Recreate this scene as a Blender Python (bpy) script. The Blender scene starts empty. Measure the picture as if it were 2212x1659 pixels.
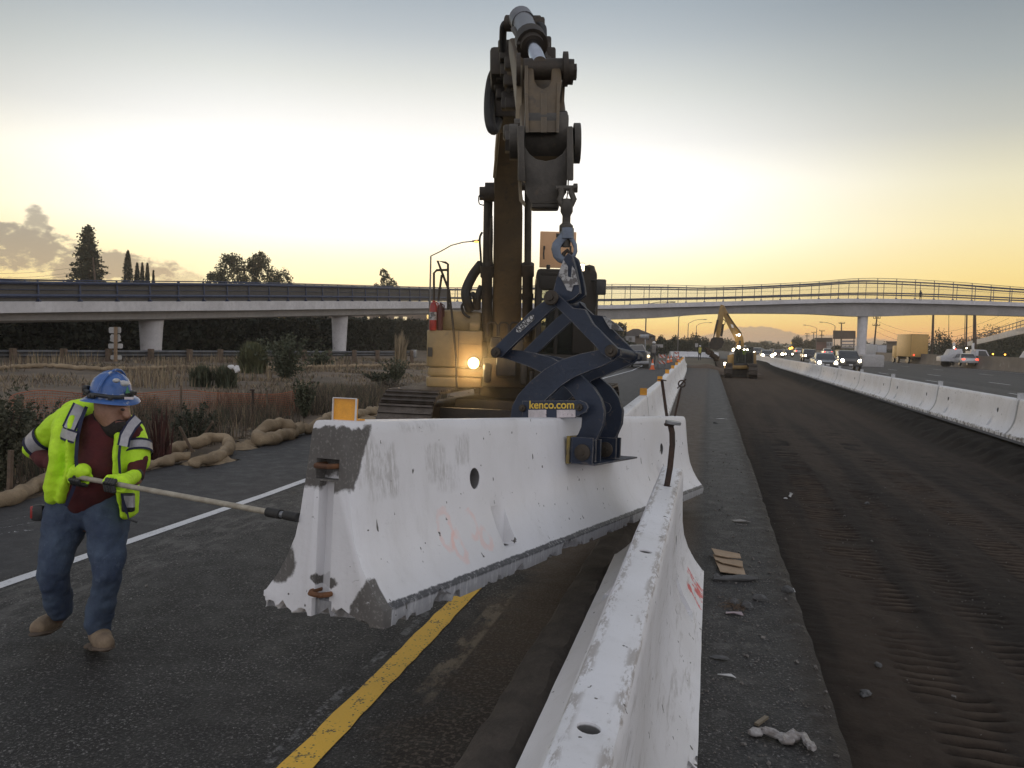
import bpy, bmesh, math, random
import numpy as np
from mathutils import Vector, Matrix, Euler, noise
random.seed(7); rng = np.random.default_rng(7)
R = math.radians
SC = bpy.context.scene
COL = SC.collection
# ------------------------------------------------------------------ camera
F_, W_, H_ = 1770., 2212., 1659.          # the photograph measured on a 2212 x 1659 grid
CAMH = 1.75
ROLL, PITCH, YAW = R(1.5), R(2.9972), R(13.5061)
def ray(px, py):
    vx, vy = px - W_/2, py - H_/2
    ux = vx*math.cos(ROLL) + vy*math.sin(ROLL); up = -(-vx*math.sin(ROLL) + vy*math.cos(ROLL))
    f = F_*math.cos(PITCH) + up*math.sin(PITCH); z = up*math.cos(PITCH) - F_*math.sin(PITCH)
    return Vector((ux*math.cos(YAW) - f*math.sin(YAW), ux*math.sin(YAW) + f*math.cos(YAW), z))/F_
EYE = Vector((0, 0, CAMH))
def U(px, py, d): return EYE + ray(px, py)*d                    # point at camera depth d
def G(px, py, z=0.0):                                           # point on a level plane
    d = ray(px, py); return EYE + d*((z - CAMH)/d.z)
def onplane(px, py, p0, n):
    d = ray(px, py); return EYE + d*((p0 - EYE).dot(n)/d.dot(n))
cd = bpy.data.cameras.new('camera'); cam = bpy.data.objects.new('camera', cd); COL.objects.link(cam)
cd.sensor_width = 36; cd.lens = 36*F_/W_; cd.clip_start = .05; cd.clip_end = 20000
fw = ray(W_/2, H_/2).normalized(); rt = (ray(W_/2+1, H_/2) - ray(W_/2, H_/2)).normalized(); upv = rt.cross(fw)
m3 = Matrix((rt, upv, -fw)).transposed()
cam.matrix_world = Matrix.Translation(EYE) @ m3.to_4x4()
SC.camera = cam
# ------------------------------------------------------------------ node helper
class NT:
    def __init__(s, tree): s.t = tree; s.n = tree.nodes; s.l = tree.links
    def new(s, typ, **kw):
        nd = s.n.new(typ)
        for k, v in kw.items(): setattr(nd, k, v)
        return nd
    def put(s, sock, v):
        if v is None: return
        if isinstance(v, bpy.types.NodeSocket): s.l.new(v, sock)
        else:
            if sock.type == 'RGBA' and not isinstance(v, (int, float)): v = (*v, 1) if len(v) == 3 else v
            sock.default_value = v
    def m(s, op, a, b=None, c=None, clamp=False):
        nd = s.new('ShaderNodeMath', operation=op, use_clamp=clamp)
        s.put(nd.inputs[0], a); s.put(nd.inputs[1], b); s.put(nd.inputs[2], c); return nd.outputs[0]
    def v(s, op, a, b=None, scale=None):
        nd = s.new('ShaderNodeVectorMath', operation=op)
        s.put(nd.inputs[0], a); s.put(nd.inputs[1], b)
        if scale is not None: s.put(nd.inputs['Scale'], scale)
        return nd.outputs['Value'] if op in ('LENGTH', 'DOT_PRODUCT', 'DISTANCE') else nd.outputs[0]
    def noise(s, vec, scale, detail=4, rough=.55, col=False):
        nd = s.new('ShaderNodeTexNoise'); s.put(nd.inputs['Vector'], vec)
        nd.inputs['Scale'].default_value = scale; nd.inputs['Detail'].default_value = detail; nd.inputs['Roughness'].default_value = rough
        return nd.outputs['Color' if col else 'Fac']
    def voro(s, vec, scale, feature='F1', out='Distance'):
        nd = s.new('ShaderNodeTexVoronoi', feature=feature); s.put(nd.inputs['Vector'], vec); nd.inputs['Scale'].default_value = scale
        return nd.outputs[out]
    def step(s, x, a, b, lo=0., hi=1.):
        nd = s.new('ShaderNodeMapRange', interpolation_type='SMOOTHSTEP'); nd.clamp = True
        s.put(nd.inputs[0], x)
        for i, q in zip((1, 2, 3, 4), (a, b, lo, hi)): nd.inputs[i].default_value = q
        return nd.outputs[0]
    def mix(s, f, a, b, blend='MIX'):
        nd = s.new('ShaderNodeMix', data_type='RGBA', blend_type=blend); s.put(nd.inputs[0], f); s.put(nd.inputs[6], a); s.put(nd.inputs[7], b); return nd.outputs[2]
    def ramp(s, f, stops, interp='LINEAR'):
        nd = s.new('ShaderNodeValToRGB'); s.put(nd.inputs[0], f); cr = nd.color_ramp; cr.interpolation = interp
        while len(cr.elements) < len(stops): cr.elements.new(.5)
        for e, (p, c) in zip(cr.elements, stops): e.position = p; e.color = (*c, 1)
        return nd.outputs[0]
    def sep(s, vec):
        nd = s.new('ShaderNodeSeparateXYZ'); s.put(nd.inputs[0], vec); return nd.outputs
    def comb(s, x, y, z):
        nd = s.new('ShaderNodeCombineXYZ'); s.put(nd.inputs[0], x); s.put(nd.inputs[1], y); s.put(nd.inputs[2], z); return nd.outputs[0]
def srgb(r, g, b):
    f = lambda c: (c/255/12.92) if c <= 10 else ((c/255+.055)/1.055)**2.4
    return (f(r), f(g), f(b))
# ------------------------------------------------------------------ world: dusk sky, the sun just gone behind the bridge
SUN_AZ, SUN_EL = R(-20), R(2.0)
world = bpy.data.worlds.new('World'); SC.world = world; world.use_nodes = True
w = NT(world.node_tree); w.n.clear()
tc = w.new('ShaderNodeTexCoord').outputs['Generated']
sx, sy, sz = w.sep(tc)
az = w.m('ARCTAN2', sx, sy)
daz = w.m('ABSOLUTE', w.m('WRAP', w.m('SUBTRACT', az, SUN_AZ), math.pi, -math.pi))
elp = w.m('ADD', w.m('MULTIPLY', sz, .5), .5)
def es(lst): return [(.5 + .5*p, srgb(*c) if max(c) > 3 else c) for p, c in lst]
near = w.ramp(elp, es([(-.02, (150, 110, 70)), (0, (1.25, .66, .22)), (.014, (1.12, .74, .19)), (.034, (1.04, .92, .38)), (.06, (1.10, 1.0, .62)), (.09, (1.2, 1.12, .78)), (.13, (1.35, 1.32, 1.20)), (.19, (1.38, 1.36, 1.32)),
    (.235, (1.02, 1.02, 1.0)), (.29, (224, 228, 225)), (.34, (188, 197, 203)), (.38, (166, 178, 188)), (.6, (.30, .33, .38)), (1, (.34, .36, .41))]))
far = w.ramp(elp, es([(-.02, (150, 110, 80)), (0, (1.05, .46, .20)), (.014, (1.12, .52, .17)), (.034, (.96, .62, .20)), (.06, (1.0, .72, .25)), (.085, (1.0, .78, .33)), (.13, (250, 235, 185)), (.18, (236, 229, 198)),
    (.235, (196, 197, 188)), (.29, (168, 175, 176)), (.36, (138, 148, 156)), (.6, (.24, .26, .30)), (1, (.34, .36, .41))]))
back = w.ramp(elp, es([(-.1, (.30, .28, .27)), (0, (.78, .72, .74)), (.1, (1.06, 1.0, 1.02)), (.25, (1.06, 1.06, 1.12)), (.5, (.78, .80, .87)), (1, (.34, .36, .41))]))
sky = w.mix(w.step(daz, .16, .68), near, far)
sky = w.mix(w.step(daz, 1.0, 1.9), sky, back)
# cloud bank low on the horizon and broken clouds by the conifer
eld = w.m('MULTIPLY', w.m('ARCSINE', sz), 57.2958); azd = w.m('MULTIPLY', az, 57.2958)
cv = w.comb(azd, w.m('MULTIPLY', eld, 1.6), 0)
n1 = w.noise(cv, .35, 6, .6); n2 = w.noise(cv, 1.1, 5, .6)
# right bank: top edge 1..2 degrees over azimuth -2..14
topb = w.m('ADD', w.m('ADD', w.m('MULTIPLY', w.step(azd, -3.5, 1.0), w.step(azd, 5, 17, 1.0, .45)), w.step(w.m('ABSOLUTE', w.m('SUBTRACT', azd, 2.9)), .8, 2.8, .42, 0)), w.m('MULTIPLY', w.m('SUBTRACT', w.noise(w.comb(azd, 0, 0), 1.1, 6, .6), .5), .7))
bank = w.step(w.m('SUBTRACT', topb, eld), -.03, .10)
bank = w.m('MULTIPLY', bank, w.step(w.m('ABSOLUTE', w.m('SUBTRACT', azd, 6)), 9, 20, .8, 0))
sky = w.mix(bank, sky, w.mix(w.step(eld, .0, 1.6), srgb(158, 138, 128), srgb(164, 152, 142)))
def cl(a0, e0, ra, re, thr, dens):
    d = w.m('ADD', w.m('POWER', w.m('DIVIDE', w.m('SUBTRACT', azd, a0), ra), 2), w.m('POWER', w.m('DIVIDE', w.m('SUBTRACT', eld, e0), re), 2))
    q = w.m('ADD', w.m('SUBTRACT', 1, d), w.m('MULTIPLY', w.m('SUBTRACT', w.m('ADD', w.m('MULTIPLY', n1, .45), w.m('MULTIPLY', n2, .55)), .5), 5.0))
    return w.m('MULTIPLY', w.step(q, thr, thr+.75), dens)
cm = w.m('MAXIMUM', cl(-45, 4.8, 4.2, 1.5, -.1, .92), cl(-43.7, 6.3, .8, 1.5, .1, .8))
cm = w.m('MAXIMUM', cm, cl(-40, 3.9, 4.8, 1.1, .0, .9)); cm = w.m('MAXIMUM', cm, cl(-36, 3.3, 2.6, .9, .2, .5))
cm = w.m('MAXIMUM', cm, cl(-30.6, 4.0, .9, .4, .45, .35))
sky = w.mix(cm, sky, w.mix(w.step(eld, 3, 6.5), srgb(176, 160, 138), srgb(158, 150, 140)))
bg = w.new('ShaderNodeBackground'); w.put(bg.inputs[0], sky); bg.inputs[1].default_value = 1.0
nsk = w.new('ShaderNodeTexSky', sky_type='NISHITA'); nsk.sun_disc = False; nsk.sun_elevation = SUN_EL; nsk.sun_rotation = SUN_AZ
bg2 = w.new('ShaderNodeBackground'); w.put(bg2.inputs[0], nsk.outputs[0]); bg2.inputs[1].default_value = .01
ad = w.new('ShaderNodeAddShader'); w.l.new(bg.outputs[0], ad.inputs[0]); w.l.new(bg2.outputs[0], ad.inputs[1])
wo = w.new('ShaderNodeOutputWorld'); w.l.new(ad.outputs[0], wo.inputs[0])
sl = bpy.data.lights.new('sun', 'SUN'); sl.energy = .8; sl.angle = R(6); sl.color = (1, .72, .42)
so = bpy.data.objects.new('sun', sl); COL.objects.link(so)
sd = Vector((math.sin(SUN_AZ)*math.cos(SUN_EL), math.cos(SUN_AZ)*math.cos(SUN_EL), math.sin(SUN_EL)))
so.rotation_euler = sd.to_track_quat('Z', 'Y').to_euler(); so.location = (-30, 60, 30)
vs = SC.view_settings; vs.view_transform = 'Standard'; vs.look = 'None'; vs.exposure = 0; vs.gamma = 1; vs.use_curve_mapping = False
# ------------------------------------------------------------------ materials
def newmat(name):
    m = bpy.data.materials.new(name); m.use_nodes = True; t = NT(m.node_tree); b = m.node_tree.nodes['Principled BSDF']; return m, t, b
MATS = {}
def pm(name, a, b=None, scale=6, rough=.6, metal=0, bump=.2, bscale=60, lo=.35, hi=.65, spec=.5, wear=None, wearamt=.5, coord='Object', emit=None, estr=0, edge=None):
    m, t, p = newmat(name); b = b or tuple(c*.65 for c in a)
    tc = t.new('ShaderNodeTexCoord').outputs[coord]
    f = t.step(t.noise(tc, scale, 6, .6), lo, hi)
    c = t.mix(f, a, b)
    c = t.mix(t.step(t.noise(tc, scale*7, 4), .35, .7, 0, .35), c, tuple(x*.6 for x in a))
    if wear: c = t.mix(t.m('MULTIPLY', t.step(t.noise(tc, scale*3.1, 8, .7), .58, .66), wearamt), c, wear)
    if edge:      # paint rubbed off along the edges
        bv = t.new('ShaderNodeBevel', samples=4); bv.inputs['Radius'].default_value = edge[1]; gn = t.new('ShaderNodeNewGeometry').outputs['Normal']
        em = t.m('MULTIPLY', t.step(t.v('DOT_PRODUCT', bv.outputs[0], gn), .93, .985, 1, 0), t.step(t.noise(tc, scale*4, 5, .7), .35, .58)); c = t.mix(t.m('MULTIPLY', em, edge[2]), c, edge[0])
    t.put(p.inputs['Base Color'], c); p.inputs['Roughness'].default_value = rough; p.inputs['Metallic'].default_value = metal
    p.inputs['Specular IOR Level'].default_value = spec
    if bump:
        bn = t.new('ShaderNodeBump'); bn.inputs['Strength'].default_value = bump; bn.inputs['Distance'].default_value = .01
        t.put(bn.inputs['Height'], t.noise(tc, bscale, 5)); t.put(p.inputs['Normal'], bn.outputs[0])
    if emit: t.put(p.inputs['Emission Color'], emit); p.inputs['Emission Strength'].default_value = estr
    MATS[name] = m; return m
def glassmat(name, col, rough=.08):
    m, t, p = newmat(name); t.put(p.inputs['Base Color'], col); p.inputs['Roughness'].default_value = rough; p.inputs['Specular IOR Level'].default_value = .9; return m
def emat(name, col, s):
    m, t, p = newmat(name); t.put(p.inputs['Base Color'], (.1, .1, .1)); t.put(p.inputs['Emission Color'], col); p.inputs['Emission Strength'].default_value = s; return m
STEEL = pm('dark_steel', (.032, .026, .02), (.055, .04, .026), 5, .6, .2, .3, 50)
IRON = pm('worn_grey_steel', (.085, .074, .060), (.05, .043, .035), 6, .6, .25, .3, 40, wear=(.12, .09, .06), edge=((.2, .18, .15), .01, .6))
GALV = pm('galvanised_steel', (.32, .33, .34), (.22, .22, .23), 8, .45, .6, .15)
CHROME = pm('chrome_rod', (.7, .72, .78), (.6, .62, .68), 3, .12, 1, 0)
RUBBER = pm('black_rubber', (.018, .018, .018), (.03, .028, .026), 8, .7, 0, .2)
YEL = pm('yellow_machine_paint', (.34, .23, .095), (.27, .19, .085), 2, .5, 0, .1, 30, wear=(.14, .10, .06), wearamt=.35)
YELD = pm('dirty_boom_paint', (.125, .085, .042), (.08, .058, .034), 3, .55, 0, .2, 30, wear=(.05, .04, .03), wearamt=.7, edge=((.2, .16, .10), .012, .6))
BLUE = pm('blue_tong_paint', (.017, .028, .054), (.011, .018, .036), 3, .55, .1, .3, 35, wear=(.10, .08, .07), wearamt=.6, edge=((.26, .24, .22), .009, .85))
WHITEP = pm('white_paint', (.72, .71, .70), (.6, .59, .58), 4, .6, 0, .1)
WORNW = pm('scuffed_white_paint', (.42, .41, .40), (.10, .09, .085), 22, .6, .1, .4, 60, .45, .55)
BLACK = pm('black_plastic', (.02, .02, .02), (.035, .035, .035), 9, .5, 0, .1)
GLASS = glassmat('dark_glass', (.02, .023, .025))
AMBER = pm('amber_reflector', (.80, .36, .03), (.70, .31, .03), 30, .4, 0, .1, 120)
REDP = pm('red_paint', (.38, .03, .02), (.25, .02, .02), 8, .4, 0, .1)
ORANGE = pm('orange_plastic', (.85, .16, .03), (.7, .12, .03), 8, .5, 0, .1, coord='Object')
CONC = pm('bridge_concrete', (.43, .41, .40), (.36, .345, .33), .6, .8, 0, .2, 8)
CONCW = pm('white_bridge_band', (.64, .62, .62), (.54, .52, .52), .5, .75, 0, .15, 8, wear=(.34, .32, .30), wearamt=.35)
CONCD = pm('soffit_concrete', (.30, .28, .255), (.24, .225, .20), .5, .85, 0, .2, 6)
CONCM = pm('median_wall_concrete', (.20, .172, .145), (.15, .13, .11), .25, .9, 0, .3, 6, wear=(.4, .38, .36), wearamt=.3)
WOOD = pm('weathered_wood', (.16, .11, .075), (.09, .065, .045), 8, .8, 0, .5, 40)
# ------------------------------------------------------------------ mesh helper
class MB:
    def __init__(s): s.v = []; s.f = []; s.mi = []
    def add(s, vs, fs, mi=0):
        o = len(s.v); s.v += [tuple(q) for q in vs]; s.f += [tuple(i+o for i in f) for f in fs]; s.mi += [mi]*len(fs)
    def box(s, c, d, rot=None, mi=0, taper=1):
        M = rot if isinstance(rot, Matrix) else (Euler(rot).to_matrix() if rot else Matrix.Identity(3)); c = Vector(c)
        vs = []
        for z in (-.5, .5):
            k = taper if z > 0 else 1
            for x, y in ((-.5, -.5), (.5, -.5), (.5, .5), (-.5, .5)): vs.append(c + M @ Vector((x*d[0]*k, y*d[1]*k, z*d[2])))
        s.add(vs, [(3, 2, 1, 0), (4, 5, 6, 7), (0, 1, 5, 4), (1, 2, 6, 5), (2, 3, 7, 6), (3, 0, 4, 7)], mi)
    def bbox(s, c, d, b=.02, rot=None, mi=0):              # box with bevelled edges
        M = rot if isinstance(rot, Matrix) else (Euler(rot).to_matrix() if rot else Matrix.Identity(3)); c = Vector(c)
        bm = bmesh.new(); bmesh.ops.create_cube(bm, size=1)
        for v in bm.verts: v.co = Vector((v.co.x*d[0], v.co.y*d[1], v.co.z*d[2]))
        bmesh.ops.bevel(bm, geom=bm.edges[:], offset=min(b, min(d)*.45), segments=2, affect='EDGES', profile=.5)
        bm.verts.index_update(); s.add([c + M @ v.co for v in bm.verts], [[v.index for v in f.verts] for f in bm.faces], mi); bm.free()
    def tube(s, pts, r, n=8, cap=True, mi=0):
        pts = [Vector(p) for p in pts]; m = len(pts); rs = r if isinstance(r, (list, tuple)) else [r]*m
        t0 = (pts[1]-pts[0]).normalized(); up = Vector((0, 0, 1)) if abs(t0.z) < .9 else Vector((1, 0, 0)); a = t0.cross(up).normalized()
        vs = []
        for i, p in enumerate(pts):
            t = ((pts[min(i+1, m-1)] - pts[max(i-1, 0)])).normalized(); a = (a - t*a.dot(t)).normalized(); b = t.cross(a)
            for k in range(n):
                th = 2*math.pi*k/n; vs.append(p + (a*math.cos(th) + b*math.sin(th))*rs[i])
        fs = [(i*n+k, i*n+(k+1) % n, (i+1)*n+(k+1) % n, (i+1)*n+k) for i in range(m-1) for k in range(n)]
        if cap: fs += [tuple(range(n))[::-1], tuple((m-1)*n+k for k in range(n))]
        s.add(vs, fs, mi)
    def prism(s, poly, mapf, t0, t1, mi=0):                # poly in 2-D, mapf(u,v,t) -> 3-D
        n = len(poly)
        vs = [mapf(u, v, t0) for u, v in poly] + [mapf(u, v, t1) for u, v in poly]
        s.add(vs, [tuple(range(n))[::-1], tuple(range(n, 2*n))] + [(i, (i+1) % n, n+(i+1) % n, n+i) for i in range(n)], mi)
    def bandstrip(s, A, B, mapf, t0, t1, mi=0):            # plate between two polylines of equal length
        n = len(A); vs = []
        for t in (t0, t1): vs += [mapf(u, v, t) for u, v in A] + [mapf(u, v, t) for u, v in B]
        f = []
        for i in range(n-1):
            f += [(i, i+1, n+i+1, n+i), (2*n+i, 3*n+i, 3*n+i+1, 2*n+i+1), (i, 2*n+i, 2*n+i+1, i+1), (n+i, n+i+1, 3*n+i+1, 3*n+i)]
        f += [(0, n, 3*n, 2*n), (n-1, 3*n-1, 4*n-1, 2*n-1)]
        s.add(vs, f, mi)
    def lathe(s, prof, c, ax=None, n=20, mi=0):            # prof: (r, h) along axis
        M = Matrix.Identity(3) if ax is None else Vector(ax).normalized().to_track_quat('Z', 'Y').to_matrix(); c = Vector(c); m = len(prof)
        vs = [c + M @ Vector((r*math.cos(2*math.pi*k/n), r*math.sin(2*math.pi*k/n), h)) for r, h in prof for k in range(n)]
        fs = [(i*n+k, i*n+(k+1) % n, (i+1)*n+(k+1) % n, (i+1)*n+k) for i in range(m-1) for k in range(n)]
        fs += [tuple(range(n))[::-1], tuple((m-1)*n+k for k in range(n))]
        s.add(vs, fs, mi)
    def ball(s, c, r, n=10, mi=0, rot=None):
        r = (r, r, r) if isinstance(r, (int, float)) else r; c = Vector(c); M = rot or Matrix.Identity(3); h = n
        vs = [c + M @ Vector((r[0]*math.sin(math.pi*i/h)*math.cos(2*math.pi*k/(2*n)), r[1]*math.sin(math.pi*i/h)*math.sin(2*math.pi*k/(2*n)), r[2]*math.cos(math.pi*i/h))) for i in range(1, h) for k in range(2*n)]
        N = 2*n; fs = [(i*N+k, (i+1)*N+k, (i+1)*N+(k+1) % N, i*N+(k+1) % N) for i in range(h-2) for k in range(N)]
        o = len(vs); vs += [c + M @ Vector((0, 0, r[2])), c - M @ Vector((0, 0, r[2]))]
        fs += [(o, k, (k+1) % N) for k in range(N)] + [(o+1, (h-2)*N+(k+1) % N, (h-2)*N+k) for k in range(N)]
        s.add(vs, fs, mi)
    def build(s, name, mats, parent=None, world=True, smooth=35, mods=None, fixn=True):
        me = bpy.data.meshes.new(name); me.from_pydata(s.v, [], s.f); mats = mats if isinstance(mats, (list, tuple)) else [mats]
        for m in mats: me.materials.append(m)
        if len(mats) > 1: me.polygons.foreach_set('material_index', s.mi)
        me.update()
        if fixn:
            bm = bmesh.new(); bm.from_mesh(me); bmesh.ops.recalc_face_normals(bm, faces=bm.faces[:]); bm.to_mesh(me); bm.free()
        return link(name, me, parent, world, smooth, mods)
def link(name, me, parent=None, world=True, smooth=35, mods=None):
    if world and parent is not None: me.transform(wmat(parent).inverted())
    o = bpy.data.objects.new(name, me); COL.objects.link(o)
    if parent is not None: o.parent = parent
    if mods:
        for typ, kw in mods:
            md = o.modifiers.new(typ, typ)
            for k, v in kw.items(): setattr(md, k, v)
        me2 = realize(o); old = o.data; o.modifiers.clear(); o.data = me2; bpy.data.meshes.remove(old); me = me2
    if smooth:
        me.polygons.foreach_set('use_smooth', [True]*len(me.polygons)); me.set_sharp_from_angle(angle=R(smooth))
    return o
def realize(o):
    dg = bpy.context.evaluated_depsgraph_get(); dg.update()
    return bpy.data.meshes.new_from_object(o.evaluated_get(dg))
def wmat(o):
    M = o.matrix_basis.copy()
    while o.parent: o = o.parent; M = o.matrix_basis @ M
    return M
def tag(o, label=None, cat=None, group=None, kind=None):
    for k, v in (('label', label), ('category', cat), ('group', group), ('kind', kind)):
        if v: o[k] = v
    return o
def thing(name, label, cat, loc=(0, 0, 0), rz=0, group=None, mat=None):
    o = bpy.data.objects.new(name, None); COL.objects.link(o); o.empty_display_size = .1
    o.matrix_basis = mat if mat is not None else Matrix.Translation(Vector(loc)) @ Matrix.Rotation(rz, 4, 'Z')
    return tag(o, label, cat, group)
def copy_tree(o, parent=None):
    c = o.copy(); COL.objects.link(c)
    if parent is not None: c.parent = parent
    for ch in [q for q in COL.objects if q.parent == o]: copy_tree(ch, c)
    return c
def text(name, s, mat, parent, M, size, ext=.002, sx=1):
    cu = bpy.data.curves.new(name, 'FONT'); cu.body = s; cu.size = size; cu.extrude = ext; cu.align_x = 'CENTER'; cu.align_y = 'CENTER'
    cu.offset = size*.02
    o = bpy.data.objects.new(name, cu); COL.objects.link(o); me = realize(o); bpy.data.objects.remove(o); me.name = name
    me.transform(M @ Matrix.Diagonal((sx, 1, 1, 1))); me.materials.clear(); me.materials.append(mat)
    return link(name, me, parent, True, 0)
def numesh(name, V, Fc, nper, mats, parent=None, mi=None, smooth=False):
    me = bpy.data.meshes.new(name); V = np.asarray(V, np.float32); Fc = np.asarray(Fc, np.int32).ravel(); nf = len(Fc)//nper
    me.vertices.add(len(V)); me.vertices.foreach_set('co', V.ravel()); me.loops.add(len(Fc)); me.loops.foreach_set('vertex_index', Fc)
    me.polygons.add(nf); me.polygons.foreach_set('loop_start', np.arange(nf)*nper); me.polygons.foreach_set('loop_total', np.full(nf, nper))
    for m in (mats if isinstance(mats, (list, tuple)) else [mats]): me.materials.append(m)
    if mi is not None: me.polygons.foreach_set('material_index', np.asarray(mi, np.int32))
    if smooth: me.polygons.foreach_set('use_smooth', np.ones(nf, bool))
    me.update(calc_edges=True); me.validate()
    if parent is not None: me.transform(wmat(parent).inverted())
    o = bpy.data.objects.new(name, me); COL.objects.link(o)
    if parent is not None: o.parent = parent
    return o
# ================================================================== THE SETTING
def nz(x, y, s=1., o=0): return noise.noise(Vector((x*s+o, y*s-o, o*.37)))
def sstep(a, b, x): t = min(1, max(0, (x-a)/(b-a))); return t*t*(3-2*t)
def edgeX(Y):                                     # left edge of the pavement
    return float(np.interp(Y, [-10, 0, 8, 12, 15, 20, 40, 60, 90, 130], [-6.6, -6.6, -6.7, -7.0, -7.2, -7.0, -7.6, -8.6, -12, -19]))
def fieldz(X, Y):
    t = sstep(0, 22, edgeX(Y)-X); return .0 + .42*t + .05*nz(X, Y, .35) + .03*nz(X, Y, 1.3, 5) - .05*(1-sstep(0, .8, edgeX(Y)-X))
# ground: one sheet to the horizon, sunk where the excavation is
gx = [-1900, -1000, -300, -120, -60, -40, -7.5, -7, .55, .75, 5.1, 6.1, 12, 30, 60, 120, 300, 1000, 1900]
gy = [-300, -40, -8, 0, 20, 60, 95, 110, 150, 300, 700, 1900]
def gz(x, y):
    if .7 < x < 5.2 and y < 100: return -1.0
    if x < -7.2: return -.25
    return -.06
g = MB(); g.v = [(x, y, gz(x, y)) for y in gy for x in gx]; n = len(gx)
g.f = [(j*n+i, j*n+i+1, (j+1)*n+i+1, (j+1)*n+i) for j in range(len(gy)-1) for i in range(n-1)]
tag(g.build('ground', pm('ground_earth', (.14, .11, .075), (.09, .08, .05), .05, .95, 0, .3, 2), smooth=0), kind='structure')
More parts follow.
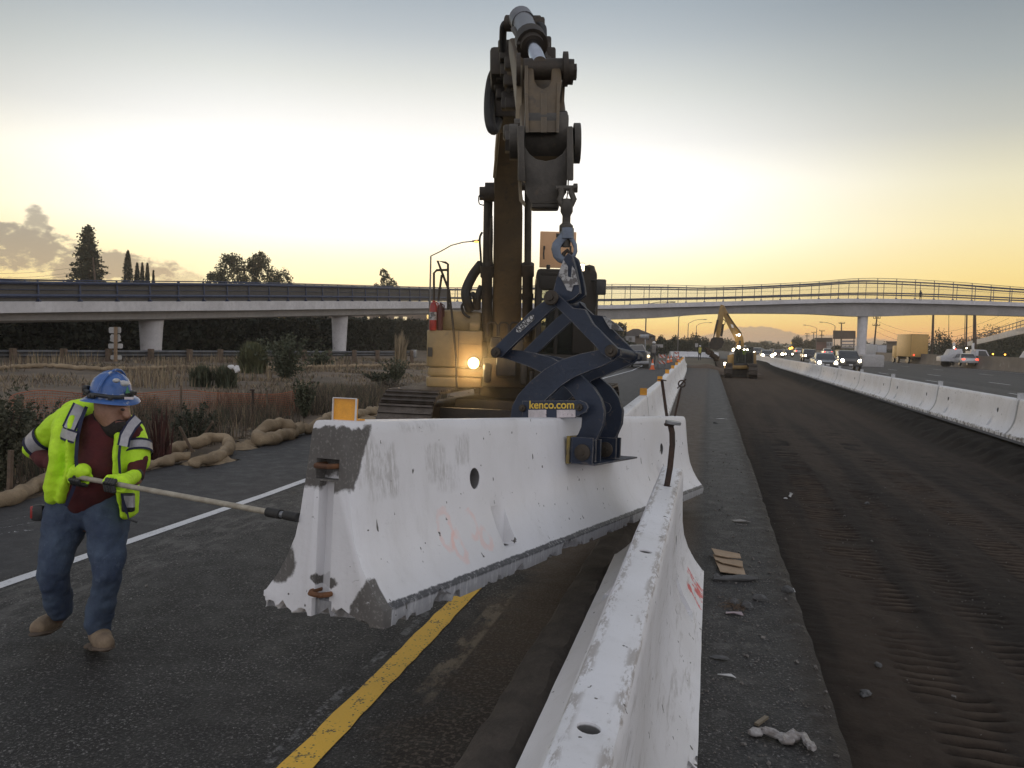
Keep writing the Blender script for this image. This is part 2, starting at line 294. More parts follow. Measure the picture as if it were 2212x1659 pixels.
# asphalt
def asphalt(name, kind):
    m, t, p = newmat(name); tc = t.new('ShaderNodeTexCoord').outputs['Object']; X, Y, Z = t.sep(tc)
    sp = t.voro(tc, 62); st = t.voro(tc, 62, out='Color'); stx = t.sep(st)[0]
    big = t.noise(tc, .7, 6, .65); med = t.noise(tc, 5, 6, .65); fine = t.noise(tc, 60, 4, .7)
    if kind == 'lane':
        g1 = t.noise(tc, 62, 4, .85); g2 = t.noise(tc, 150, 2, .6); base = t.mix(t.step(big, .3, .7), (.022, .021, .020), (.037, .0355, .034))
        base = t.mix(t.m('MULTIPLY', t.step(g2, .35, .62), .6), base, (.013, .0125, .012))
        nx = t.m('ADD', X, t.m('MULTIPLY', t.m('SUBTRACT', med, .5), .10))
        sh = t.step(nx, -4.78, -4.70, 1, 0)                     # shoulder: smoother, a little lighter
        base = t.mix(sh, base, t.mix(big, (.036, .035, .037), (.048, .046, .047)))
        rum = t.m('MULTIPLY', t.step(nx, -4.62, -4.55), t.step(nx, -4.1, -3.6, 1, 0))   # milled, stripped band right of the white line
        base = t.mix(t.m('MULTIPLY', rum, t.step(t.noise(t.v('MULTIPLY', tc, (1, .35, 1)), 9, 6, .7), .45, .6)), base, (.075, .07, .066))
        stone = t.m('MULTIPLY', t.step(sp, .30, .42, 1, 0), t.step(stx, .66, .74))
        sp2 = t.voro(tc, 27); st2 = t.sep(t.voro(tc, 27, out='Color'))[1]; s2 = t.m('MULTIPLY', t.step(sp2, .14, .22, 1, 0), t.step(st2, .86, .9)); stone = t.m('MAXIMUM', t.step(g1, .545, .60), t.m('MULTIPLY', stone, .6)); stone = t.m('MULTIPLY', stone, t.step(t.noise(tc, 2.5, 5, .7), .35, .65, .45, 1)); base = t.mix(t.m('MULTIPLY', stone, t.m('SUBTRACT', 1, t.m('MULTIPLY', sh, .75))), base, t.mix(t.m('POWER', t.sep(st)[1], 3.0), (.10, .095, .09), (.36, .345, .33))); base = t.mix(t.m('MULTIPLY', s2, .5), base, (.2, .19, .18))
        # soil swept along the line of the barriers
        soil = t.m('MULTIPLY', t.step(t.m('ADD', X, t.m('MULTIPLY', t.m('SUBTRACT', t.noise(tc, 2.2, 6, .65), .5), .9)), -1.42, -1.15), t.step(X, -.2, .05, 1, 0))
        sc = t.mix(t.step(t.m('ADD', Y, t.m('MULTIPLY', med, 2.2)), 4.4, 6.2), (.022, .017, .013), (.085, .062, .044))
        sc = t.mix(t.m('MULTIPLY', t.step(t.noise(tc, 45, 4), .5, .62), .6), sc, (.15, .12, .095))
        base = t.mix(t.m('MULTIPLY', soil, t.step(med, .3, .45, .55, .95)), base, sc)
        # old median strip: paler streaks, laitance
        ms = t.step(X, -.05, .1); lt = t.step(t.noise(tc, 2.6, 8, .8), .54, .64)
        base = t.mix(t.m('MULTIPLY', ms, t.step(Y, 6, 14, .12, .8)), base, t.mix(big, (.055, .052, .048), (.10, .095, .088)))
        base = t.mix(t.m('MULTIPLY', t.m('MULTIPLY', ms, lt), t.step(Y, 4, 12, .1, .45)), base, (.17, .16, .15))
        # ghost of an old stripe beside the yellow one
        gh = t.m('MULTIPLY', t.step(t.m('ABSOLUTE', t.m('ADD', X, 1.30)), .05, .07, 1, 0), t.step(t.noise(t.v('MULTIPLY', tc, (1, .5, 1)), 7, 6, .7), .44, .58))
        gh = t.m('MULTIPLY', gh, t.m('MULTIPLY', t.step(Y, 3.2, 4.4), t.step(Y, 5.3, 5.6, 1, 0)))
        base = t.mix(t.m('MULTIPLY', gh, .7), base, (.26, .21, .15))
        gw = t.m('MULTIPLY', t.step(t.m('ABSOLUTE', t.m('ADD', X, 1.70)), .02, .03, 1, 0), t.step(t.noise(tc, 9, 6, .7), .5, .6))
        base = t.mix(t.m('MULTIPLY', gw, .35), base, (.3, .3, .3))
        fr = t.step(t.m('ADD', X, t.m('MULTIPLY', t.m('SUBTRACT', t.noise(tc, 6, 7, .8), .5), .5)), .46, .62); base = t.mix(t.m('MULTIPLY', t.m('MULTIPLY', fr, ms), .9), base, t.mix(t.noise(tc, 30, 4), (.018, .0145, .012), (.040, .031, .025)))
        dust = t.m('MULTIPLY', t.step(med, .55, .75), .15); base = t.mix(dust, base, (.12, .11, .10))
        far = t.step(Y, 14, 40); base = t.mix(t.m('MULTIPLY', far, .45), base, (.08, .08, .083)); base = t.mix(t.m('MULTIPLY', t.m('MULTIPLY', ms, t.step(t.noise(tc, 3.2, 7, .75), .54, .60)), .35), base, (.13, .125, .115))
    else:
        streak = t.noise(t.v('MULTIPLY', tc, (.9, .012, 1)), 1.0, 5, .6)
        base = t.mix(t.step(streak, .35, .65), (.050, .048, .047), (.080, .077, .075))
        base = t.mix(t.m('MULTIPLY', t.step(fine, .4, .7), .3), base, (.03, .03, .03))
    t.put(p.inputs['Base Color'], base)
    t.put(p.inputs['Roughness'], t.step(med, .3, .7, .62, .85)); p.inputs['Specular IOR Level'].default_value = .35
    h = t.m('ADD', t.m('MULTIPLY', t.step(sp, .1, .6, 1, 0), .6), t.m('ADD', fine, t.m('MULTIPLY', t.noise(tc, 22, 5, .7), .6)))
    b = t.new('ShaderNodeBump'); b.inputs['Strength'].default_value = .7; b.inputs['Distance'].default_value = .005; t.put(b.inputs['Height'], h); t.put(p.inputs['Normal'], b.outputs[0])
    return m
ASPH = asphalt('asphalt', 'lane'); FWY = asphalt('freeway_asphalt', 'fwy')
ys = [-6, 0, 2, 4, 6, 8, 10, 12, 14, 17, 20, 25, 30, 40, 50, 60, 75, 90, 110, 130]
rd = MB(); V = []
ysf = []
for a, b in zip(ys[:-1], ys[1:]): ysf += list(np.linspace(a, b, max(2, int((b-a)/(.12 if b < 12 else .5))))[:-1])
ysf.append(130)
for y in ysf:                                           # crumbled right edge above the excavation
    j = .018*nz(.7, y, 3.1) + .016*nz(.7, y, 13) + (.02*max(0, nz(3, y, 1.1))) if y < 30 else 0
    xr = (.66+j) if y < 62 else float(np.interp(y, [62, 75, 90, 130], [.66, -1.2, -5, -14]))
    eL = edgeX(y)-.05; V += [(eL, y, 0), (eL+(xr-eL)*.36, y, 0), (eL+(xr-eL)*.78, y, 0), (xr-.05, y, 0), (xr, y, -.015), (xr+.01+.02*nz(9, y, 9), y, -.45)]
rd.v = V; rd.f = [(i*6+k, i*6+k+1, i*6+k+7, i*6+k+6) for i in range(len(ysf)-1) for k in range(5)]
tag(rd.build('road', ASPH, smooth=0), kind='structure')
fw_ = MB(); fw_.v = [(5.95, -8, 0), (29.3, -8, 0), (29.3, 120, 0), (5.8, 120, 0), (29.3, 600, 0), (-6, 600, 0), (-6, 160, 0), (-2, 121, 0)]; fw_.f = [(0, 1, 2, 3), (3, 2, 4, 5, 6, 7)]
fw_.build('freeway', FWY, smooth=0)['kind'] = 'structure'
fo = MB(); fo.v = [(30.2, -8, .0), (52, -8, .0), (52, 600, .0), (30.2, 600, .0)]; fo.f = [(0, 1, 2, 3)]
fo.build('opposite_freeway', FWY, smooth=0)['kind'] = 'structure'
# markings
def paint(name, col, wear, sc=9):
    m, t, p = newmat(name); tc = t.new('ShaderNodeTexCoord').outputs['Object']
    f = t.m('MAXIMUM', t.step(t.noise(tc, sc, 8, .8), .57, .62), t.m('MULTIPLY', t.step(t.voro(tc, 48), .20, .30, 1, 0), t.step(t.noise(tc, 9, 4), .42, .55)))
    c = t.mix(t.m('MULTIPLY', f, wear), t.mix(t.noise(tc, 3, 5), col, tuple(q*.75 for q in col)), (.05, .045, .04))
    t.put(p.inputs['Base Color'], c); p.inputs['Roughness'].default_value = .6
    b = t.new('ShaderNodeBump'); b.inputs['Strength'].default_value = .6; b.inputs['Distance'].default_value = .004; t.put(b.inputs['Height'], t.noise(tc, 70, 4)); t.put(p.inputs['Normal'], b.outputs[0]); return m
PY, PW = paint('yellow_road_paint', (.92, .54, .05), 1.), paint('white_road_paint', (.72, .72, .74), .4, 14)
def stripe(name, pts, w_, m, z=.004, jag=.006):
    b = MB(); pts = [Vector((*p, 0)) for p in pts]; V = []; 
    P2 = []
    for a, c in zip(pts[:-1], pts[1:]):
        k = max(1, min(60, int((c-a).length/.08))) if a.y < 14 else 1
        P2 += [a.lerp(c, i/k) for i in range(k)]
    P2.append(pts[-1])
    for i, p in enumerate(P2):
        t = (P2[min(i+1, len(P2)-1)]-P2[max(i-1, 0)]).normalized(); nn = Vector((t.y, -t.x, 0)); j = random.uniform(-jag, jag); j2 = random.uniform(-jag, jag)
        V += [p - nn*(w_/2+j) + Vector((0, 0, z)), p + nn*(w_/2+j2) + Vector((0, 0, z))]
    b.v = V; b.f = [(2*i, 2*i+1, 2*i+3, 2*i+2) for i in range(len(P2)-1)]
    o = b.build(name, m, smooth=0); o['kind'] = 'structure'; return o
stripe('yellow_line', [(-1.57, -1), (-1.57, 6.2)], .132, PY)
stripe('yellow_line', [(-1.62, 12), (-1.65, 20), (-1.9, 40)], .12, PY)
stripe('white_edge_line', [(-4.58, -1), (-4.62, 4), (-4.66, 8), (-4.74, 10), (-4.95, 20), (-5.15, 42), (-5.0, 55), (-5.4, 70), (-8, 90)], .11, PW, jag=.002)
for X0 in (9.6, 13.1, 16.65, 22.3):
    for k in range(14):
        y = 8 + k*14.6 + (7 if X0 > 20 else 0); stripe('lane_dash', [(X0, y), (X0, y+3.7)], .12, PW)
stripe('freeway_edge_line', [(27.9, 0), (27.9, 300)], .12, PW); stripe('freeway_edge_line', [(6.9, 0), (6.9, 130)], .12, PY)
# old chalk writing of the surveyors on the shoulder
ch = MB()
for k in range(3):
    a = G(2, 1128+k*13); b_ = G(78, 1112+k*16)
    for i in range(9):
        q = a.lerp(b_, i/9.); q2 = a.lerp(b_, (i+.75)/9.); o = Vector((0, random.uniform(-.06, .06), .004)); r_ = Vector((0, .012, 0))
        ch.add([q+o, q2+o*.5+Vector((0, 0, .002)), q2+r_+o*.5+Vector((0, 0, .002)), q+r_+o], [(0, 1, 2, 3)])
ch.build('chalk_marks', PW, smooth=0)['kind'] = 'structure'
# ------------------------------------------------------------------ excavated lane
m, t, p = newmat('dark_soil'); tc = t.new('ShaderNodeTexCoord').outputs['Object']; X, Y, Z = t.sep(tc)
st = t.noise(t.v('MULTIPLY', tc, (1, .06, 1)), 1.7, 5, .6); md = t.noise(tc, 4, 7, .7)
c = t.mix(t.step(st, .38, .62), (.024, .019, .0155), (.050, .037, .028)); c = t.mix(t.m('MULTIPLY', t.step(md, .45, .7), .5), c, (.022, .016, .012))
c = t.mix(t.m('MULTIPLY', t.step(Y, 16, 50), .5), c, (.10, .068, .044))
c = t.mix(t.m('MULTIPLY', t.step(t.voro(tc, 26), .05, .12, 1, 0), t.step(t.noise(tc, 2), .5, .62)), c, (.13, .11, .09))
c = t.mix(t.step(X, 5.05, 5.45), c, (.018, .015, .012)); at_ = t.new('ShaderNodeAttribute', attribute_name='ridge').outputs['Fac']; c = t.mix(t.m('MULTIPLY', t.step(at_, .03, .35), .55), c, (.085, .064, .047)); c = t.mix(t.m('MULTIPLY', t.step(at_, -.05, -.6), .85), c, (.011, .009, .007))  # tread ridges lighter, grooves darker: light and shade of the relief put into the colour
t.put(p.inputs['Base Color'], c); p.inputs['Roughness'].default_value = .95; p.inputs['Specular IOR Level'].default_value = .2
b = t.new('ShaderNodeBump'); b.inputs['Strength'].default_value = .7; b.inputs['Distance'].default_value = .02
t.put(b.inputs['Height'], t.m('ADD', t.noise(tc, 28, 7, .7), t.m('MULTIPLY', t.noise(t.v('MULTIPLY', tc, (1, .2, 1)), 6, 5), 1.2))); t.put(p.inputs['Normal'], b.outputs[0]); SOIL = m
xs = np.array([.66, .675, .69, .72, .78] + list(np.arange(.84, 5.1, .05)) + [5.15, 5.25, 5.35, 5.45, 5.55, 5.65, 5.75, 5.85, 5.95, 6.02, 6.06])
yl = [-1.0]
while yl[-1] < 150: yl.append(yl[-1] + max(.017, .0026*max(0, yl[-1]) if yl[-1] < 14 else .016*(yl[-1]-11)))
yl = np.array(yl); XX, YY = np.meshgrid(xs, yl); ZZ = np.full_like(XX, -.40)
def npn(X, Y, f, o):   # cheap value noise
    x = X*f+o*7.13; y = Y*f-o*3.7; xi = np.floor(x).astype(int); yi = np.floor(y).astype(int); xf = x-xi; yf = y-yi; xf = xf*xf*(3-2*xf); yf = yf*yf*(3-2*yf)
    h = lambda i, j: (np.sin(i*127.1+j*311.7+o*17.)*43758.5453) % 1.0
    return (h(xi, yi)*(1-xf)+h(xi+1, yi)*xf)*(1-yf)+(h(xi, yi+1)*(1-xf)+h(xi+1, yi+1)*xf)*yf
ZZ += .05*(npn(XX, YY*.25, 1.1, 1)-.5) + .022*(npn(XX, YY, 6, 2)-.5) + .012*(npn(XX, YY, 19, 3)-.5)
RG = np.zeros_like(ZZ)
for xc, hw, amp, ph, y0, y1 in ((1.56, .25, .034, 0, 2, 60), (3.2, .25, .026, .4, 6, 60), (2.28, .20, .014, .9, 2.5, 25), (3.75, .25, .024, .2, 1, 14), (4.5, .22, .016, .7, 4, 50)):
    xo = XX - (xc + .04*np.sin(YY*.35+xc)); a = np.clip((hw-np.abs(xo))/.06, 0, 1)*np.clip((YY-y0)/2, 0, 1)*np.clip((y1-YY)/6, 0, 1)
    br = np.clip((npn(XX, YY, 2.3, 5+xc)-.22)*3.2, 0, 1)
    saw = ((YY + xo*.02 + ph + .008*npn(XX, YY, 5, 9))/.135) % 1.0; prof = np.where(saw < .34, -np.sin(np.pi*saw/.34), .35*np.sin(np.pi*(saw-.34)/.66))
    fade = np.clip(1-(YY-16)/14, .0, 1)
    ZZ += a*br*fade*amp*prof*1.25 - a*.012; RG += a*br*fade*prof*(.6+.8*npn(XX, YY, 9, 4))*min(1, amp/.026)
sidel = np.clip((XX-5.1)/.9, 0, 1); lump = npn(XX, YY, 4.3, 11)*.13 + npn(XX, YY, 11, 12)*.06
ZZ += (sidel**1.3)*(.36) + np.sin(np.pi*np.clip(sidel, 0, 1))*lump
ZZ = np.where(XX < .70, np.interp(XX, [.66, .675, .69, .70], [-.05, -.3, -.38, -.4]), ZZ)
ZZ += np.clip((YY-70)/30, 0, 1)*.36
Vd = np.stack([XX, YY, ZZ], -1).reshape(-1, 3); nx_, ny_ = len(xs), len(yl)
ii = np.arange(nx_-1)[None, :] + np.arange(ny_-1)[:, None]*nx_; Fd = np.stack([ii, ii+1, ii+nx_+1, ii+nx_], -1)
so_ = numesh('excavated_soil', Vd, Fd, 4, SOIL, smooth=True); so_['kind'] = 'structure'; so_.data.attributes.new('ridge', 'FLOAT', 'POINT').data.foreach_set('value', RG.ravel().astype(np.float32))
# low soil berm beside the foreground barrier
bm_ = MB(); pr = [(-.13, 0), (-.10, .05), (-.02, .07), (.08, .065), (.16, 0)]; V = []
yy = np.arange(-1, 9.5, .07)
for y in yy:
    xc = -.86 + .012*y + .03*nz(1, y, 1.5); hh = 1+.35*nz(2, y, 4)
    V += [(xc+a+.02*nz(a*9, y, 5), y, -.01 + b_*hh*1.0) for a, b_ in pr]
bm_.v = V; bm_.f = [(i*5+k, i*5+k+1, i*5+k+6, i*5+k+5) for i in range(len(yy)-1) for k in range(4)]
bm_.build('soil_berm', pm('berm_soil', (.085, .07, .057), (.055, .045, .037), 7, .95, 0, .8, 40))['kind'] = 'structure'
# ------------------------------------------------------------------ field on the left
FSOIL = pm('dry_field_soil', (.17, .125, .085), (.10, .078, .055), .6, .95, 0, .6, 12, wear=(.23, .18, .11), wearamt=.8)
fx = [0, -.15, -.4, -.8] + list(np.arange(-1.3, -24, -.5)) + [-26, -30, -36, -45, -60, -90, -140]; fy = list(np.arange(-6, 30, .5)) + list(np.arange(30, 160, 2.5))
V = []
for y in fy:
    e = edgeX(y)
    for q in fx: V.append((e+q+.04, y, fieldz(e+q, y) if q < 0 else -.04))
n = len(fx); f_ = MB(); f_.v = V; f_.f = [(j*n+i, j*n+i+1, (j+1)*n+i+1, (j+1)*n+i) for j in range(len(fy)-1) for i in range(n-1)]
f_.build('field', FSOIL, smooth=80)['kind'] = 'structure'
GR = [pm('dry_grass_pale', (.30, .23, .14), (.24, .18, .11), 1, .8, 0, 0), pm('dry_grass_brown', (.15, .105, .07), (.11, .08, .055), 1, .8, 0, 0),
      pm('weed_dark', (.055, .05, .036), (.08, .06, .042), 1, .8, 0, 0), pm('weed_green', (.05, .065, .032), (.035, .05, .025), 1, .8, 0, 0)]
def blades(P, hts, wid, lean):
    n = len(P); a = rng.uniform(0, 2*np.pi, n); d = np.stack([np.cos(a), np.sin(a), 0*a], -1); l = rng.uniform(0, 2*np.pi, n); ln = np.stack([np.cos(l), np.sin(l), 0*l], -1)*(hts*lean*rng.uniform(.2, 1, n))[:, None]
    up = np.zeros((n, 3)); up[:, 2] = hts
    wv = d*(wid/2)[:, None]; V = np.stack([P-wv, P+wv, P+ln*.35+up*.6+wv*.6, P+ln*.35+up*.6-wv*.6, P+ln+up], 1)
    return V.reshape(-1, 3)
def bladefaces(n):
    b = (np.arange(n)*5)[:, None]; return b+np.array([0, 1, 2]), b+np.array([0, 2, 3]), b+np.array([3, 2, 4])
def grass(name, pts, h0, h1, w0, w1, lean, mats, probs):
    P = np.array([(x, y, fieldz(x, y)-.02) for x, y in pts]); n = len(P); V = blades(P, rng.uniform(h0, h1, n), rng.uniform(w0, w1, n)*np.clip(P[:, 1]/12, .8, 3), lean)
    F = np.stack(bladefaces(n), 1).reshape(-1, 3); mi = np.repeat(rng.choice(len(mats), n, p=probs), 3)
    o = numesh(name, V, F, 3, mats, mi=mi); o['kind'] = 'stuff'; return o
def scatter(n, fq, x0, x1, y0, y1):
    out = []
    while len(out) < n:
        y = y0 + (y1-y0)*random.random()**1.5; q = random.uniform(x0, x1); x = edgeX(y)+q
        if x < -1.2*y - 4 or x > -.35*y+2: continue
        if fq is None or fq(x, y) > random.random(): out.append((x, y))
    return out
grass('tall_weeds', scatter(24000, lambda x, y: sstep(-.35, .3, nz(x, y, .8)), -4.0, -.55, 4, 24), .12, .55, .006, .014, .5, GR, [.12, .34, .40, .14])
grass('dry_grass', scatter(22000, lambda x, y: sstep(-.15, .3, nz(x, y, .45, 3)), -20, -3.6, 5, 52), .04, .20, .010, .022, .9, GR, [.46, .38, .08, .08])
grass('seed_grass', scatter(1700, lambda x, y: sstep(.0, .3, nz(x, y, .3, 8)), -19.6, -8, 20, 48), .25, .60, .012, .022, .25, GR, [.62, .3, .03, .05])
grass('straw_litter', scatter(9000, lambda x, y: sstep(-.2, .3, nz(x, y, 1.2, 4)), -1.3, -.1, 4, 30), .01, .04, .05, .11, 4, GR, [.7, .3, 0, 0])
# ------------------------------------------------------------------ footbridge
rows = [(-150, 30, 597, 653, 680, 698, 704), (50, 34, 604, 652, 675.5, 693, 698.5), (325, 41, 607.5, 651.6, 672, 690, 693.5), (550, 50, 610, 651, 670, 685.5, 688.5), (732, 60, 615, 650.7, 667.5, 681.5, 684),
 (1000, 84, 621.5, 651.5, 665.7, 676, 680), (1150, 92, 617, 655, 666, 676, 686), (1300, 95, 614, 659, 667, 676, 690), (1440, 95.6, 615.5, 654.7, 664, 673, 685), (1560, 96, 617.5, 651.3, 661, 670, 677), (1743, 95.6, 609.5, 646.3, 655.5, 663.5, 677.3),
 (1876, 95, 601, 645, 654, 663, 683), (2045, 95, 608, 647.6, 657, 664.5, 679), (2209, 95, 620.7, 653.5, 662, 670, 682), (2350, 95, 628, 657.5, 667, 676, 687)]
ctl = []
for px, d, *yy_ in rows:
    p0 = U(px, 650, d); ctl.append([p0.x, p0.y] + [U(px, y, d).z for y in yy_])
ctl = np.array(ctl)
def cr(a, b, c, d, t): return .5*((2*b)+(-a+c)*t+(2*a-5*b+4*c-d)*t*t+(-a+3*b-3*c+d)*t**3)
dense = []
for i in range(len(ctl)-1):
    A = ctl[max(i-1, 0)]; D = ctl[min(i+2, len(ctl)-1)]
    for k in range(24): dense.append(cr(A, ctl[i], ctl[i+1], D, k/24))
dense.append(ctl[-1]); dense = np.array(dense)
sl_ = np.concatenate([[0], np.cumsum(np.hypot(*(np.diff(dense[:, :2], axis=0).T)))])
def bst(s): return np.array([np.interp(s, sl_, dense[:, k]) for k in range(7)])
S_END = sl_[-1]; sgrid = np.arange(0, S_END, .8)
def bpt(s, off, z=0):
    a, b = bst(max(0, s-.4)), bst(min(S_END, s+.4)); t = Vector((b[0]-a[0], b[1]-a[1], 0)).normalized(); nrm = Vector((-t.y, t.x, 0)); q = bst(s); return Vector((q[0], q[1], 0)) + nrm*off + Vector((0, 0, z))
br = thing('footbridge', 'long curved white concrete footbridge with blue railings crossing over the highway', 'bridge', (ctl[7][0], ctl[7][1], 0))
def loft(name, secf, mat, closed=True, smooth=30):
    b = MB(); S = [secf(s) for s in sgrid]; k = len(S[0]); b.v = [tuple(p) for s in S for p in s]
    b.f = [(i*k+j, i*k+(j+1) % k, (i+1)*k+(j+1) % k, (i+1)*k+j) for i in range(len(S)-1) for j in range(k if closed else k-1)]
    if closed: b.f += [tuple(range(k)), tuple((len(S)-1)*k+j for j in range(k))]
    return b.build(name, mat, br, smooth=smooth)
loft('parapet_band', lambda s: (lambda q: [bpt(s, 0, q[4]), bpt(s, 0, q[3]), bpt(s, .25, q[3]), bpt(s, .25, q[4]+.03)])(bst(s)), CONCW)
loft('parapet_band', lambda s: (lambda q: [bpt(s, 3.5, q[4]), bpt(s, 3.5, q[3]), bpt(s, 3.25, q[3]), bpt(s, 3.25, q[4]+.03)])(bst(s)), CONCW)
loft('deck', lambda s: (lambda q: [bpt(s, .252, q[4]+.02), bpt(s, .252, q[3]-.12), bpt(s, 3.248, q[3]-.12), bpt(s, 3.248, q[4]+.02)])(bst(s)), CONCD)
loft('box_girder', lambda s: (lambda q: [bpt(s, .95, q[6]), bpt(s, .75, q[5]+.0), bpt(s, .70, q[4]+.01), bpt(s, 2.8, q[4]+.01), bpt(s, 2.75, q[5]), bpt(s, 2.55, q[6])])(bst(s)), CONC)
RAILB = pm('blue_railing_paint', (.07, .085, .14), (.05, .06, .10), 3, .5, .2, 0)
def railz(s, f): q = bst(s); return q[3] + (q[2]-q[3])*f
def railrun(off, f, r_): b = MB(); b.tube([bpt(s, off, railz(s, f)) for s in np.arange(0, S_END, 1.2)], r_, 6); return b.build('rail', RAILB, br)
for off in (.12, 3.38):
    railrun(off, 1.0, .03); railrun(off, .86, .085); railrun(off, .27, .085); railrun(off, .55, .018) if off < 1 else None
ps = []; s = .6
while s < S_END: ps.append(s); s += 2.2
farp = MB()
for s in ps:
    b = MB(); z0 = bst(s)[3]; b.box(bpt(s, .12, z0+.05), (.22, .1, .1)); b.tube([bpt(s, .12, z0), bpt(s, .10, (z0+railz(s, 1))/2), bpt(s, .16, railz(s, 1))], .042, 6); b.build('post', RAILB, br)
    farp.tube([bpt(s, 3.38, z0), bpt(s, 3.34, railz(s, 1))], .04, 6)
tag(farp.build('post_row', RAILB, br), kind='stuff')
sE = float(np.interp(5+24*4.85-5, np.arange(len(sl_)), sl_))
b = MB()
for i, s in enumerate(ps[:-1]):
    s2 = ps[i+1]
    if s2 > sE: break
    b.add([bpt(s, .18, railz(s, .02)), bpt(s2, .18, railz(s2, .02)), bpt(s2, .18, railz(s2, .93)), bpt(s, .18, railz(s, .93)), bpt(s, .2, railz(s, .02)), bpt(s2, .2, railz(s2, .02)), bpt(s2, .2, railz(s2, .93)), bpt(s, .2, railz(s, .93))],
          [(0, 1, 2, 3), (7, 6, 5, 4), (3, 2, 6, 7), (0, 4, 5, 1), (0, 3, 7, 4), (1, 5, 6, 2)])
b.build('fence_panel', pm('grey_mesh_panel', (.105, .095, .085), (.085, .078, .07), 1, .8, 0, .3, 60), br, smooth=0)
m, t, p = newmat('wire_mesh'); tr = t.new('ShaderNodeBsdfTransparent'); mx = t.new('ShaderNodeMixShader'); mx.inputs[0].default_value = .13; t.put(p.inputs['Base Color'], (.25, .22, .2))
t.l.new(tr.outputs[0], mx.inputs[1]); t.l.new(p.outputs[0], mx.inputs[2]); t.l.new(mx.outputs[0], m.node_tree.nodes['Material Output'].inputs[0]); WIRE = m
for off in (.22, 3.3):
    b = MB(); ss = [s for s in ps if s >= sE-2.3]
    b.v = [q for s in ss for q in (tuple(bpt(s, off, railz(s, .03))), tuple(bpt(s, off, railz(s, .99))))]; b.f = [(2*i, 2*i+2, 2*i+3, 2*i+1) for i in range(len(ss)-1)]
    b.build('wire_panel', WIRE, br, smooth=0)
def column(px, wt, wb, d):
    def ppx(P):
        v = P-EYE; a = v.dot(rt)/v.dot(fw); return W_/2 + a*F_ if v.dot(fw) > 1 else 1e9
    ss = [s for s in np.arange(0, S_END, .25) if abs((bpt(s, 1.75, 3)-EYE).dot(fw)-d) < 14]; s = min(ss, key=lambda s: abs(ppx(bpt(s, 1.75, 3))-px)); q = bst(s)
    a = bpt(s, 1.75); b = MB(); zt = q[6]+.25; z0 = -.3
    b.lathe([(wb/2, z0), (wb/2*1.0, z0+.4), (wb/2*1.02, .9), (wb/2+(wt-wb)*.28, .9+(zt-.9)*.6), (wt/2, zt)], (a.x, a.y, 0), n=24); b.build('column', CONCW, br)
column(325, 1.3, 1.05, 42); column(735, 1.3, 1.03, 61); column(1862, 1.18, 1.0, 97); column(1236, 1.25, 1.0, 95); column(-60, 1.3, 1.05, 31); 
# ------------------------------------------------------------------ vegetation
LEAFN, LEAFD, LEAFO = pm('needle_green', (.020, .028, .014), (.034, .042, .02), 1.2, .8, 0, 0), pm('dark_leaves', (.028, .034, .016), (.05, .052, .026), 1.0, .8, 0, 0), pm('olive_leaves', (.05, .056, .028), (.035, .042, .02), 1.5, .8, 0, 0)
BARK = pm('tree_bark', (.07, .05, .035), (.04, .03, .022), 4, .9, 0, .5, 20)
def leafmesh(name, C, size, mat, parent, flat=0.):
    n = len(C); C = np.asarray(C); a = rng.normal(size=(n, 3)); a[:, 2] *= (1-flat); a /= np.linalg.norm(a, axis=1)[:, None]; b = np.cross(a, rng.normal(size=(n, 3))); b /= np.linalg.norm(b, axis=1)[:, None]
    s = (size*rng.uniform(.5, 1.3, n))[:, None]; V = np.stack([C-a*s, C+b*s*.55, C+a*s, C-b*s*.55], 1).reshape(-1, 3); F = (np.arange(n)*4)[:, None]+np.arange(4)
    return numesh(name, V, F, 4, mat, parent)
def shell(c, r, n, fill=.45):
    v = rng.normal(size=(n, 3)); v /= np.linalg.norm(v, axis=1)[:, None]; return np.array(c)+v*np.array(r)*(rng.uniform(fill, 1, n)**.5)[:, None]*(1+.18*np.sin(v[:, :1]*9+v[:, 2:]*7))
def roundtree(base, H, lobes, label, leaf=.22, n=700, mat=None, name='broadleaf_tree', group=None, trunkr=.25):
    t_ = thing(name, label, 'tree', base, 0, group); b = MB(); B = Vector(base); C = []
    top0 = B + Vector((0, 0, H*.35)); b.tube([B-Vector((0, 0, .3)), B+Vector((.1, 0, H*.18)), top0], [trunkr*1.3, trunkr, trunkr*.8], 8)
    for (dx, dz, rx, rz) in lobes:
        rt_ = Vector((math.cos(YAW), math.sin(YAW), 0)); dy = random.uniform(-1, 1)*rx*.8; c = B + rt_*dx + Vector((-rt_.y, rt_.x, 0))*dy + Vector((0, 0, dz))
        b.tube([top0, top0.lerp(c, .5)+Vector((0, 0, -.2)), c, c+Vector((0, 0, rz*.5))], [trunkr*.6, trunkr*.4, trunkr*.2, .03], 6)
        C.append(shell(c, (rx, rx, rz), int(n*rx*rz)))
        for _ in range(5):
            v = Vector((random.gauss(0, 1), random.gauss(0, 1), random.gauss(0, 1))).normalized(); C.append(shell(c+Vector((v.x*rx, v.y*rx, v.z*rz))*.85, (rx*.35,)*3, int(n*rx*rz*.09), .1))
    b.build('trunk', BARK, t_); leafmesh('crown', np.concatenate(C), leaf, mat or LEAFD, t_); return t_
def gbase(px, d, z=0): q = U(px, 740, d); return (q.x, q.y, z)
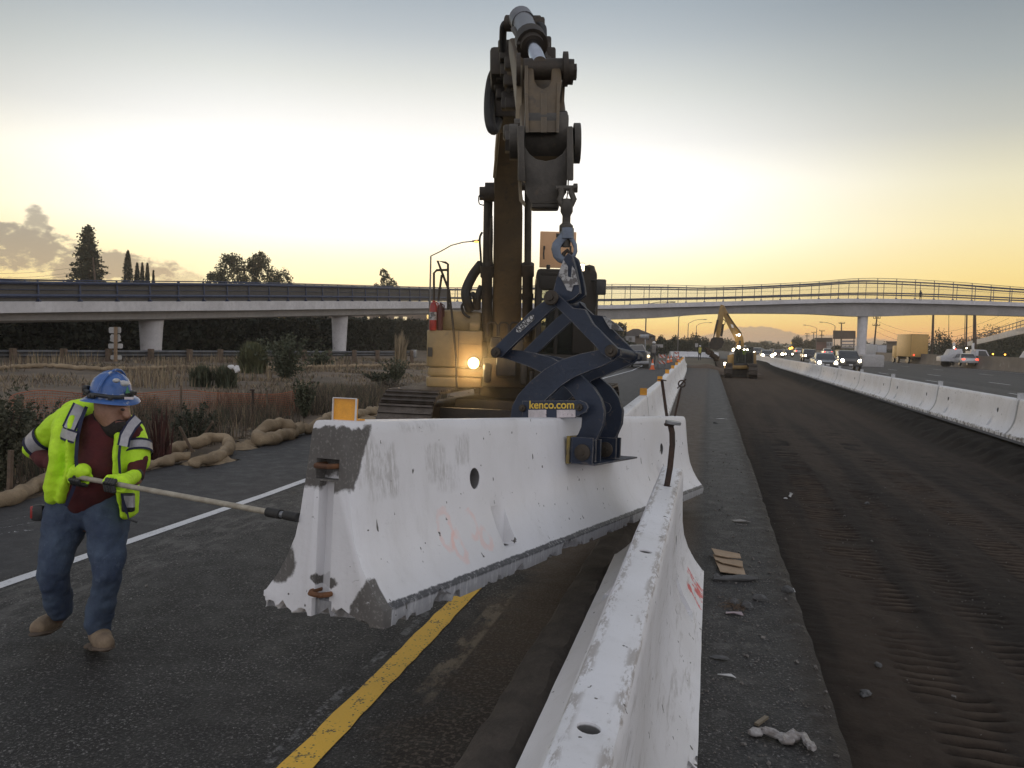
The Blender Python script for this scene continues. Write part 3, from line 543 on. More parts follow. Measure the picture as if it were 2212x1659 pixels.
# conifer
B = gbase(190, 112, .3); t_ = thing('conifer', 'tall dark conifer with drooping tiers rising above the left of the bridge', 'tree', B); b = MB(); B = Vector(B)
b.tube([B-Vector((0, 0, .3)), B+Vector((.1, 0, 8)), B+Vector((0, 0, 15.6))], [.4, .25, .03], 8); C = []
for k in range(230):
    f = (k+.5)/230; z = 1.2 + 14.3*f; rr = 4.5*(1-f)**.8*random.uniform(.55, 1.12)+.15; a = k*2.4+random.random(); d = Vector((math.cos(a), math.sin(a), -.18))
    tip = B+Vector((0, 0, z))+d*rr; b.tube([B+Vector((0, 0, z)), tip], [.05, .01], 4, cap=False)
    n = int(12+rr*26); tt = rng.uniform(.1, 1, n)**.7; P = np.array(B)[None]+np.array([0, 0, z])+tt[:, None]*np.array(d)*rr+rng.normal(size=(n, 3))*np.array([.26, .26, .12]); C.append(P)
b.build('trunk', BARK, t_); leafmesh('crown', np.concatenate(C), .2, LEAFN, t_, .3)
for i, (px, yt, rw, lb) in enumerate(((276, 541, 1.5, 'tallest pointed cypress, just right of the big conifer'), (296, 567, .95, 'slim cypress second in the row of cypresses behind the bridge'), (307, 567, .7, 'slim cypress third in the row of cypresses behind the bridge'), (318, 568, .8, 'slim cypress fourth in the row of cypresses behind the bridge'), (331, 584, .45, 'smallest cypress at the right end of the cypress row'))):
    d = 116+i*2; B = Vector(gbase(px, d, .3)); H = U(px, yt, d).z-.3; t_ = thing('cypress', lb, 'tree', B, 0, 'cypresses behind the bridge'); b = MB(); b.tube([B-Vector((0, 0, .3)), B+Vector((0, 0, H*.9))], [.18, .03], 6); b.build('trunk', BARK, t_)
    n = 4800; f = rng.uniform(0, 1, n)**1.2; rad = rw*(1-f)**.6*np.minimum(1, .5+f*3); a = rng.uniform(0, 6.28, n); k = rng.uniform(.3, 1.05, n); P = np.stack([B.x+np.cos(a)*rad*k, B.y+np.sin(a)*rad*k, B.z+.4+f*(H-.5)], -1); leafmesh('crown', P, .16, LEAFN, t_)
roundtree(gbase(541, 122, .3), 13, [(-4.83, 8.48, 1.77, 1.89), (-5.15, 6.36, 1.42, 2.31), (-2.73, 10.07, 2.01, 2.94), (-2.31, 11.77, 1.3, 1.47), (-0.21, 9.01, 1.3, 3.15), (0.63, 11.55, 1.18, 1.47), (1.68, 9.86, 1.65, 3.15), (1.47, 12.3, 1.42, 1.16), (3.15, 8.69, 1.18, 2.62), (4.62, 8.9, 1.42, 2.42), (5.57, 6.89, 1.06, 1.68), (3.57, 6.47, 1.53, 1.37), (-3.15, 6.04, 2.36, 1.26), (0.0, 6.15, 2.36, 1.16)],
    'big spreading multi-stemmed eucalyptus behind the middle of the left bridge span', .17, 330, LEAFO, 'eucalyptus')
roundtree(gbase(828, 118, .3), 10.5, [(0.33, 9.54, 1.04, 0.96), (1.21, 8.8, 0.91, 0.84), (-0.66, 8.27, 1.17, 0.72), (0.55, 7.84, 1.56, 0.84), (-1.98, 7.53, 1.04, 0.42), (-0.11, 10.71, 0.59, 0.6), (1.54, 7.63, 0.91, 0.72)], 'small open crowned tree showing above the bridge, left of the excavator', .16, 330, LEAFO)
# ivy wall behind the bridge
iv = thing('ivy_wall', 'long dark ivy covered wall behind the footbridge', 'hedge', (-33, 60, 0)); b = MB(); V = []; ysv = np.arange(0, 150, 1.2)
def ivx(y): return -33.5 + max(0, y-85)*.28
def ivz(y): return 1.75 + (float(np.interp(y, [20, 50, 100, 150], [1.0, 1.25, 2.45, 3.7])))
for y in ysv: V += [(ivx(y), y, -.3), (ivx(y), y, ivz(y)-.1), (ivx(y)-1.0, y, ivz(y)-.1), (ivx(y)-1.0, y, -.3)]
b.v = V; b.f = [(i*4+k, i*4+k+1, i*4+k+5, i*4+k+4) for i in range(len(ysv)-1) for k in range(3)]; b.build('wall', pm('dark_wall', (.05, .04, .03)), iv, smooth=0)
n = 42000; y = rng.uniform(10, 150, n); h = rng.uniform(0, 1, n)**.8; zt = np.array([ivz(q) for q in y]); P = np.stack([np.array([ivx(q) for q in y])+rng.uniform(.02, .55, n)*(1+.5*np.sin(y*1.3)*np.sin(h*9)), y, h*(zt+.12*np.sin(y*2.1)+.08*rng.normal(size=n))], -1)
leafmesh('ivy', P, .2, pm('ivy_leaves', (.018, .022, .011), (.03, .032, .016), .35, .8, 0, 0), iv)
def shrub(px, d, hh, ww, label, mat, n=900, name='bush', kind='leaf', z=None):
    q = U(px, 760, d); zz = fieldz(q.x, q.y) if z is None else z; B = Vector((q.x, q.y, zz)); t_ = thing(name, label, 'bush', B)
    b = MB()
    for k in range(9): a = k*.7; b.tube([B, B+Vector((math.cos(a)*ww*.3, math.sin(a)*ww*.3, hh*.7))], [.02, .006], 5, cap=False)
    b.build('stems', BARK if kind == 'leaf' else GR[1], t_)
    if kind == 'leaf':
        C = []
        for _ in range(70):
            dv = np.array([random.gauss(0, .42)*ww/hh, random.gauss(0, .42)*ww/hh, 1.]); L = hh*random.uniform(.35, 1.08); tt = rng.uniform(.12, 1, max(8, n//38))[:, None]; C.append(np.array(B)+dv*L*tt*np.array([1, 1, 1-.12*abs(dv[0])])+rng.normal(size=(len(tt), 3))*ww*.035*(1.3-tt*.8))
        leafmesh('foliage', np.concatenate(C), .026*max(1, d/14), mat, t_)
    else:
        P = np.array([(B.x+random.gauss(0, ww*.12), B.y+random.gauss(0, ww*.12), B.z) for _ in range(n)]); a = rng.uniform(0, 6.28, n); rr = rng.uniform(0, ww*.5, n); hs = hh*rng.uniform(.5, 1.0, n)*(1-.35*(rr/(ww*.5))**2)
        tip = P+np.stack([np.cos(a)*rr, np.sin(a)*rr, hs], -1); w_ = np.stack([-np.sin(a), np.cos(a), 0*a], -1)*.012*max(1, d/14); mid = P+(tip-P)*np.array([.35, .35, .65]); V = np.stack([P-w_, P+w_, mid+w_, mid-w_, tip], 1).reshape(-1, 3)
        numesh('foliage', V, np.stack(bladefaces(n), 1).reshape(-1, 3), 3, mat, t_)
    return t_
BUSHG, BUSHD = pm('bush_green', (.075, .082, .045), (.045, .052, .028), 2, .8, 0, 0), pm('bush_dark', (.032, .04, .022), (.05, .052, .03), 2, .8, 0, 0)
shrub(547, 33, 1.35, 1.25, 'round tussock of green pampas grass in front of the guardrail', pm('pampas_green', (.13, .13, .06), (.08, .09, .04), 3, .8, 0, 0), 3200, 'pampas_grass', 'blade')
shrub(617, 30, 1.65, 1.6, 'large loose green bush right of the pampas tussock', BUSHG, 2600)
shrub(436, 25, .75, .9, 'dark spiky bush left of the white litter in the field', BUSHG, 620, 'bush', 'blade'); shrub(487, 25, .8, .95, 'dark spiky bush with white litter caught in it', BUSHG, 620, 'bush', 'blade')
shrub(659, 17.5, .82, .36, 'narrow upright green bush at the right end of the orange netting', BUSHG, 1500)
shrub(828, 30, .5, .85, 'low dark bush near the excavator counterweight', BUSHD, 1300); shrub(857, 30, .95, .6, 'upright dark bush beside the excavator counterweight', BUSHG, 1500)
shrub(865, 45, 2.1, 1.0, 'thin tall pale weeds in front of the ivy wall', GR[0], 240, 'weed', 'blade'); shrub(845, 24, .55, .8, 'faint grey weeds in front of the upright bush', GR[2], 800)
shrub(-12, 8.6, 1.25, .8, 'big green bush cut by the left edge of the photo', pm('dull_bush', (.075, .07, .04), (.04, .045, .024), 6, .8, 0, 0), 4200); shrub(45, 10.8, .75, .6, 'dark brown weed clump behind the worker at the left edge', BUSHD, 2500); shrub(690, 40, .8, 1.1, 'feathery green bush by the bridge column', BUSHG, 1400)
shrub(415, 12.8, .62, .7, 'grey green bush behind the wattles by the orange netting', BUSHD, 2500)
t_ = shrub(346, 11.0, .85, .45, 'dark red dried dock plant standing behind the worker', pm('dock_red', (.075, .022, .016), (.045, .018, .014), 9, .8, 0, 0), 90, 'dock_plant', 'blade')
# ================================================================== CONCRETE BARRIERS
def barrier_paint(name, kind):
    m, t, p = newmat(name); tc = t.new('ShaderNodeTexCoord').outputs['Object']; oi = t.new('ShaderNodeObjectInfo').outputs['Random']
    vec = tc if kind != 'row' else t.v('ADD', tc, t.comb(t.m('MULTIPLY', oi, 37.), 0, 0))
    X, Y, Z = t.sep(tc); wv = t.v('SUBTRACT', t.noise(vec, 14, 5, .65, True), (.5, .5, .5)); wb = t.v('SUBTRACT', t.noise(vec, 3.2, 4, .6, True), (.5, .5, .5))
    P = t.v('ADD', t.v('ADD', tc, t.v('SCALE', wv, scale=.07)), t.v('SCALE', wb, scale=.10)); PX, PY_, PZ = t.sep(P)
    white = t.mix(t.step(t.noise(vec, 1.3, 5), .3, .7), (.74, .735, .755), (.66, .65, .655))
    white = t.mix(t.m('MULTIPLY', t.step(t.noise(t.v('MULTIPLY', vec, (1, 1, .25)), 5, 7, .7), .5, .75), .35), white, (.50, .485, .47))
    white = t.mix(t.m('MULTIPLY', t.step(t.noise(vec, 55, 3), .62, .72), .25), white, (.45, .44, .43))
    conc = t.mix(t.noise(vec, 9, 7, .7), (.085, .078, .072), (.16, .15, .14)); conc = t.mix(t.m('MULTIPLY', t.step(t.noise(vec, 70, 3), .55, .65), .5), conc, (.25, .24, .22))
    def inside(c, r, soft=.12):
        q = t.v('DIVIDE', t.v('SUBTRACT', P, c), r); return t.step(t.v('LENGTH', q), 1-soft, 1+soft, 1, 0)
    def boxm(lo, hi, s=.015, V=P):
        out = None
        for sk, a, b_ in zip(t.sep(V), lo, hi):
            q = t.m('MULTIPLY', t.step(sk, a-s, a+s), t.step(sk, b_-s, b_+s, 1, 0)); out = q if out is None else t.m('MULTIPLY', out, q)
        return out
    chips = t.step(t.noise(vec, 19, 3, .5), .712, .722)                   # small paint chips
    chips = t.m('MAXIMUM', chips, t.step(t.noise(t.v('MULTIPLY', vec, (1.2, 1.2, .45)), 17, 2, .5), .745, .752))
    scr = t.step(t.noise(t.v('MULTIPLY', t.v('ADD', vec, t.v('SCALE', wb, scale=.8)), (16, 4, 3.0)), 2.2, 3, .5), .72, .74)  # thin drags
    scr = t.m('MULTIPLY', scr, t.step(t.noise(vec, 1.7, 3), .40, .55)); dk = t.m('MAXIMUM', chips, t.m('MULTIPLY', scr, .7))
    bot = t.step(PZ, .075, .095, 1, 0)
    if kind == 'hang':
        for lo, hi, a in (((.13, -1, .47), (.36, 1, .72), .34), ((.22, -1, .49), (.36, 1, .66), .3), ((.62, -1, .52), (.80, 1, .70), .36), ((.70, -1, .46), (.93, 1, .6), .22), ((.90, -1, .58), (1.06, 1, .74), .38), ((.40, -1, .775), (.75, 1, .80), .35), ((.05, -1, .55), (.2, 1, .75), .3)):
            rb = t.m('MULTIPLY', boxm(lo, hi, .02), t.step(t.noise(t.v('MULTIPLY', vec, (2.2, 1, .5)), 22, 5, .75), .38, .62)); white = t.mix(t.m('MULTIPLY', rb, a*1.35), white, (.36, .345, .33))
        corner = t.m('MULTIPLY', t.step(t.m('SUBTRACT', PX, t.m('MULTIPLY', t.m('SUBTRACT', PZ, .48), .62)), -.01, .01, 1, 0), t.m('MULTIPLY', t.step(PZ, .52, .54), t.step(PZ, .785, .80, 1, 0)))
        endp = t.m('MULTIPLY', t.step(X, .03, .04, 1, 0), t.step(t.m('ADD', PZ, t.m('MULTIPLY', t.m('ABSOLUTE', Y), .5)), .605, .62)); endp = t.m('MULTIPLY', endp, t.step(PZ, .79, .80, 1, 0))
        dk2 = t.m('MAXIMUM', corner, endp)
        e = t.step(X, .05, .06, 1, 0)
        tri = t.m('MULTIPLY', e, t.m('MULTIPLY', t.step(t.m('ADD', PY_, t.m('MULTIPLY', PZ, .45)), -.135, -.12, 1, 0), t.step(PZ, .26, .28, 1, 0)))
        dk2 = t.m('MAXIMUM', dk2, t.m('MULTIPLY', tri, t.step(t.noise(vec, 12, 6, .7), .36, .45)))
        dk2 = t.m('MAXIMUM', dk2, t.m('MULTIPLY', e, inside((0, .225, .20), (.3, .07, .085))))
        dk2 = t.m('MAXIMUM', dk2, t.m('MULTIPLY', e, inside((0, 0, .155), (.3, .075, .03)))); dk2 = t.m('MAXIMUM', dk2, t.m('MULTIPLY', e, inside((0, .02, .60), (.3, .09, .05))))
        dk = t.m('MAXIMUM', dk, dk2)
        # faint orange spray numbers
        for cx, cz, r_ in ((.72, .29, .06), (.80, .20, .045), (.98, .28, .05), (1.08, .20, .045)):
            dd = t.m('SQRT', t.m('ADD', t.m('POWER', t.m('SUBTRACT', PX, cx), 2), t.m('POWER', t.m('MULTIPLY', t.m('SUBTRACT', PZ, cz), .8), 2)))
            white = t.mix(t.m('MULTIPLY', t.step(t.m('ABSOLUTE', t.m('SUBTRACT', dd, r_)), .008, .02, .30, 0), t.step(t.noise(vec, 6, 3), .4, .6)), white, (.85, .42, .33))
        ZZ_ = t.m('ADD', Z, t.m('MULTIPLY', t.m('SUBTRACT', t.noise(vec, 30, 4), .5), .018)); bl = t.m('MULTIPLY', t.step(ZZ_, .086, .092, 1, 0), t.step(t.noise(t.v('MULTIPLY', vec, (5, 5, 1)), 9, 6, .75), .32, .5, .55, 1)); bl = t.m('MULTIPLY', bl, t.step(X, .02, .03))
        white = t.mix(bl, white, t.mix(t.step(ZZ_, .058, .068), t.mix(t.noise(t.v('MULTIPLY', vec, (6, 6, .8)), 9, 6, .8), (.15, .15, .16), (.46, .46, .47)), (.075, .075, .08)))
    elif kind == 'fore':
        top = t.step(Z, .795, .80); edge = t.step(t.m('ABSOLUTE', Y), .03, .055); nn_ = t.noise(t.v('MULTIPLY', vec, (.8, 3, 1)), 9, 7, .75)
        rub = t.m('MULTIPLY', t.m('MULTIPLY', top, edge), t.step(nn_, .47, .56)); white = t.mix(t.m('MULTIPLY', rub, .8), white, t.mix(t.noise(vec, 8), (.30, .24, .20), (.36, .35, .34)))
        white = t.mix(t.m('MULTIPLY', t.m('MULTIPLY', top, t.step(t.noise(vec, 4, 6, .75), .58, .68)), .3), white, (.42, .40, .41))
        side = t.m('MULTIPLY', t.step(Y, -.07, -.09), t.step(t.noise(t.v('MULTIPLY', vec, (.35, 1, 3)), 7, 6, .75), .52, .66)); white = t.mix(t.m('MULTIPLY', side, .55), white, (.38, .36, .345))
        red = t.m('MULTIPLY', t.m('MULTIPLY', boxm((5.15, -.5, .07), (5.6, -.05, .20), .01), t.step(Y, -.1, -.12)), t.step(t.noise(vec, 8, 4), .44, .5)); white = t.mix(t.m('MULTIPLY', red, .85), white, (.62, .05, .05))
    else:
        white = t.mix(t.m('MULTIPLY', t.step(t.m('ABSOLUTE', t.m('SUBTRACT', Z, .72)), .02, .10, 1, 0), t.step(t.noise(t.v('MULTIPLY', vec, (1, 1, 3)), 6, 6, .75), .58, .66)), white, (.35, .34, .33))
        white = t.mix(t.m('MULTIPLY', bot, t.step(t.noise(vec, 9, 5, .7), .45, .6)), white, (.12, .11, .10))
        e = t.m('MAXIMUM', t.step(X, .05, .02), t.step(X, 6.04, 6.07)); white = t.mix(t.m('MULTIPLY', e, .45), white, (.2, .19, .18))
    # bare concrete in cast and pocket holes, colour darkened to stand for their shade
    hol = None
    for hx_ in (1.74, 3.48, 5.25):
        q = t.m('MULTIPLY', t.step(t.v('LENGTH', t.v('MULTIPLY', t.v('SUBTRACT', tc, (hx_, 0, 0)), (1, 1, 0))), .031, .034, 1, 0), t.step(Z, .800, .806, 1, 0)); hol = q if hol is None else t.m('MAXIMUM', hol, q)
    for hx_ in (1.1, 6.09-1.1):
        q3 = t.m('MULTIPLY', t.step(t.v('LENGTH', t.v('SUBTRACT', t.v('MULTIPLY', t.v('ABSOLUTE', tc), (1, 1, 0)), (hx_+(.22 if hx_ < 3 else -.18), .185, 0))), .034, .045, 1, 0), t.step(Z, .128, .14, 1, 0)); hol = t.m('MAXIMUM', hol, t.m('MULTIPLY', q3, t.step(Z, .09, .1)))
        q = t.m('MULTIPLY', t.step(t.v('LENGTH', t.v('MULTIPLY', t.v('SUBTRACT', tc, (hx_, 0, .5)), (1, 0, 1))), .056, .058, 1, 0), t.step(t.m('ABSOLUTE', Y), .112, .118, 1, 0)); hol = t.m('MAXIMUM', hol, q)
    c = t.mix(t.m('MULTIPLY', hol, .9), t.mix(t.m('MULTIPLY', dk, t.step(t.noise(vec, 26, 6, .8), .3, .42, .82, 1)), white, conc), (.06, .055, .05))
    t.put(p.inputs['Base Color'], c); t.put(p.inputs['Roughness'], t.m('ADD', .55, t.m('MULTIPLY', dk, .35))); p.inputs['Specular IOR Level'].default_value = .35
    b = t.new('ShaderNodeBump'); b.inputs['Strength'].default_value = .5; b.inputs['Distance'].default_value = .006
    t.put(b.inputs['Height'], t.m('SUBTRACT', t.m('ADD', t.m('MULTIPLY', t.noise(vec, 38, 5, .6), .5), t.m('MULTIPLY', t.noise(vec, 6, 3), 1.2)), t.m('MULTIPLY', dk, .5))); t.put(p.inputs['Normal'], b.outputs[0]); return m
BL = 6.09
PROF0 = [(.305, 0), (.305, .072), (.292, .08), (.24, .145), (.188, .23), (.15, .32), (.128, .42), (.11, .56), (.088, .755), (.080, .79), (.068, .806), (.05, .81)]
def barrier_mesh(mat, chips=(), topholes=(1.74, 3.48, 5.25), seed=1, det=False, toe=0):
    b = MB(); PROF = [(y*(1+toe*max(0, 1-z/.4)), z) for y, z in PROF0]; prof = PROF + [(-y, z) for y, z in PROF[::-1]]; k = len(prof)
    segs = np.linspace(0, BL, 60 if det else 14)
    b.v = [(x, y + (.0025*nz(x*3, z*4+y, 2, seed) if det else 0), z) for x in segs for y, z in prof]; n = len(segs)
    b.f = [(i*k+j, i*k+(j+1) % k, (i+1)*k+(j+1) % k, (i+1)*k+j) for i in range(n-1) for j in range(k)] + [tuple(range(k)), tuple((n-1)*k+j for j in range(k))]
    c = MB()
    for x in (1.1, BL-1.1): c.lathe([(.055, -.4), (.055, .4)], (x, 0, .5), (0, 1, 0), 20)
    for x in (1.30, BL-1.30):
        for s in (-1, 1): c.box((x, s*(.142+.25), .235), (.16, .5, .21), (0, 0, s*.12)); c.lathe([(.03, -.3), (.03, .06)], (x+.02, s*.185, .10), None, 10)
    for x in topholes: c.lathe([(.03, .5), (.03, 1)], (x, 0, 0), None, 14)
    for x0, s in ((0, 1), (BL, -1)):
        c.box((x0+s*.012, 0, .31), (.09, .075, .5)); c.box((x0, .0, .61), (.13, .115, .085)); c.box((x0, 0, .03), (.08, .10, .09))
    for (x, y, z, r) in chips:
        bm = bmesh.new(); bmesh.ops.create_icosphere(bm, subdivisions=2, radius=r)
        for v in bm.verts: v.co *= 1 + .55*noise.noise(v.co*(2.2/r)+Vector((x*9, y*9, z*9)))
        bm.verts.index_update(); c.add([v.co+Vector((x, y, z)) for v in bm.verts], [[v.index for v in f.verts] for f in bm.faces]); bm.free()
    co = c.build('cutter', mat, smooth=0)
    o = b.build('tmp_barrier', mat, smooth=0); md = o.modifiers.new('b', 'BOOLEAN'); md.object = co; md.operation = 'DIFFERENCE'; md.solver = 'EXACT'; md.use_self = True
    bv = o.modifiers.new('v', 'BEVEL'); bv.width = .006; bv.segments = 2; bv.limit_method = 'ANGLE'; bv.angle_limit = R(42)
    me = realize(o); bpy.data.objects.remove(o); bpy.data.objects.remove(co); me.polygons.foreach_set('use_smooth', [True]*len(me.polygons)); me.set_sharp_from_angle(angle=R(38)); me.materials.clear(); me.materials.append(mat); return me
def bframe(o, a, s, u): M = Matrix((a, -s, u)).transposed().to_4x4(); M.translation = o; return M
def loops(parent, M, ends=(0,)):
    RUST = MATS.get('rusty_rebar') or pm('rusty_rebar', (.22, .10, .045), (.10, .05, .03), 12, .8, .3, .5, 60)
    for x0 in ends:
        s = 1 if x0 == 0 else -1
        for z in (.625, .105):
            b = MB(); pts = [Vector((x0+s*.05, .045, z)), Vector((x0-s*.012, .045, z)), Vector((x0-s*.04, .028, z)), Vector((x0-s*.048, 0, z)), Vector((x0-s*.04, -.028, z)), Vector((x0-s*.012, -.045, z)), Vector((x0+s*.05, -.045, z))]
            b.tube([M @ q for q in pts], .011, 8); b.build('rebar_loop', RUST, parent)
def reflector(parent, M, x, wd, hh, mat, y=0.):
    b = MB(); c = M @ Vector((x, y, .81+hh/2)); r_ = M.to_3x3().normalized(); b.box(c, (.012, wd, hh), r_); b.box(M @ Vector((x+.03, y, .814)), (.06, wd, .007), r_); return b.build('reflector', mat, parent)
# --- the barrier hanging from the tongs
hp = [-1.509, 3.035, .596, math.radians(78.628), math.radians(-3.954), math.radians(.849)]
ha = Vector((math.cos(hp[3])*math.cos(hp[4]), math.sin(hp[3])*math.cos(hp[4]), math.sin(hp[4]))); s0 = Vector((math.sin(hp[3]), -math.cos(hp[3]), 0)); u0 = s0.cross(ha)
hs = s0*math.cos(hp[5]) + u0*math.sin(hp[5]); hu = -s0*math.sin(hp[5]) + u0*math.cos(hp[5]); ho = Vector(hp[:3]); HM = bframe(ho, ha, hs, hu)
chips = [(0, .27, -.01, .05), (0, .2, -.02, .06), (-.02, .10, -.03, .06), (0, .0, -.04, .07), (0, -.10, -.05, .10), (0, -.06, -.01, .05), (0, -.2, -.035, .055), (-.01, .31, .02, .03)]
rc = random.Random(5)
for k in range(60): chips.append((rc.uniform(.05, BL), -.30-rc.uniform(0, .02), rc.uniform(-.03, -.005), rc.uniform(.022, .05)))
for x in (2.0, 2.06, 2.15, 3.4, .45, .5): chips.append((x, -.31, .0, rc.uniform(.05, .075)))
hb = thing('concrete_barrier', 'long chipped white concrete barrier hanging tilted from the blue tongs', 'barrier', mat=HM, group='white concrete barriers')
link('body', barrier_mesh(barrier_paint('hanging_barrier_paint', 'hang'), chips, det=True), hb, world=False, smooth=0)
loops(hb, HM, (0, BL))
rf = reflector(hb, HM, .12, .115, .092, AMBER, .01); b = MB(); r3 = HM.to_3x3().normalized()
for dz in (-.0475, .0475): b.box(HM @ Vector((.11, .01, .856+dz)), (.01, .119, .004), r3)
for dy in (-.059, .059): b.box(HM @ Vector((.11, .01+dy, .856)), (.01, .003, .091), r3)
b.build('trim', WHITEP, rf)
# --- foreground barrier
fo_, fe_ = Vector((-.335, .17, 0)), Vector((-.325, 6.26, 0)); fa = (fe_-fo_).normalized(); fs = Vector((fa.y, -fa.x, 0)); ln = R(6.0)
fs2 = fs*math.cos(ln) - Vector((0, 0, 1))*math.sin(ln); fu2 = fs*math.sin(ln) + Vector((0, 0, 1))*math.cos(ln); FM = bframe(fo_+Vector((0, 0, .0)), fa, fs2, fu2)
FM.translation = fo_ + Vector((0, 0, .025)) 
fb = thing('concrete_barrier', 'white concrete barrier running out of the bottom of the photo with holes along its top', 'barrier', mat=FM, group='white concrete barriers')
rc = random.Random(9); fch = [(rc.uniform(.3, BL), s*.31, rc.uniform(-.03, 0), rc.uniform(.02, .045)) for s in (-1, 1) for k in range(22)] + [(3.05, -.31, .03, .09), (3.18, -.33, .0, .08), (2.9, -.32, .06, .06), (2.2, -.32, .0, .05)] + [(x, -.305, .0, .03) for x in (2.6, 2.7, 3.05)]
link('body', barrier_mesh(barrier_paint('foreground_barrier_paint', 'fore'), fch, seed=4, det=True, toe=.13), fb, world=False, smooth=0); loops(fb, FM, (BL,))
# --- rows
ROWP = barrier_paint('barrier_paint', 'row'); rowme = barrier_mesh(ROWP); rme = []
ORD = ['first', 'second', 'third', 'fourth', 'fifth', 'sixth', 'seventh', 'eighth', 'ninth', 'tenth', 'eleventh', 'twelfth', 'thirteenth', 'fourteenth', 'fifteenth', 'sixteenth', 'seventeenth', 'eighteenth', 'nineteenth', 'twentieth', 'twenty-first', 'twenty-second']
def row(pathx, y0, n, lab, refl, group):
    y = y0
    for i in range(n):
        x0, y1 = pathx(y), y+BL; x1 = pathx(y1); a = Vector((x1-x0, BL, 0)).normalized(); s = Vector((a.y, -a.x, 0)); M = bframe(Vector((x0, y, 0)), a, s, Vector((0, 0, 1)))
        t_ = thing('concrete_barrier', lab(i), 'barrier', mat=M, group=group); o = bpy.data.objects.new('body', rowme); COL.objects.link(o); o.parent = t_
        if refl and y < 60:
            reflector(t_, M, .12, .13, .13, refl)
        y = y1 + .06*a.y
lx = lambda y: float(np.interp(y, [9, 15, 21, 28, 35, 47, 60, 75], [-1.13, -1.17, -1.22, -1.36, -1.46, -1.62, -1.85, -2.3]))
row(lx, 9.1, 11, lambda i: f'{ORD[i]} white barrier of the left row counted from behind the hanging one', AMBER, 'barriers of the left row')
rx = lambda y: float(np.interp(y, [0, 20, 60, 95, 130, 160], [6.42, 6.40, 6.35, 6.1, 4.5, 1.5]))
row(rx, 13.0, 21, lambda i: f'{ORD[i]} white barrier of the right row between soil and traffic, counted from the right edge', pm('grey_reflector', (.5, .5, .5)), 'barriers of the right row')
# far line across the end of the site
yb = [U(1454, 772, 150), U(1470, 772, 150), U(1500, 773, 148), U(1530, 775, 146)]
for i, (p0, p1) in enumerate(((1447, 1468), (1468, 1491), (1491, 1516))):
    A, B = G(p0, 770.5), G(p1, 770.5+i*.6); a = (B-A).normalized(); A.z = 0; M = bframe(A, a, Vector((a.y, -a.x, 0)), Vector((0, 0, 1)))
    t_ = thing('concrete_barrier', ['left', 'middle', 'right'][i]+' far white barrier closing the end of the excavation beyond the dust', 'barrier', mat=M, group='far barriers across the road'); o = bpy.data.objects.new('body', rowme); COL.objects.link(o); o.parent = t_
# pins
RUSTD = pm('dark_rusty_pin', (.045, .032, .026), (.08, .045, .03), 14, .75, .3, .5, 60)
B0 = FM @ Vector((5.25, 0, .78)); t_ = thing('anchor_pin', 'bent rusty steel pin with a washer standing in the foreground barrier top', 'steel pin', B0, group='steel anchor pins'); b = MB()
d_ = (B0-EYE).dot(fw)
b.tube([B0, U(1447.5, 1010, d_), U(1452.5, 960, d_), U(1452, 935, d_), U(1447, 912, d_)], .019, 12); b.build('shaft', RUSTD, t_)
b = MB(); q = U(1446, 917, d_); b.lathe([(.0, -.012), (.03, -.01), (.036, .0), (.03, .01), (0, .012)], q, None, 14); b.build('head', RUSTD, t_); b = MB(); b.lathe([(.05, -.01), (.052, -.008), (.052, .008), (.05, .01)], U(1454, 913, d_-.02), (.12, 0, 1), 24); b.build('washer', GALV, t_)
for (px, pt_, lab) in ((1424, 821, 'dark steel pin with a flat cap on the far end of the hanging barrier'), (1466, 826, 'thin leaning pin with a round ring head on the far end of the hanging barrier')):
    xl = 5.62 if px < 1440 else 5.94; B0 = HM @ Vector((xl, 0, .79)); t_ = thing('anchor_pin', lab, 'steel pin', B0, group='steel anchor pins'); d_ = (B0-EYE).dot(fw); b = MB(); 
    if px < 1440: T = U(1430, 822, d_); b.tube([B0, T], .016, 10); b.build('shaft', RUSTD, t_); b = MB(); b.lathe([(.045, 0), (.05, .003), (.04, .01), (.0, .014)], T, (.1, 0, 1), 16); b.build('cap', RUSTD, t_)
    else:
        T = U(1471, 838, d_); b.tube([B0, T], .011, 8); b.build('shaft', RUSTD, t_); b = MB(); c = U(1473, 829, d_); b.tube([c+(rt*math.cos(a)+upv*math.sin(a))*.036 for a in np.linspace(0, 6.1, 18)], .008, 6); b.tube([c-rt*.05-upv*.05, c+rt*.045+upv*.05], .007, 6); b.build('ring', RUSTD, t_)
# ================================================================== TONGS
AF = 2.5; TP = ho + ha*AF
def tz(X, Y): return onplane(1054.2+.2501*X, 604.9+.2501*Y, TP, ha)
def tmap(u, v, t): return tz(u, v) + ha*t
tg = thing('barrier_tongs', 'blue scissor tongs gripping the hanging barrier', 'lifting tongs', tz(590, 165))
LA_o = [(1152, 600), (1080, 580), (960, 606), (800, 640), (640, 690), (500, 770), (370, 880), (270, 990), (218, 1090), (203, 1200), (215, 1330), (270, 1440)]
LA_i = [(1150, 650), (1100, 690), (990, 745), (860, 795), (750, 840), (635, 915), (560, 985), (490, 1050), (440, 1110), (412, 1200), (420, 1320), (440, 1420)]
RA_o = [(62, 600), (110, 585), (230, 600), (380, 625), (520, 665), (680, 745), (790, 830), (890, 920), (955, 1020), (985, 1130), (975, 1250), (925, 1365), (862, 1448)]
RA_i = [(70, 655), (110, 672), (220, 706), (330, 745), (450, 800), (580, 870), (680, 960), (750, 1050), (785, 1130), (792, 1200), (785, 1270), (760, 1330), (700, 1400)]
L2_o = [(575, 150), (640, 140), (760, 250), (865, 262), (935, 385), (1050, 500), (1150, 600)]
L2_i = [(590, 215), (640, 260), (735, 350), (850, 470), (940, 560), (1010, 640), (1085, 690)]
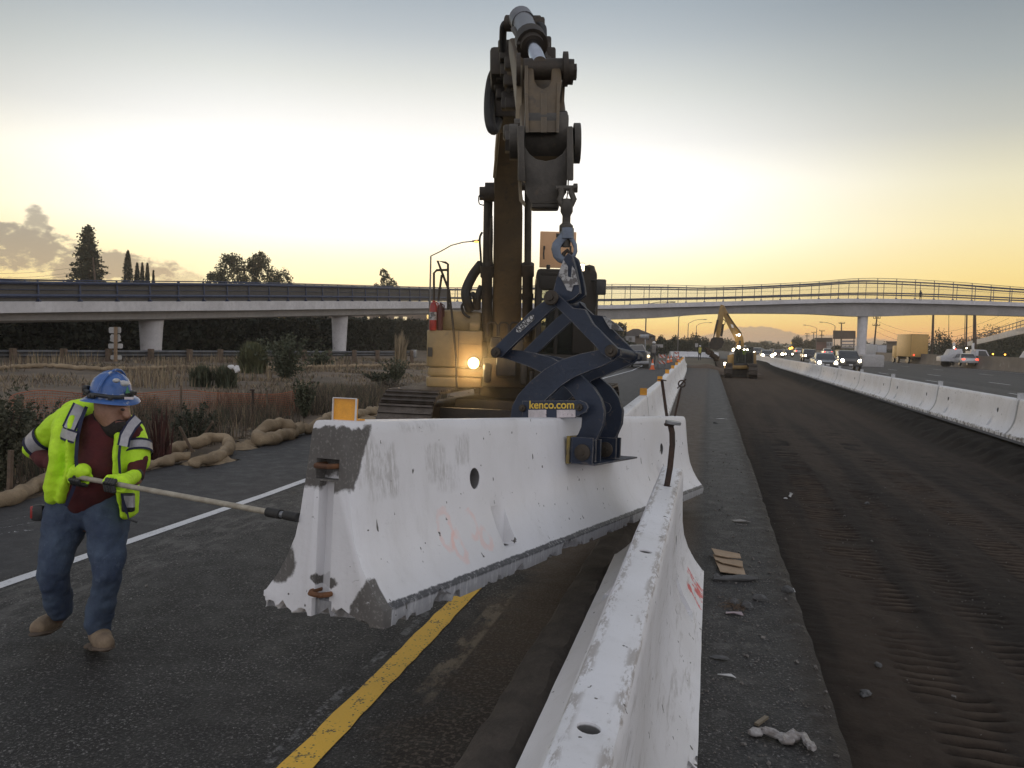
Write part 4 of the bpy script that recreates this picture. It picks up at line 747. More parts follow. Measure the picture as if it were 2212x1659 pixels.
L1_o = [(540, 160), (455, 215), (380, 275), (280, 375), (170, 485), (72, 585)]
L1_i = [(628, 215), (560, 262), (470, 345), (360, 445), (240, 560), (128, 668)]
for off in (0, .42):
    nm = 'front' if off == 0 else 'rear'
    b = MB(); b.bandstrip(LA_o, LA_i, tmap, off-.02, off+.02); b.build('grab_arm', BLUE, tg)
    b = MB(); b.bandstrip(RA_o, RA_i, tmap, off+.045, off+.085); b.build('grab_arm', BLUE, tg)
    b = MB(); b.bandstrip(L2_o, L2_i, tmap, off-.065, off-.03); b.build('link', BLUE, tg)
    b = MB(); b.bandstrip(L1_o, L1_i, tmap, off-.03, off+.005) if off == 0 else b.bandstrip(L1_o, L1_i, tmap, off+.03, off+.06); b.build('link', BLUE, tg)
def pinrod(X, Y, t0, t1, r, name='pivot_pin', mat=None, par=None):
    b = MB(); b.tube([tmap(X, Y, t0), tmap(X, Y, t1)], r, 20); o = b.build(name, mat or BLUE, tg)
    b = MB(); b.lathe([(r*1.25, 0), (r*1.25, .01), (r*1.1, .016), (0, .018)], tmap(X, Y, t0-.001), -ha, 20); b.lathe([(r*.6, .018), (r*.55, .03), (0, .032)], tmap(X, Y, t0-.001), -ha, 6); b.build('bolt', STEEL, o)
pinrod(1100, 620, -.085, .56, .034); pinrod(95, 630, -.05, .56, .03); pinrod(590, 168, -.09, .5, .042)
pinrod(325, 1107, -.05, .45, .02); pinrod(812, 1100, -.05, .50, .02)
b = MB(); b.prism([(318, 1045), (820, 1040), (868, 1062), (885, 1100), (868, 1140), (820, 1160), (770, 1190), (318, 1192)], tmap, -.045, -.022); b.build('spacer_plate', BLUE, tg)
b = MB(); b.prism([(318, 1045), (820, 1040), (868, 1062), (885, 1100), (868, 1140), (820, 1160), (770, 1190), (318, 1192)], tmap, .46, .48); b.build('spacer_plate', BLUE, tg)
# lettering and stickers
ux = (tz(800, 1100)-tz(300, 1100)).normalized(); uy = (tz(560, 1000)-tz(560, 1200)).normalized()
def textM(c, dirx, diry): n_ = dirx.cross(diry).normalized(); M = Matrix((dirx, n_.cross(dirx), n_)).transposed().to_4x4(); M.translation = c; return M
YTX = pm('yellow_lettering', (.75, .50, .06), (.6, .4, .05), 40, .5, 0, 0, wear=(.06, .08, .12), wearamt=.9)
text('lettering', 'kenco.com', YTX, tg, textM(tmap(571, 1081, -.0475), ux, uy), .076, .001)
STK = pm('torn_sticker', (.62, .55, .56), (.5, .46, .46), 20, .6, 0, 0, wear=(.10, .06, .06), wearamt=1)
for x0, x1 in ((372, 526), (616, 776)): b = MB(); b.prism([(x0, 1122), (x1, 1120), (x1, 1185), (x0, 1188)], tmap, -.0478, -.0455); b.build('sticker', STK, tg)
b = MB(); k = [(692+32*math.cos(a), 1018+33*math.sin(a)) for a in np.linspace(0, 6.2, 18)]
b.prism([(262, 418), (385, 305), (412, 308), (415, 345), (290, 458), (262, 450)], tmap, -.0345, -.031); b.build('name_plate', WORNW if 0 else pm('plate_white', (.55, .54, .53), (.42, .41, .4), 30, .6, 0, 0), tg)
dx_ = (tz(400, 322)-tz(280, 430)).normalized(); text('lettering', 'KENCO', BLACK, tg, textM(tmap(341, 379, -.0365), dx_, ux.cross(dx_).cross(dx_)*-1 if False else (tz(300, 340)-tz(338, 381)).normalized()), .062, .001, .72)
# apex plates and scuffed cover
b = MB(); ap = lambda X, Y: ((898.7+.2709*X-1054.2)/.2501, (466.6+.2709*Y-604.9)/.2501)
APX = [ap(*q) for q in ((1178, 318), (1205, 290), (1238, 318), (1262, 400), (1292, 545), (1300, 610), (1240, 660), (1180, 680), (1100, 690), (1056, 664), (1085, 600), (1110, 500), (1148, 395))]
b.prism(APX, tmap, .02, .05); b.build('apex_plate', BLUE, tg); b = MB(); b.prism(APX, tmap, .13, .16); b.build('apex_plate', BLUE, tg)
SC1 = [ap(*q) for q in ((1172, 350), (1190, 375), (1205, 400), (1205, 480), (1232, 490), (1240, 395), (1262, 430), (1290, 545), (1250, 550), (1235, 600), (1200, 590), (1188, 560), (1175, 540), (1150, 490), (1130, 480), (1150, 400))]
b = MB(); b.prism(SC1, tmap, .010, .018); b.build('worn_face', WORNW, tg)
SC2 = [(868, 272), (915, 290), (1000, 350), (1048, 402), (985, 398), (935, 385), (905, 340)]
b = MB(); b.prism(SC2, tmap, .30, .34); b.build('worn_cover', WORNW, tg)
# grip pads
def hl(x, y, z): return HM @ Vector((x, y, z))
for s in (-1, 1):
    b = MB(); r3 = HM.to_3x3().normalized(); cz = .60
    b.box(hl(2.93, s*.155, cz), (1.0, .02, .17), r3); b.box(hl(2.93, s*.24, cz-.088), (1.0, .17, .012), r3); b.box(hl(2.425, s*.235, cz), (.015, .15, .18), r3)
    for x in (2.50, 2.60, 2.95, 3.05): b.box(hl(x, s*.235, cz-.0), (.02, .14, .15), r3)
    pd = b.build('grip_pad', BLUE, tg); b = MB(); b.box(hl(2.93, s*.133, cz), (1.02, .022, .185), r3); b.build('pad_lining', pm('yellow_lining', (.30, .22, .06), (.16, .12, .06), 20, .7, 0, .3) if s < 0 else MATS['yellow_lining'], pd)
    for x in (2.415, 2.9):
        b = MB(); b.lathe([(.055, 0), (.055, .012), (.03, .02), (.02, .02), (.018, .03), (0, .03)], hl(x, s*.24, cz-.01), -ha, 18); b.build('pivot_boss', STEEL, pd)
# left arms reach down the far side
b = MB(); 
for off in (0, .42): b.box((tmap(330, 1400, off)+hl(AF+off, .24, .6))/2, (.12, .04, .35), HM.to_3x3().normalized())
b.build('arm_foot', BLUE, tg)
# ---- lifting hook
hk = thing('lifting_hook', 'grey shackle, swivel and eye hook between the coupler and the tongs', 'lifting hook', U(1225, 450, 5.85)); dH = 5.85; HOOKG = pm('grey_blue_hook', (.16, .19, .24), (.11, .13, .16), 9, .45, .5, .2)
def hz(X, Y, d=dH): return U(898.7+.2709*X, 466.6+.2709*Y, d)
def h2(X, Y, d=dH): return U(1019.7+.2813*X, 17.3+.2813*Y, d)
b = MB(); b.tube([h2(683, 1390), h2(690, 1430), h2(673, 1475), h2(690, 1510), h2(727, 1522), h2(765, 1508), h2(783, 1470), h2(762, 1420), h2(768, 1385)], .022, 10); b.tube([h2(645, 1385), h2(792, 1382)], .02, 10); b.lathe([(.035, 0), (.035, .03)], h2(778, 1383), rt, 6); b.build('shackle', IRON, hk)
b = MB(); b.lathe([(.03, .04), (.045, .0), (.045, -.05), (.03, -.08), (.03, -.13), (.05, -.15), (.05, -.19), (.035, -.22), (.035, -.30)], h2(728, 1510), None, 16); b.tube([h2(700, 1500), h2(728, 1490), h2(756, 1500)], .02, 8); b.build('swivel', IRON, hk)
HO = [(1175, 100), (1130, 165), (1088, 215), (1078, 265), (1095, 330), (1135, 372), (1205, 388), (1262, 350), (1288, 285), (1284, 225), (1255, 170), (1240, 110)]
HI = [(1211, 183), (1185, 205), (1160, 240), (1152, 270), (1160, 305), (1180, 325), (1208, 332), (1235, 320), (1256, 290), (1256, 255), (1240, 215), (1213, 183)]
b = MB(); b.bandstrip(HO, HI, lambda u, v, t: hz(u, v, dH+t), -.028, .028); b.add([], []); hkk = b.build('eye_hook', HOOKG, hk, mods=[('BEVEL', dict(width=.012, segments=2, limit_method='ANGLE'))])
b = MB(); b.tube([hz(1205, 100), hz(1205, 185)], .05, 12); b.build('hook_shank', HOOKG, hk)
b = MB(); b.tube([hz(1172, 345), hz(1178, 300), hz(1205, 275), hz(1235, 300), hz(1240, 345)], .015, 10); b.build('tong_bail', STEEL, hk)
# ================================================================== MAIN EXCAVATOR
ER = thing('excavator', 'large yellow tracked excavator with a lit work lamp facing the camera', 'excavator', (-2.95, 13.0, 0), R(12.8))
EM = ER.matrix_basis.copy(); EI = EM.inverted(); EY = (EM.to_3x3() @ Vector((0, 1, 0))); EX = (EM.to_3x3() @ Vector((1, 0, 0))); E3 = EM.to_3x3()
def e3(X, Y, y):                     # point of the zoomed front view at local depth y
    return onplane(898.7+.2709*X, 466.6+.2709*Y, EM @ Vector((0, y, 0)), EY)
def el(x, y, z): return EM @ Vector((x, y, z))
def emap(y0): return lambda u, v, t: onplane(898.7+.2709*u, 466.6+.2709*v, EM @ Vector((0, y0, 0)), EY) + EY*t
def ebox(b, X0, Y0, X1, Y1, y0, dep, bev=.03):
    a, c = e3(X0, Y0, y0), e3(X1, Y1, y0); la, lc = EI @ a, EI @ c; b.bbox(EM @ Vector(((la.x+lc.x)/2, y0+dep/2, (la.z+lc.z)/2)), (abs(lc.x-la.x), dep, abs(lc.z-la.z)), bev, E3)
BEV = [('BEVEL', dict(width=.03, segments=3, limit_method='ANGLE', angle_limit=R(40)))]
# tracks (parallel to the road)
GROUS = pm('track_steel', (.075, .06, .048), (.12, .10, .085), 8, .5, .6, .5, 40, wear=(.16, .11, .07), wearamt=.5)
def track(cx, y0, y1, z1, wd, par, groundz=0., nshoe=40, ax=None):
    r_ = (z1-groundz)/2; L = y1-y0-2*r_; per = 2*L+2*math.pi*r_; sh = MB(); fr = MB()
    def pt(s, off=0):
        s %= per
        if s < L: return (y0+r_+s, groundz+2*r_+off, 0)
        s -= L
        if s < math.pi*r_: a = s/r_; return (y1-r_+(r_+off)*math.sin(a), groundz+r_+(r_+off)*math.cos(a), a)
        s -= math.pi*r_
        if s < L: return (y1-r_-s, groundz-off, math.pi)
        s -= L; a = s/r_; return (y0+r_-(r_+off)*math.sin(a), groundz+r_-(r_+off)*math.cos(a), math.pi+a)
    for i in range(nshoe):
        y, z, a = pt(i*per/nshoe); M = Matrix.Rotation(-a, 3, 'X'); pl = per/nshoe
        sh.box((cx, y, z), (wd, pl*.93, .03), M)
        for k in (-.38, 0, .38): sh.box(Vector((cx, y, z)) + M @ Vector((0, k*pl, .028)), (wd*.98, pl*.10, .032), M)
        for k in (-.14, .14): sh.box(Vector((cx, y, z)) + M @ Vector((k*wd, .1*pl, .018)), (.035, .035, .012), M)
    o = sh.build('track', GROUS, par)
    fr.bbox((cx, (y0+y1)/2, groundz+r_), (wd*.5, L+r_*.6, r_*1.1), .05)
    for y in (y0+r_, y1-r_): fr.lathe([(r_*.88, -wd*.22), (r_*.9, 0), (r_*.88, wd*.22)], (cx, y, groundz+r_), (1, 0, 0), 20); fr.lathe([(r_*.3, -wd*.36), (r_*.3, wd*.36)], (cx, y, groundz+r_), (1, 0, 0), 12)
    for i in range(6): fr.lathe([(.11, -wd*.2), (.11, wd*.2)], (cx, y0+r_+L*(i+.5)/6, groundz+.16), (1, 0, 0), 12)
    fr.build('track_frame', STEEL, o); return o
track(-3.98, 10.35, 15.2, 1.0, .78, ER); track(-1.98, 10.35, 15.2, 1.0, .78, ER)
b = MB(); b.bbox((-2.98, 12.9, .62), (1.5, 2.2, .5), .05); b.lathe([(.7, .8), (.7, 1.05)], (-2.95, 13, 0), None, 30); b.box((-2.98, 10.9, .55), (1.3, .1, .5)); b.build('undercarriage', STEEL, ER)
# upper structure
def rbox(b, x0, x1, y0, y1, z0, z1, r_=.06): b.bbox(el((x0+x1)/2, (y0+y1)/2, (z0+z1)/2), (x1-x0, y1-y0, z1-z0), r_, E3)
def ex(X, y=-1.3): return (EI @ e3(X, 1100, y)).x
def ez(Y, y=-1.3): return (EI @ e3(400, Y, y)).z
xL, xM, xR = ex(78), ex(527), ex(1440, -1.9)
b = MB()
hp_ = [(xL+.12, -1.3), (xM, -1.3), (xM, 2.6), (xL+.25, 2.6), (xL, 2.2), (xL, -1.18), (xL+.03, -1.27)]
def vprism(b, poly, z0, z1): b.prism(poly, lambda u, v, t: el(u, v, t), z0, z1)
zb, z1_, z2_, z3_ = ez(1370), ez(1290), ez(1210), ez(915)
vprism(b, hp_, z2_+.004, z3_); vprism(b, [(x+(.02 if x < 0 else -.01), y+(.02 if y < 0 else 0)) for x, y in hp_], z1_+.012, z2_-.01); vprism(b, hp_, zb, z1_)
housing = b.build('side_housing', YEL, ER, mods=[('BEVEL', dict(width=.02, segments=3, limit_method='ANGLE', angle_limit=R(40)))])
b = MB(); zt = ez(750); rbox(b, xL+.02, xM-.02, -1.18, 2.5, z3_-.01, zt, .07); rbox(b, ex(420), ex(505), -1.27, -.9, z3_, ez(848), .02); b.build('engine_hood', YEL, ER)
b = MB()
b.box(el(ex(338), -1.302, (z3_+z2_)/2), (.008, .006, (z3_-z2_)*.98), E3); b.build('door_seam', BLACK, housing); b = MB()
b.box(el(ex(112), -1.303, ez(1092)), (.07, .01, ez(1055)-ez(1128)), E3)
for k in range(5): b.box(el(ex(112), -1.309, ez(1062+k*14)), (.05, .006, .012), E3)
b.build('vent', BLACK, housing); b = MB()
b.box(el((ex(345)+ex(505))/2, -1.3035, ez(1020)), (ex(505)-ex(345), .005, .006), E3)
b.build('door_seam', BLACK, housing)
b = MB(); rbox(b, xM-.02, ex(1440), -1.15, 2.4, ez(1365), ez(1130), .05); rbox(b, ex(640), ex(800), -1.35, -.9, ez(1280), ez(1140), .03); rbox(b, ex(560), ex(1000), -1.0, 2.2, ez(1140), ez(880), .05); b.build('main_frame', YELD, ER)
b = MB(); vprism(b, [(-1.3, 2.3), (1.3, 2.3), (1.15, 3.0), (.6, 3.25), (-.6, 3.25), (-1.15, 3.0)], ez(1370), ez(820)); b.build('counterweight', YEL, ER, mods=BEV)
# work lamp
lp = e3(460, 1172, -1.31); LAMP = emat('lamp_glow', (1, .66, .26), 9); b = MB(); b.lathe([(.10, 0), (.10, .05), (.085, .055)], lp, -EY, 24); wl = b.build('work_lamp', BLACK, ER)
b = MB(); b.lathe([(.082, .056), (.07, .064), (.02, .07), (0, .07)], lp, -EY, 24); b.build('lamp_lens', LAMP, wl)
ld = bpy.data.lights.new('work_lamp_light', 'SPOT'); ld.energy = 30; ld.color = (1, .75, .4); ld.spot_size = R(150); ld.shadow_soft_size = .08; lo = bpy.data.objects.new('work_lamp_light', ld); COL.objects.link(lo); lo.location = lp-EY*.13; 
lo.rotation_euler = Vector((EY - EX*.25 + Vector((0, 0, .25)))).to_track_quat('Z', 'Y').to_euler()
# cab: posts, roof, glass
cy0, cy1 = -1.9, -.25; cx0, cx1 = ex(945, cy0), ex(1425, cy0); cz0, cz1 = ez(1365, cy0), ez(425, cy0)
b = MB()
for x in (cx0+.04, cx1-.04):
    for y in (cy0+.05, cy1-.05): b.bbox(el(x, y, (cz0+cz1)/2), (.085, .10, cz1-cz0), .03, E3)
b.bbox(el((cx0+cx1)/2, (cy0+cy1)/2, cz1-.03), (cx1-cx0, cy1-cy0, .14), .05, E3); b.bbox(el((cx0+cx1)/2, (cy0+cy1)/2, cz0+.25), (cx1-cx0, cy1-cy0, .5), .04, E3)
b.bbox(el((cx0+cx1)/2, cy0+.04, cz1-.15), (cx1-cx0, .08, .22), .03, E3); b.bbox(el(ex(1110, cy0), cy0+.04, (cz0+cz1)/2+.1), (.06, .06, cz1-cz0-.5), .02, E3)
b.bbox(el(cx1-.17, cy0+.02, (cz0+cz1)/2+.25), (.30, .06, cz1-cz0-.5), .03, E3)
b.bbox(el((cx0+cx1)/2, cy1-.05, cz0+.35), (cx1-cx0, .06, .6), .03, E3)
cab = b.build('cab', pm('dark_cab_paint', (.028, .022, .016), (.02, .017, .013), 4, .6, 0, .1, spec=.3), ER)
m, t, p = newmat('cab_glass'); tr = t.new('ShaderNodeBsdfTransparent'); tr.inputs[0].default_value = (.72, .75, .72, 1); mx = t.new('ShaderNodeMixShader'); mx.inputs[0].default_value = .12; p.inputs['Roughness'].default_value = .05; t.put(p.inputs['Base Color'], (.05, .055, .05))
t.l.new(tr.outputs[0], mx.inputs[1]); t.l.new(p.outputs[0], mx.inputs[2]); t.l.new(mx.outputs[0], m.node_tree.nodes['Material Output'].inputs[0]); CABG = m
b = MB(); b.box(el((cx0+cx1)/2, cy0+.06, (cz0+cz1)/2+.2), (cx1-cx0-.12, .01, cz1-cz0-.55), E3); b.box(el(cx0+.03, (cy0+cy1)/2, (cz0+cz1)/2+.2), (.01, cy1-cy0-.2, cz1-cz0-.6), E3); b.build('windscreen', CABG, cab)
b = MB(); b.bbox(el((cx0+cx1)/2, -.75, cz0+.75), (.5, .15, .9), .06, E3); b.bbox(el((cx0+cx1)/2, -1.0, cz0+.5), (.5, .5, .15), .05, E3); b.build('seat', BLACK, cab)
# open roof hatch
m, t, p = newmat('hatch_panel'); t.put(p.inputs['Base Color'], (.74, .52, .36)); tl = t.new('ShaderNodeBsdfTranslucent'); tl.inputs[0].default_value = (.98, .78, .58, 1); mx = t.new('ShaderNodeMixShader'); mx.inputs[0].default_value = .6
t.l.new(p.outputs[0], mx.inputs[1]); t.l.new(tl.outputs[0], mx.inputs[2]); t.l.new(mx.outputs[0], m.node_tree.nodes['Material Output'].inputs[0])
b = MB(); ebox(b, 991, 121, 1271, 418, -.9, .02, .03); ht = b.build('roof_hatch', m, cab)
b = MB(); b.tube([e3(1022, 245, -.93), e3(1018, 300, -.93), e3(1020, 345, -.93)], .012, 6); b.tube([e3(1232, 245, -.93), e3(1236, 300, -.93)], .012, 6); ebox(b, 1118, 138, 1150, 170, -.93, .02, .005); ebox(b, 1015, 238, 1030, 268, -.95, .02, .004); ebox(b, 1225, 238, 1240, 268, -.95, .02, .004); ebox(b, 1040, 388, 1070, 420, -.97, .06, .01); b.build('hatch_fittings', BLACK, ht)
b = MB(); ebox(b, 1278, 372, 1347, 445, -1.98, .09, .02); wl2 = b.build('work_lamp', BLACK, ER); b = MB(); ebox(b, 1284, 380, 1341, 438, -1.995, .012, .004); b.build('lamp_lens', emat('cab_lamp_glow', (1, .82, .55), 5), wl2)
b = MB(); b.tube([e3(1395, 490, -1.85), e3(1395, 410, -1.85)], .05, 10); b.lathe([(.085, 0), (.09, .1), (.07, .16), (0, .18)], e3(1380, 490, -1.7), None, 16); b.build('beacon', STEEL, ER)
b = MB(); ebox(b, 1440, 502, 1515, 630, -2.05, .05, .02); b.tube([e3(1400, 515, -1.9), e3(1450, 515, -2.0)], .015, 6); b.tube([e3(1440, 520, -2.0), e3(1442, 700, -1.9), e3(1425, 760, -1.9)], .014, 6); b.build('mirror', BLACK, ER)
# right side deck next to cab
b = MB(); rbox(b, ex(1380, -1.7), ex(1440, -1.7), -1.7, 1.5, ez(1365), ez(560), .03); b.build('cab_side_post', STEEL, ER)
# handrails, stick, fire extinguishers
b = MB(); yh = -.9; r_ = .018
b.tube([e3(143, 670, yh), e3(143, 455, yh), e3(165, 432, yh), e3(255, 430, yh)], r_, 8); b.tube([e3(178, 670, yh), e3(205, 470, yh)], r_, 8); b.tube([e3(255, 745, yh), e3(255, 385, yh), e3(238, 372, yh), e3(172, 357, yh), e3(215, 470, yh), e3(265, 600, yh), e3(275, 700, yh), e3(262, 742, yh)], r_, 8); b.build('handrail', STEEL, ER)
b = MB(); b.tube([e3(275, 690, -1.34), e3(295, 860, -1.36), e3(318, 1120, -1.37), e3(325, 1375, -1.37)], .017, 8); b.build('grab_pole', STEEL, ER)
for (X0, X1, Y0, mt) in ((105, 165, 672, REDP), (168, 215, 690, pm('dark_red_paint', (.10, .02, .015), (.07, .02, .015)))):
    b = MB(); c = e3((X0+X1)/2, 912, -1.27); rr = (ex(X1)-ex(X0))/2; hh = ez(Y0)-ez(908); b.lathe([(rr*.9, 0), (rr, .02), (rr, hh*.82), (rr*.7, hh*.92), (rr*.3, hh*.96), (rr*.3, hh*1.02), (0, hh*1.03)], c, None, 18); b.tube([c+Vector((0, 0, hh*1.0)), c+EX*rr*1.2+Vector((0, 0, hh*.92)), c+EX*rr*1.2+Vector((0, 0, hh*.5))], .01, 6)
    fe = b.build('fire_extinguisher', mt, ER)
    if mt is REDP: b = MB(); b.lathe([(rr*1.01, hh*.35), (rr*1.01, hh*.62)], c, None, 18); b.build('extinguisher_label', WORNW, fe)
# ---- boom
def bloft(name, st, mat, th, par, bev=.03):
    b = MB(); Q = []
    mids = [(U(l, y, d)+U(r, y, d))/2 for l, r, y, d in st]
    for i, (l, r, y, d) in enumerate(st):
        t = (mids[min(i+1, len(st)-1)]-mids[max(i-1, 0)]).normalized(); A, B = U(l, y, d), U(r, y, d); s_ = (B-A).normalized(); nn = t.cross(s_).normalized(); nn = nn if nn.dot(fw) > 0 else -nn; h = th[i] if isinstance(th, (list, tuple)) else th; Q += [A, B, B+nn*h, A+nn*h]
    b.v = [tuple(q) for q in Q]; n = len(st); b.f = [(i*4+k, i*4+(k+1) % 4, (i+1)*4+(k+1) % 4, (i+1)*4+k) for i in range(n-1) for k in range(4)] + [(0, 1, 2, 3), (4*n-4, 4*n-3, 4*n-2, 4*n-1)]
    return b.build(name, mat, par, mods=[('BEVEL', dict(width=bev, segments=2, limit_method='ANGLE', angle_limit=R(50)))] if bev else None)
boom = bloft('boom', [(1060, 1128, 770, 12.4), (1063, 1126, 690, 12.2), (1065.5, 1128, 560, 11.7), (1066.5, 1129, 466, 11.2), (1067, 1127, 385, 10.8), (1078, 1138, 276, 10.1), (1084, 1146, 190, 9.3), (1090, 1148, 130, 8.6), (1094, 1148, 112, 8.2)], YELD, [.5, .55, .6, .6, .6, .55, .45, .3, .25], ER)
YELP = pm('pale_worn_paint', (.30, .24, .15), (.22, .17, .11), 4, .5, 0, .2, 30)
b = MB()
for pts in (((1070, 383), (1080, 276), (1086, 170)),):
    b.tube([U(px-2, py, d) for (px, py), d in zip(pts, (10.75, 10.05, 9.1))], .022, 6)
b.build('flange', YELP, boom)
# lift cylinders
def cyl(X0, Y0, X1, Y1, X2, Y2, d0, d1, rr, rb, name='lift_cylinder'):
    a, m_, c = U(X0, Y0, d0), U(X1, Y1, (d0+d1)/2), U(X2, Y2, d1); b = MB(); t = (c-a).normalized(); b.tube([m_, c], rb, 16); b.tube([m_-t*.02, m_+t*.16], rb*1.22, 16); b.tube([m_+t*.45, m_+t*.50], rb*1.15, 16); o = b.build(name, STEEL, ER)
    b = MB(); b.tube([a, m_], rr, 14); b.build('rod', CHROME if rr > .2 else IRON, o); b = MB(); b.tube([a-rt*.12, a+rt*.12], rr*1.5, 16); b.build('rod_eye', STEEL, o); return o
cyl(1055, 418, 1052, 575, 1052, 735, 11.2, 12.3, .062, .078); cyl(1141, 400, 1140, 573, 1139, 735, 11.2, 12.3, .05, .078)
b = MB(); b.tube([U(1048, 415, 11.1), U(1070, 415, 11.1)], .13, 16); b.build('cylinder_bracket', STEEL, boom)
# ---- stick
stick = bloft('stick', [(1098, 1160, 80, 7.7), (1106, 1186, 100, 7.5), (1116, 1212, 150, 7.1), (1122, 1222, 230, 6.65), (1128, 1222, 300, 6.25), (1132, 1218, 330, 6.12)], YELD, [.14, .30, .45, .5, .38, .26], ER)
b = MB(); b.tube([h2(262, 118, 7.9), h2(520, 122, 7.8)], .075, 16); b.tube([h2(330, 82, 7.8), h2(450, 82, 7.8)], .03, 8); b.build('cylinder_pin', STEEL, stick)
# bucket cylinder
b = MB(); b.tube([h2(390, 100, 7.75), h2(455, 262, 7.05)], .098, 24); b.tube([h2(372, 78, 7.8), h2(398, 120, 7.7)], .115, 20); bc = b.build('bucket_cylinder', pm('grey_cylinder_paint', (.20, .20, .21), (.15, .15, .155), 3, .3, .5, .05), ER)
b = MB(); b.tube([h2(446, 240, 7.12), h2(462, 285, 7.0)], .135, 20); b.tube([h2(456, 266, 7.02), h2(467, 300, 6.95)], .10, 20); b.lathe([(.02, 0), (.02, .03)], h2(360, 275, 7), -fw, 6); b.build('gland', STEEL, bc)
b = MB(); b.tube([h2(466, 290, 6.95), h2(520, 430, 6.6)], .062, 20); b.build('rod', CHROME, bc)
b = MB(); b.tube([h2(315, 160, 7.5), h2(372, 250, 7.1)], .022, 8); b.build('cylinder_pipe', IRON, bc)
# power link
def lmap(u, v, t):   # link plane, sloping towards the camera
    d = 6.62 + (5.98-6.62)*(v-430)/(950-430); return h2(u, v, d+t)
lk = MB(); lk.prism([(405, 445), (470, 440), (476, 500), (480, 560), (500, 600), (545, 625), (590, 600), (606, 560), (612, 440), (680, 445), (690, 570), (672, 700), (668, 955), (412, 955), (405, 700), (402, 560)], lmap, 0, .10)
link_ = lk.build('power_link', YELD, ER, mods=[('BEVEL', dict(width=.015, segments=2, limit_method='ANGLE', angle_limit=R(50)))])
b = MB(); b.bandstrip([(405, 440), (404, 560), (408, 700), (412, 955)], [(430, 440), (430, 560), (432, 700), (436, 955)], lmap, -.03, .01); b.bandstrip([(655, 570), (650, 700), (648, 955)], [(685, 570), (674, 700), (668, 955)], lmap, -.03, .01); b.bandstrip([(528, 650), (530, 955)], [(572, 650), (574, 955)], lmap, -.012, .0); b.build('link_ribs', YELP if 0 else YELD, link_)
b = MB(); b.tube([h2(395, 470, 6.66), h2(720, 470, 6.66)], .085, 22); b.tube([h2(340, 470, 6.7), h2(372, 470, 6.7)], .125, 20); b.tube([h2(698, 470, 6.66), h2(735, 470, 6.66)], .135, 20); b.tube([h2(735, 490, 6.66), h2(778, 492, 6.66)], .10, 18); b.tube([h2(778, 492, 6.66), h2(802, 492, 6.66)], .065, 6); b.build('link_pin', STEEL, ER)
# side links back to the stick
for X0, X1, X2, X3 in ((345, 385, 335, 378), (700, 722, 682, 700)):
    b = MB(); b.bandstrip([(X0, 440), ((X0+X2)/2, 660), (X2, 905)], [(X1, 440), ((X1+X3)/2, 660), (X3, 905)], lambda u, v, t: h2(u, v, 6.75-(v-440)*.0004+t), .05, .35); b.build('idler_link', YELP if X0 < 400 else YELD, ER)
b = MB(); b.tube([h2(660, 860, 6.3), h2(725, 862, 6.3)], .07, 14); b.tube([h2(725, 868, 6.3), h2(740, 868, 6.3)], .045, 6); b.build('link_pin', STEEL, ER)
# nose boss, coupler
b = MB(); b.tube([h2(404, 1010, 6.26), h2(728, 1010, 6.26)], .20, 30); b.build('stick_nose', IRON, ER)
def cmap(u, v, t): return h2(u, v, 5.95+t)
b = MB(); b.bandstrip([(350, 905), (348, 1000), (352, 1150), (350, 1330)], [(402, 905), (402, 1000), (404, 1150), (412, 1335)], cmap, -.12, .35); b.bandstrip([(728, 910), (728, 1150), (728, 1325)], [(775, 906), (780, 1150), (780, 1328)], cmap, -.12, .35)
b.build('coupler_cheek', IRON, ER, mods=[('BEVEL', dict(width=.012, segments=2, limit_method='ANGLE', angle_limit=R(50)))])
b = MB(); b.prism([(400, 1060), (440, 1120), (490, 1160), (565, 1176), (640, 1160), (695, 1120), (732, 1060), (735, 1250), (725, 1420), (665, 1500), (455, 1500), (412, 1420), (405, 1250)], cmap, -.03, .30); b.bbox(h2(560, 1522, 6.0), (.205*1.0, .14, .05), .015, m3.to_3x3() @ Matrix.Rotation(R(90), 3, 'X')); b.bandstrip([(735, 1300), (732, 1400), (722, 1470)], [(745, 1300), (742, 1400), (730, 1480)], cmap, -.06, .1); 
b.build('quick_coupler', IRON, ER, mods=[('BEVEL', dict(width=.02, segments=2, limit_method='ANGLE', angle_limit=R(50)))])
b = MB(); b.tube([h2(780, 1040, 6.05), h2(828, 1040, 6.05)], .145, 24); b.build('coupler_pin', IRON, ER); b = MB(); b.tube([h2(288, 1030, 6.1), h2(350, 1030, 6.1)], .13, 24); b.tube([h2(255, 1030, 6.1), h2(290, 1030, 6.1)], .085, 6); b.tube([h2(325, 892, 6.1), h2(370, 892, 6.1)], .04, 10); b.bbox(h2(300, 960, 6.15), (.12, .1, .12), .02, m3); b.build('coupler_pin', IRON, ER)
b = MB(); b.bandstrip([(352, 1330), (362, 1480), (405, 1530)], [(372, 1330), (392, 1470), (412, 1500)], cmap, .1, .3); b.build('coupler_hook', YELP, ER)
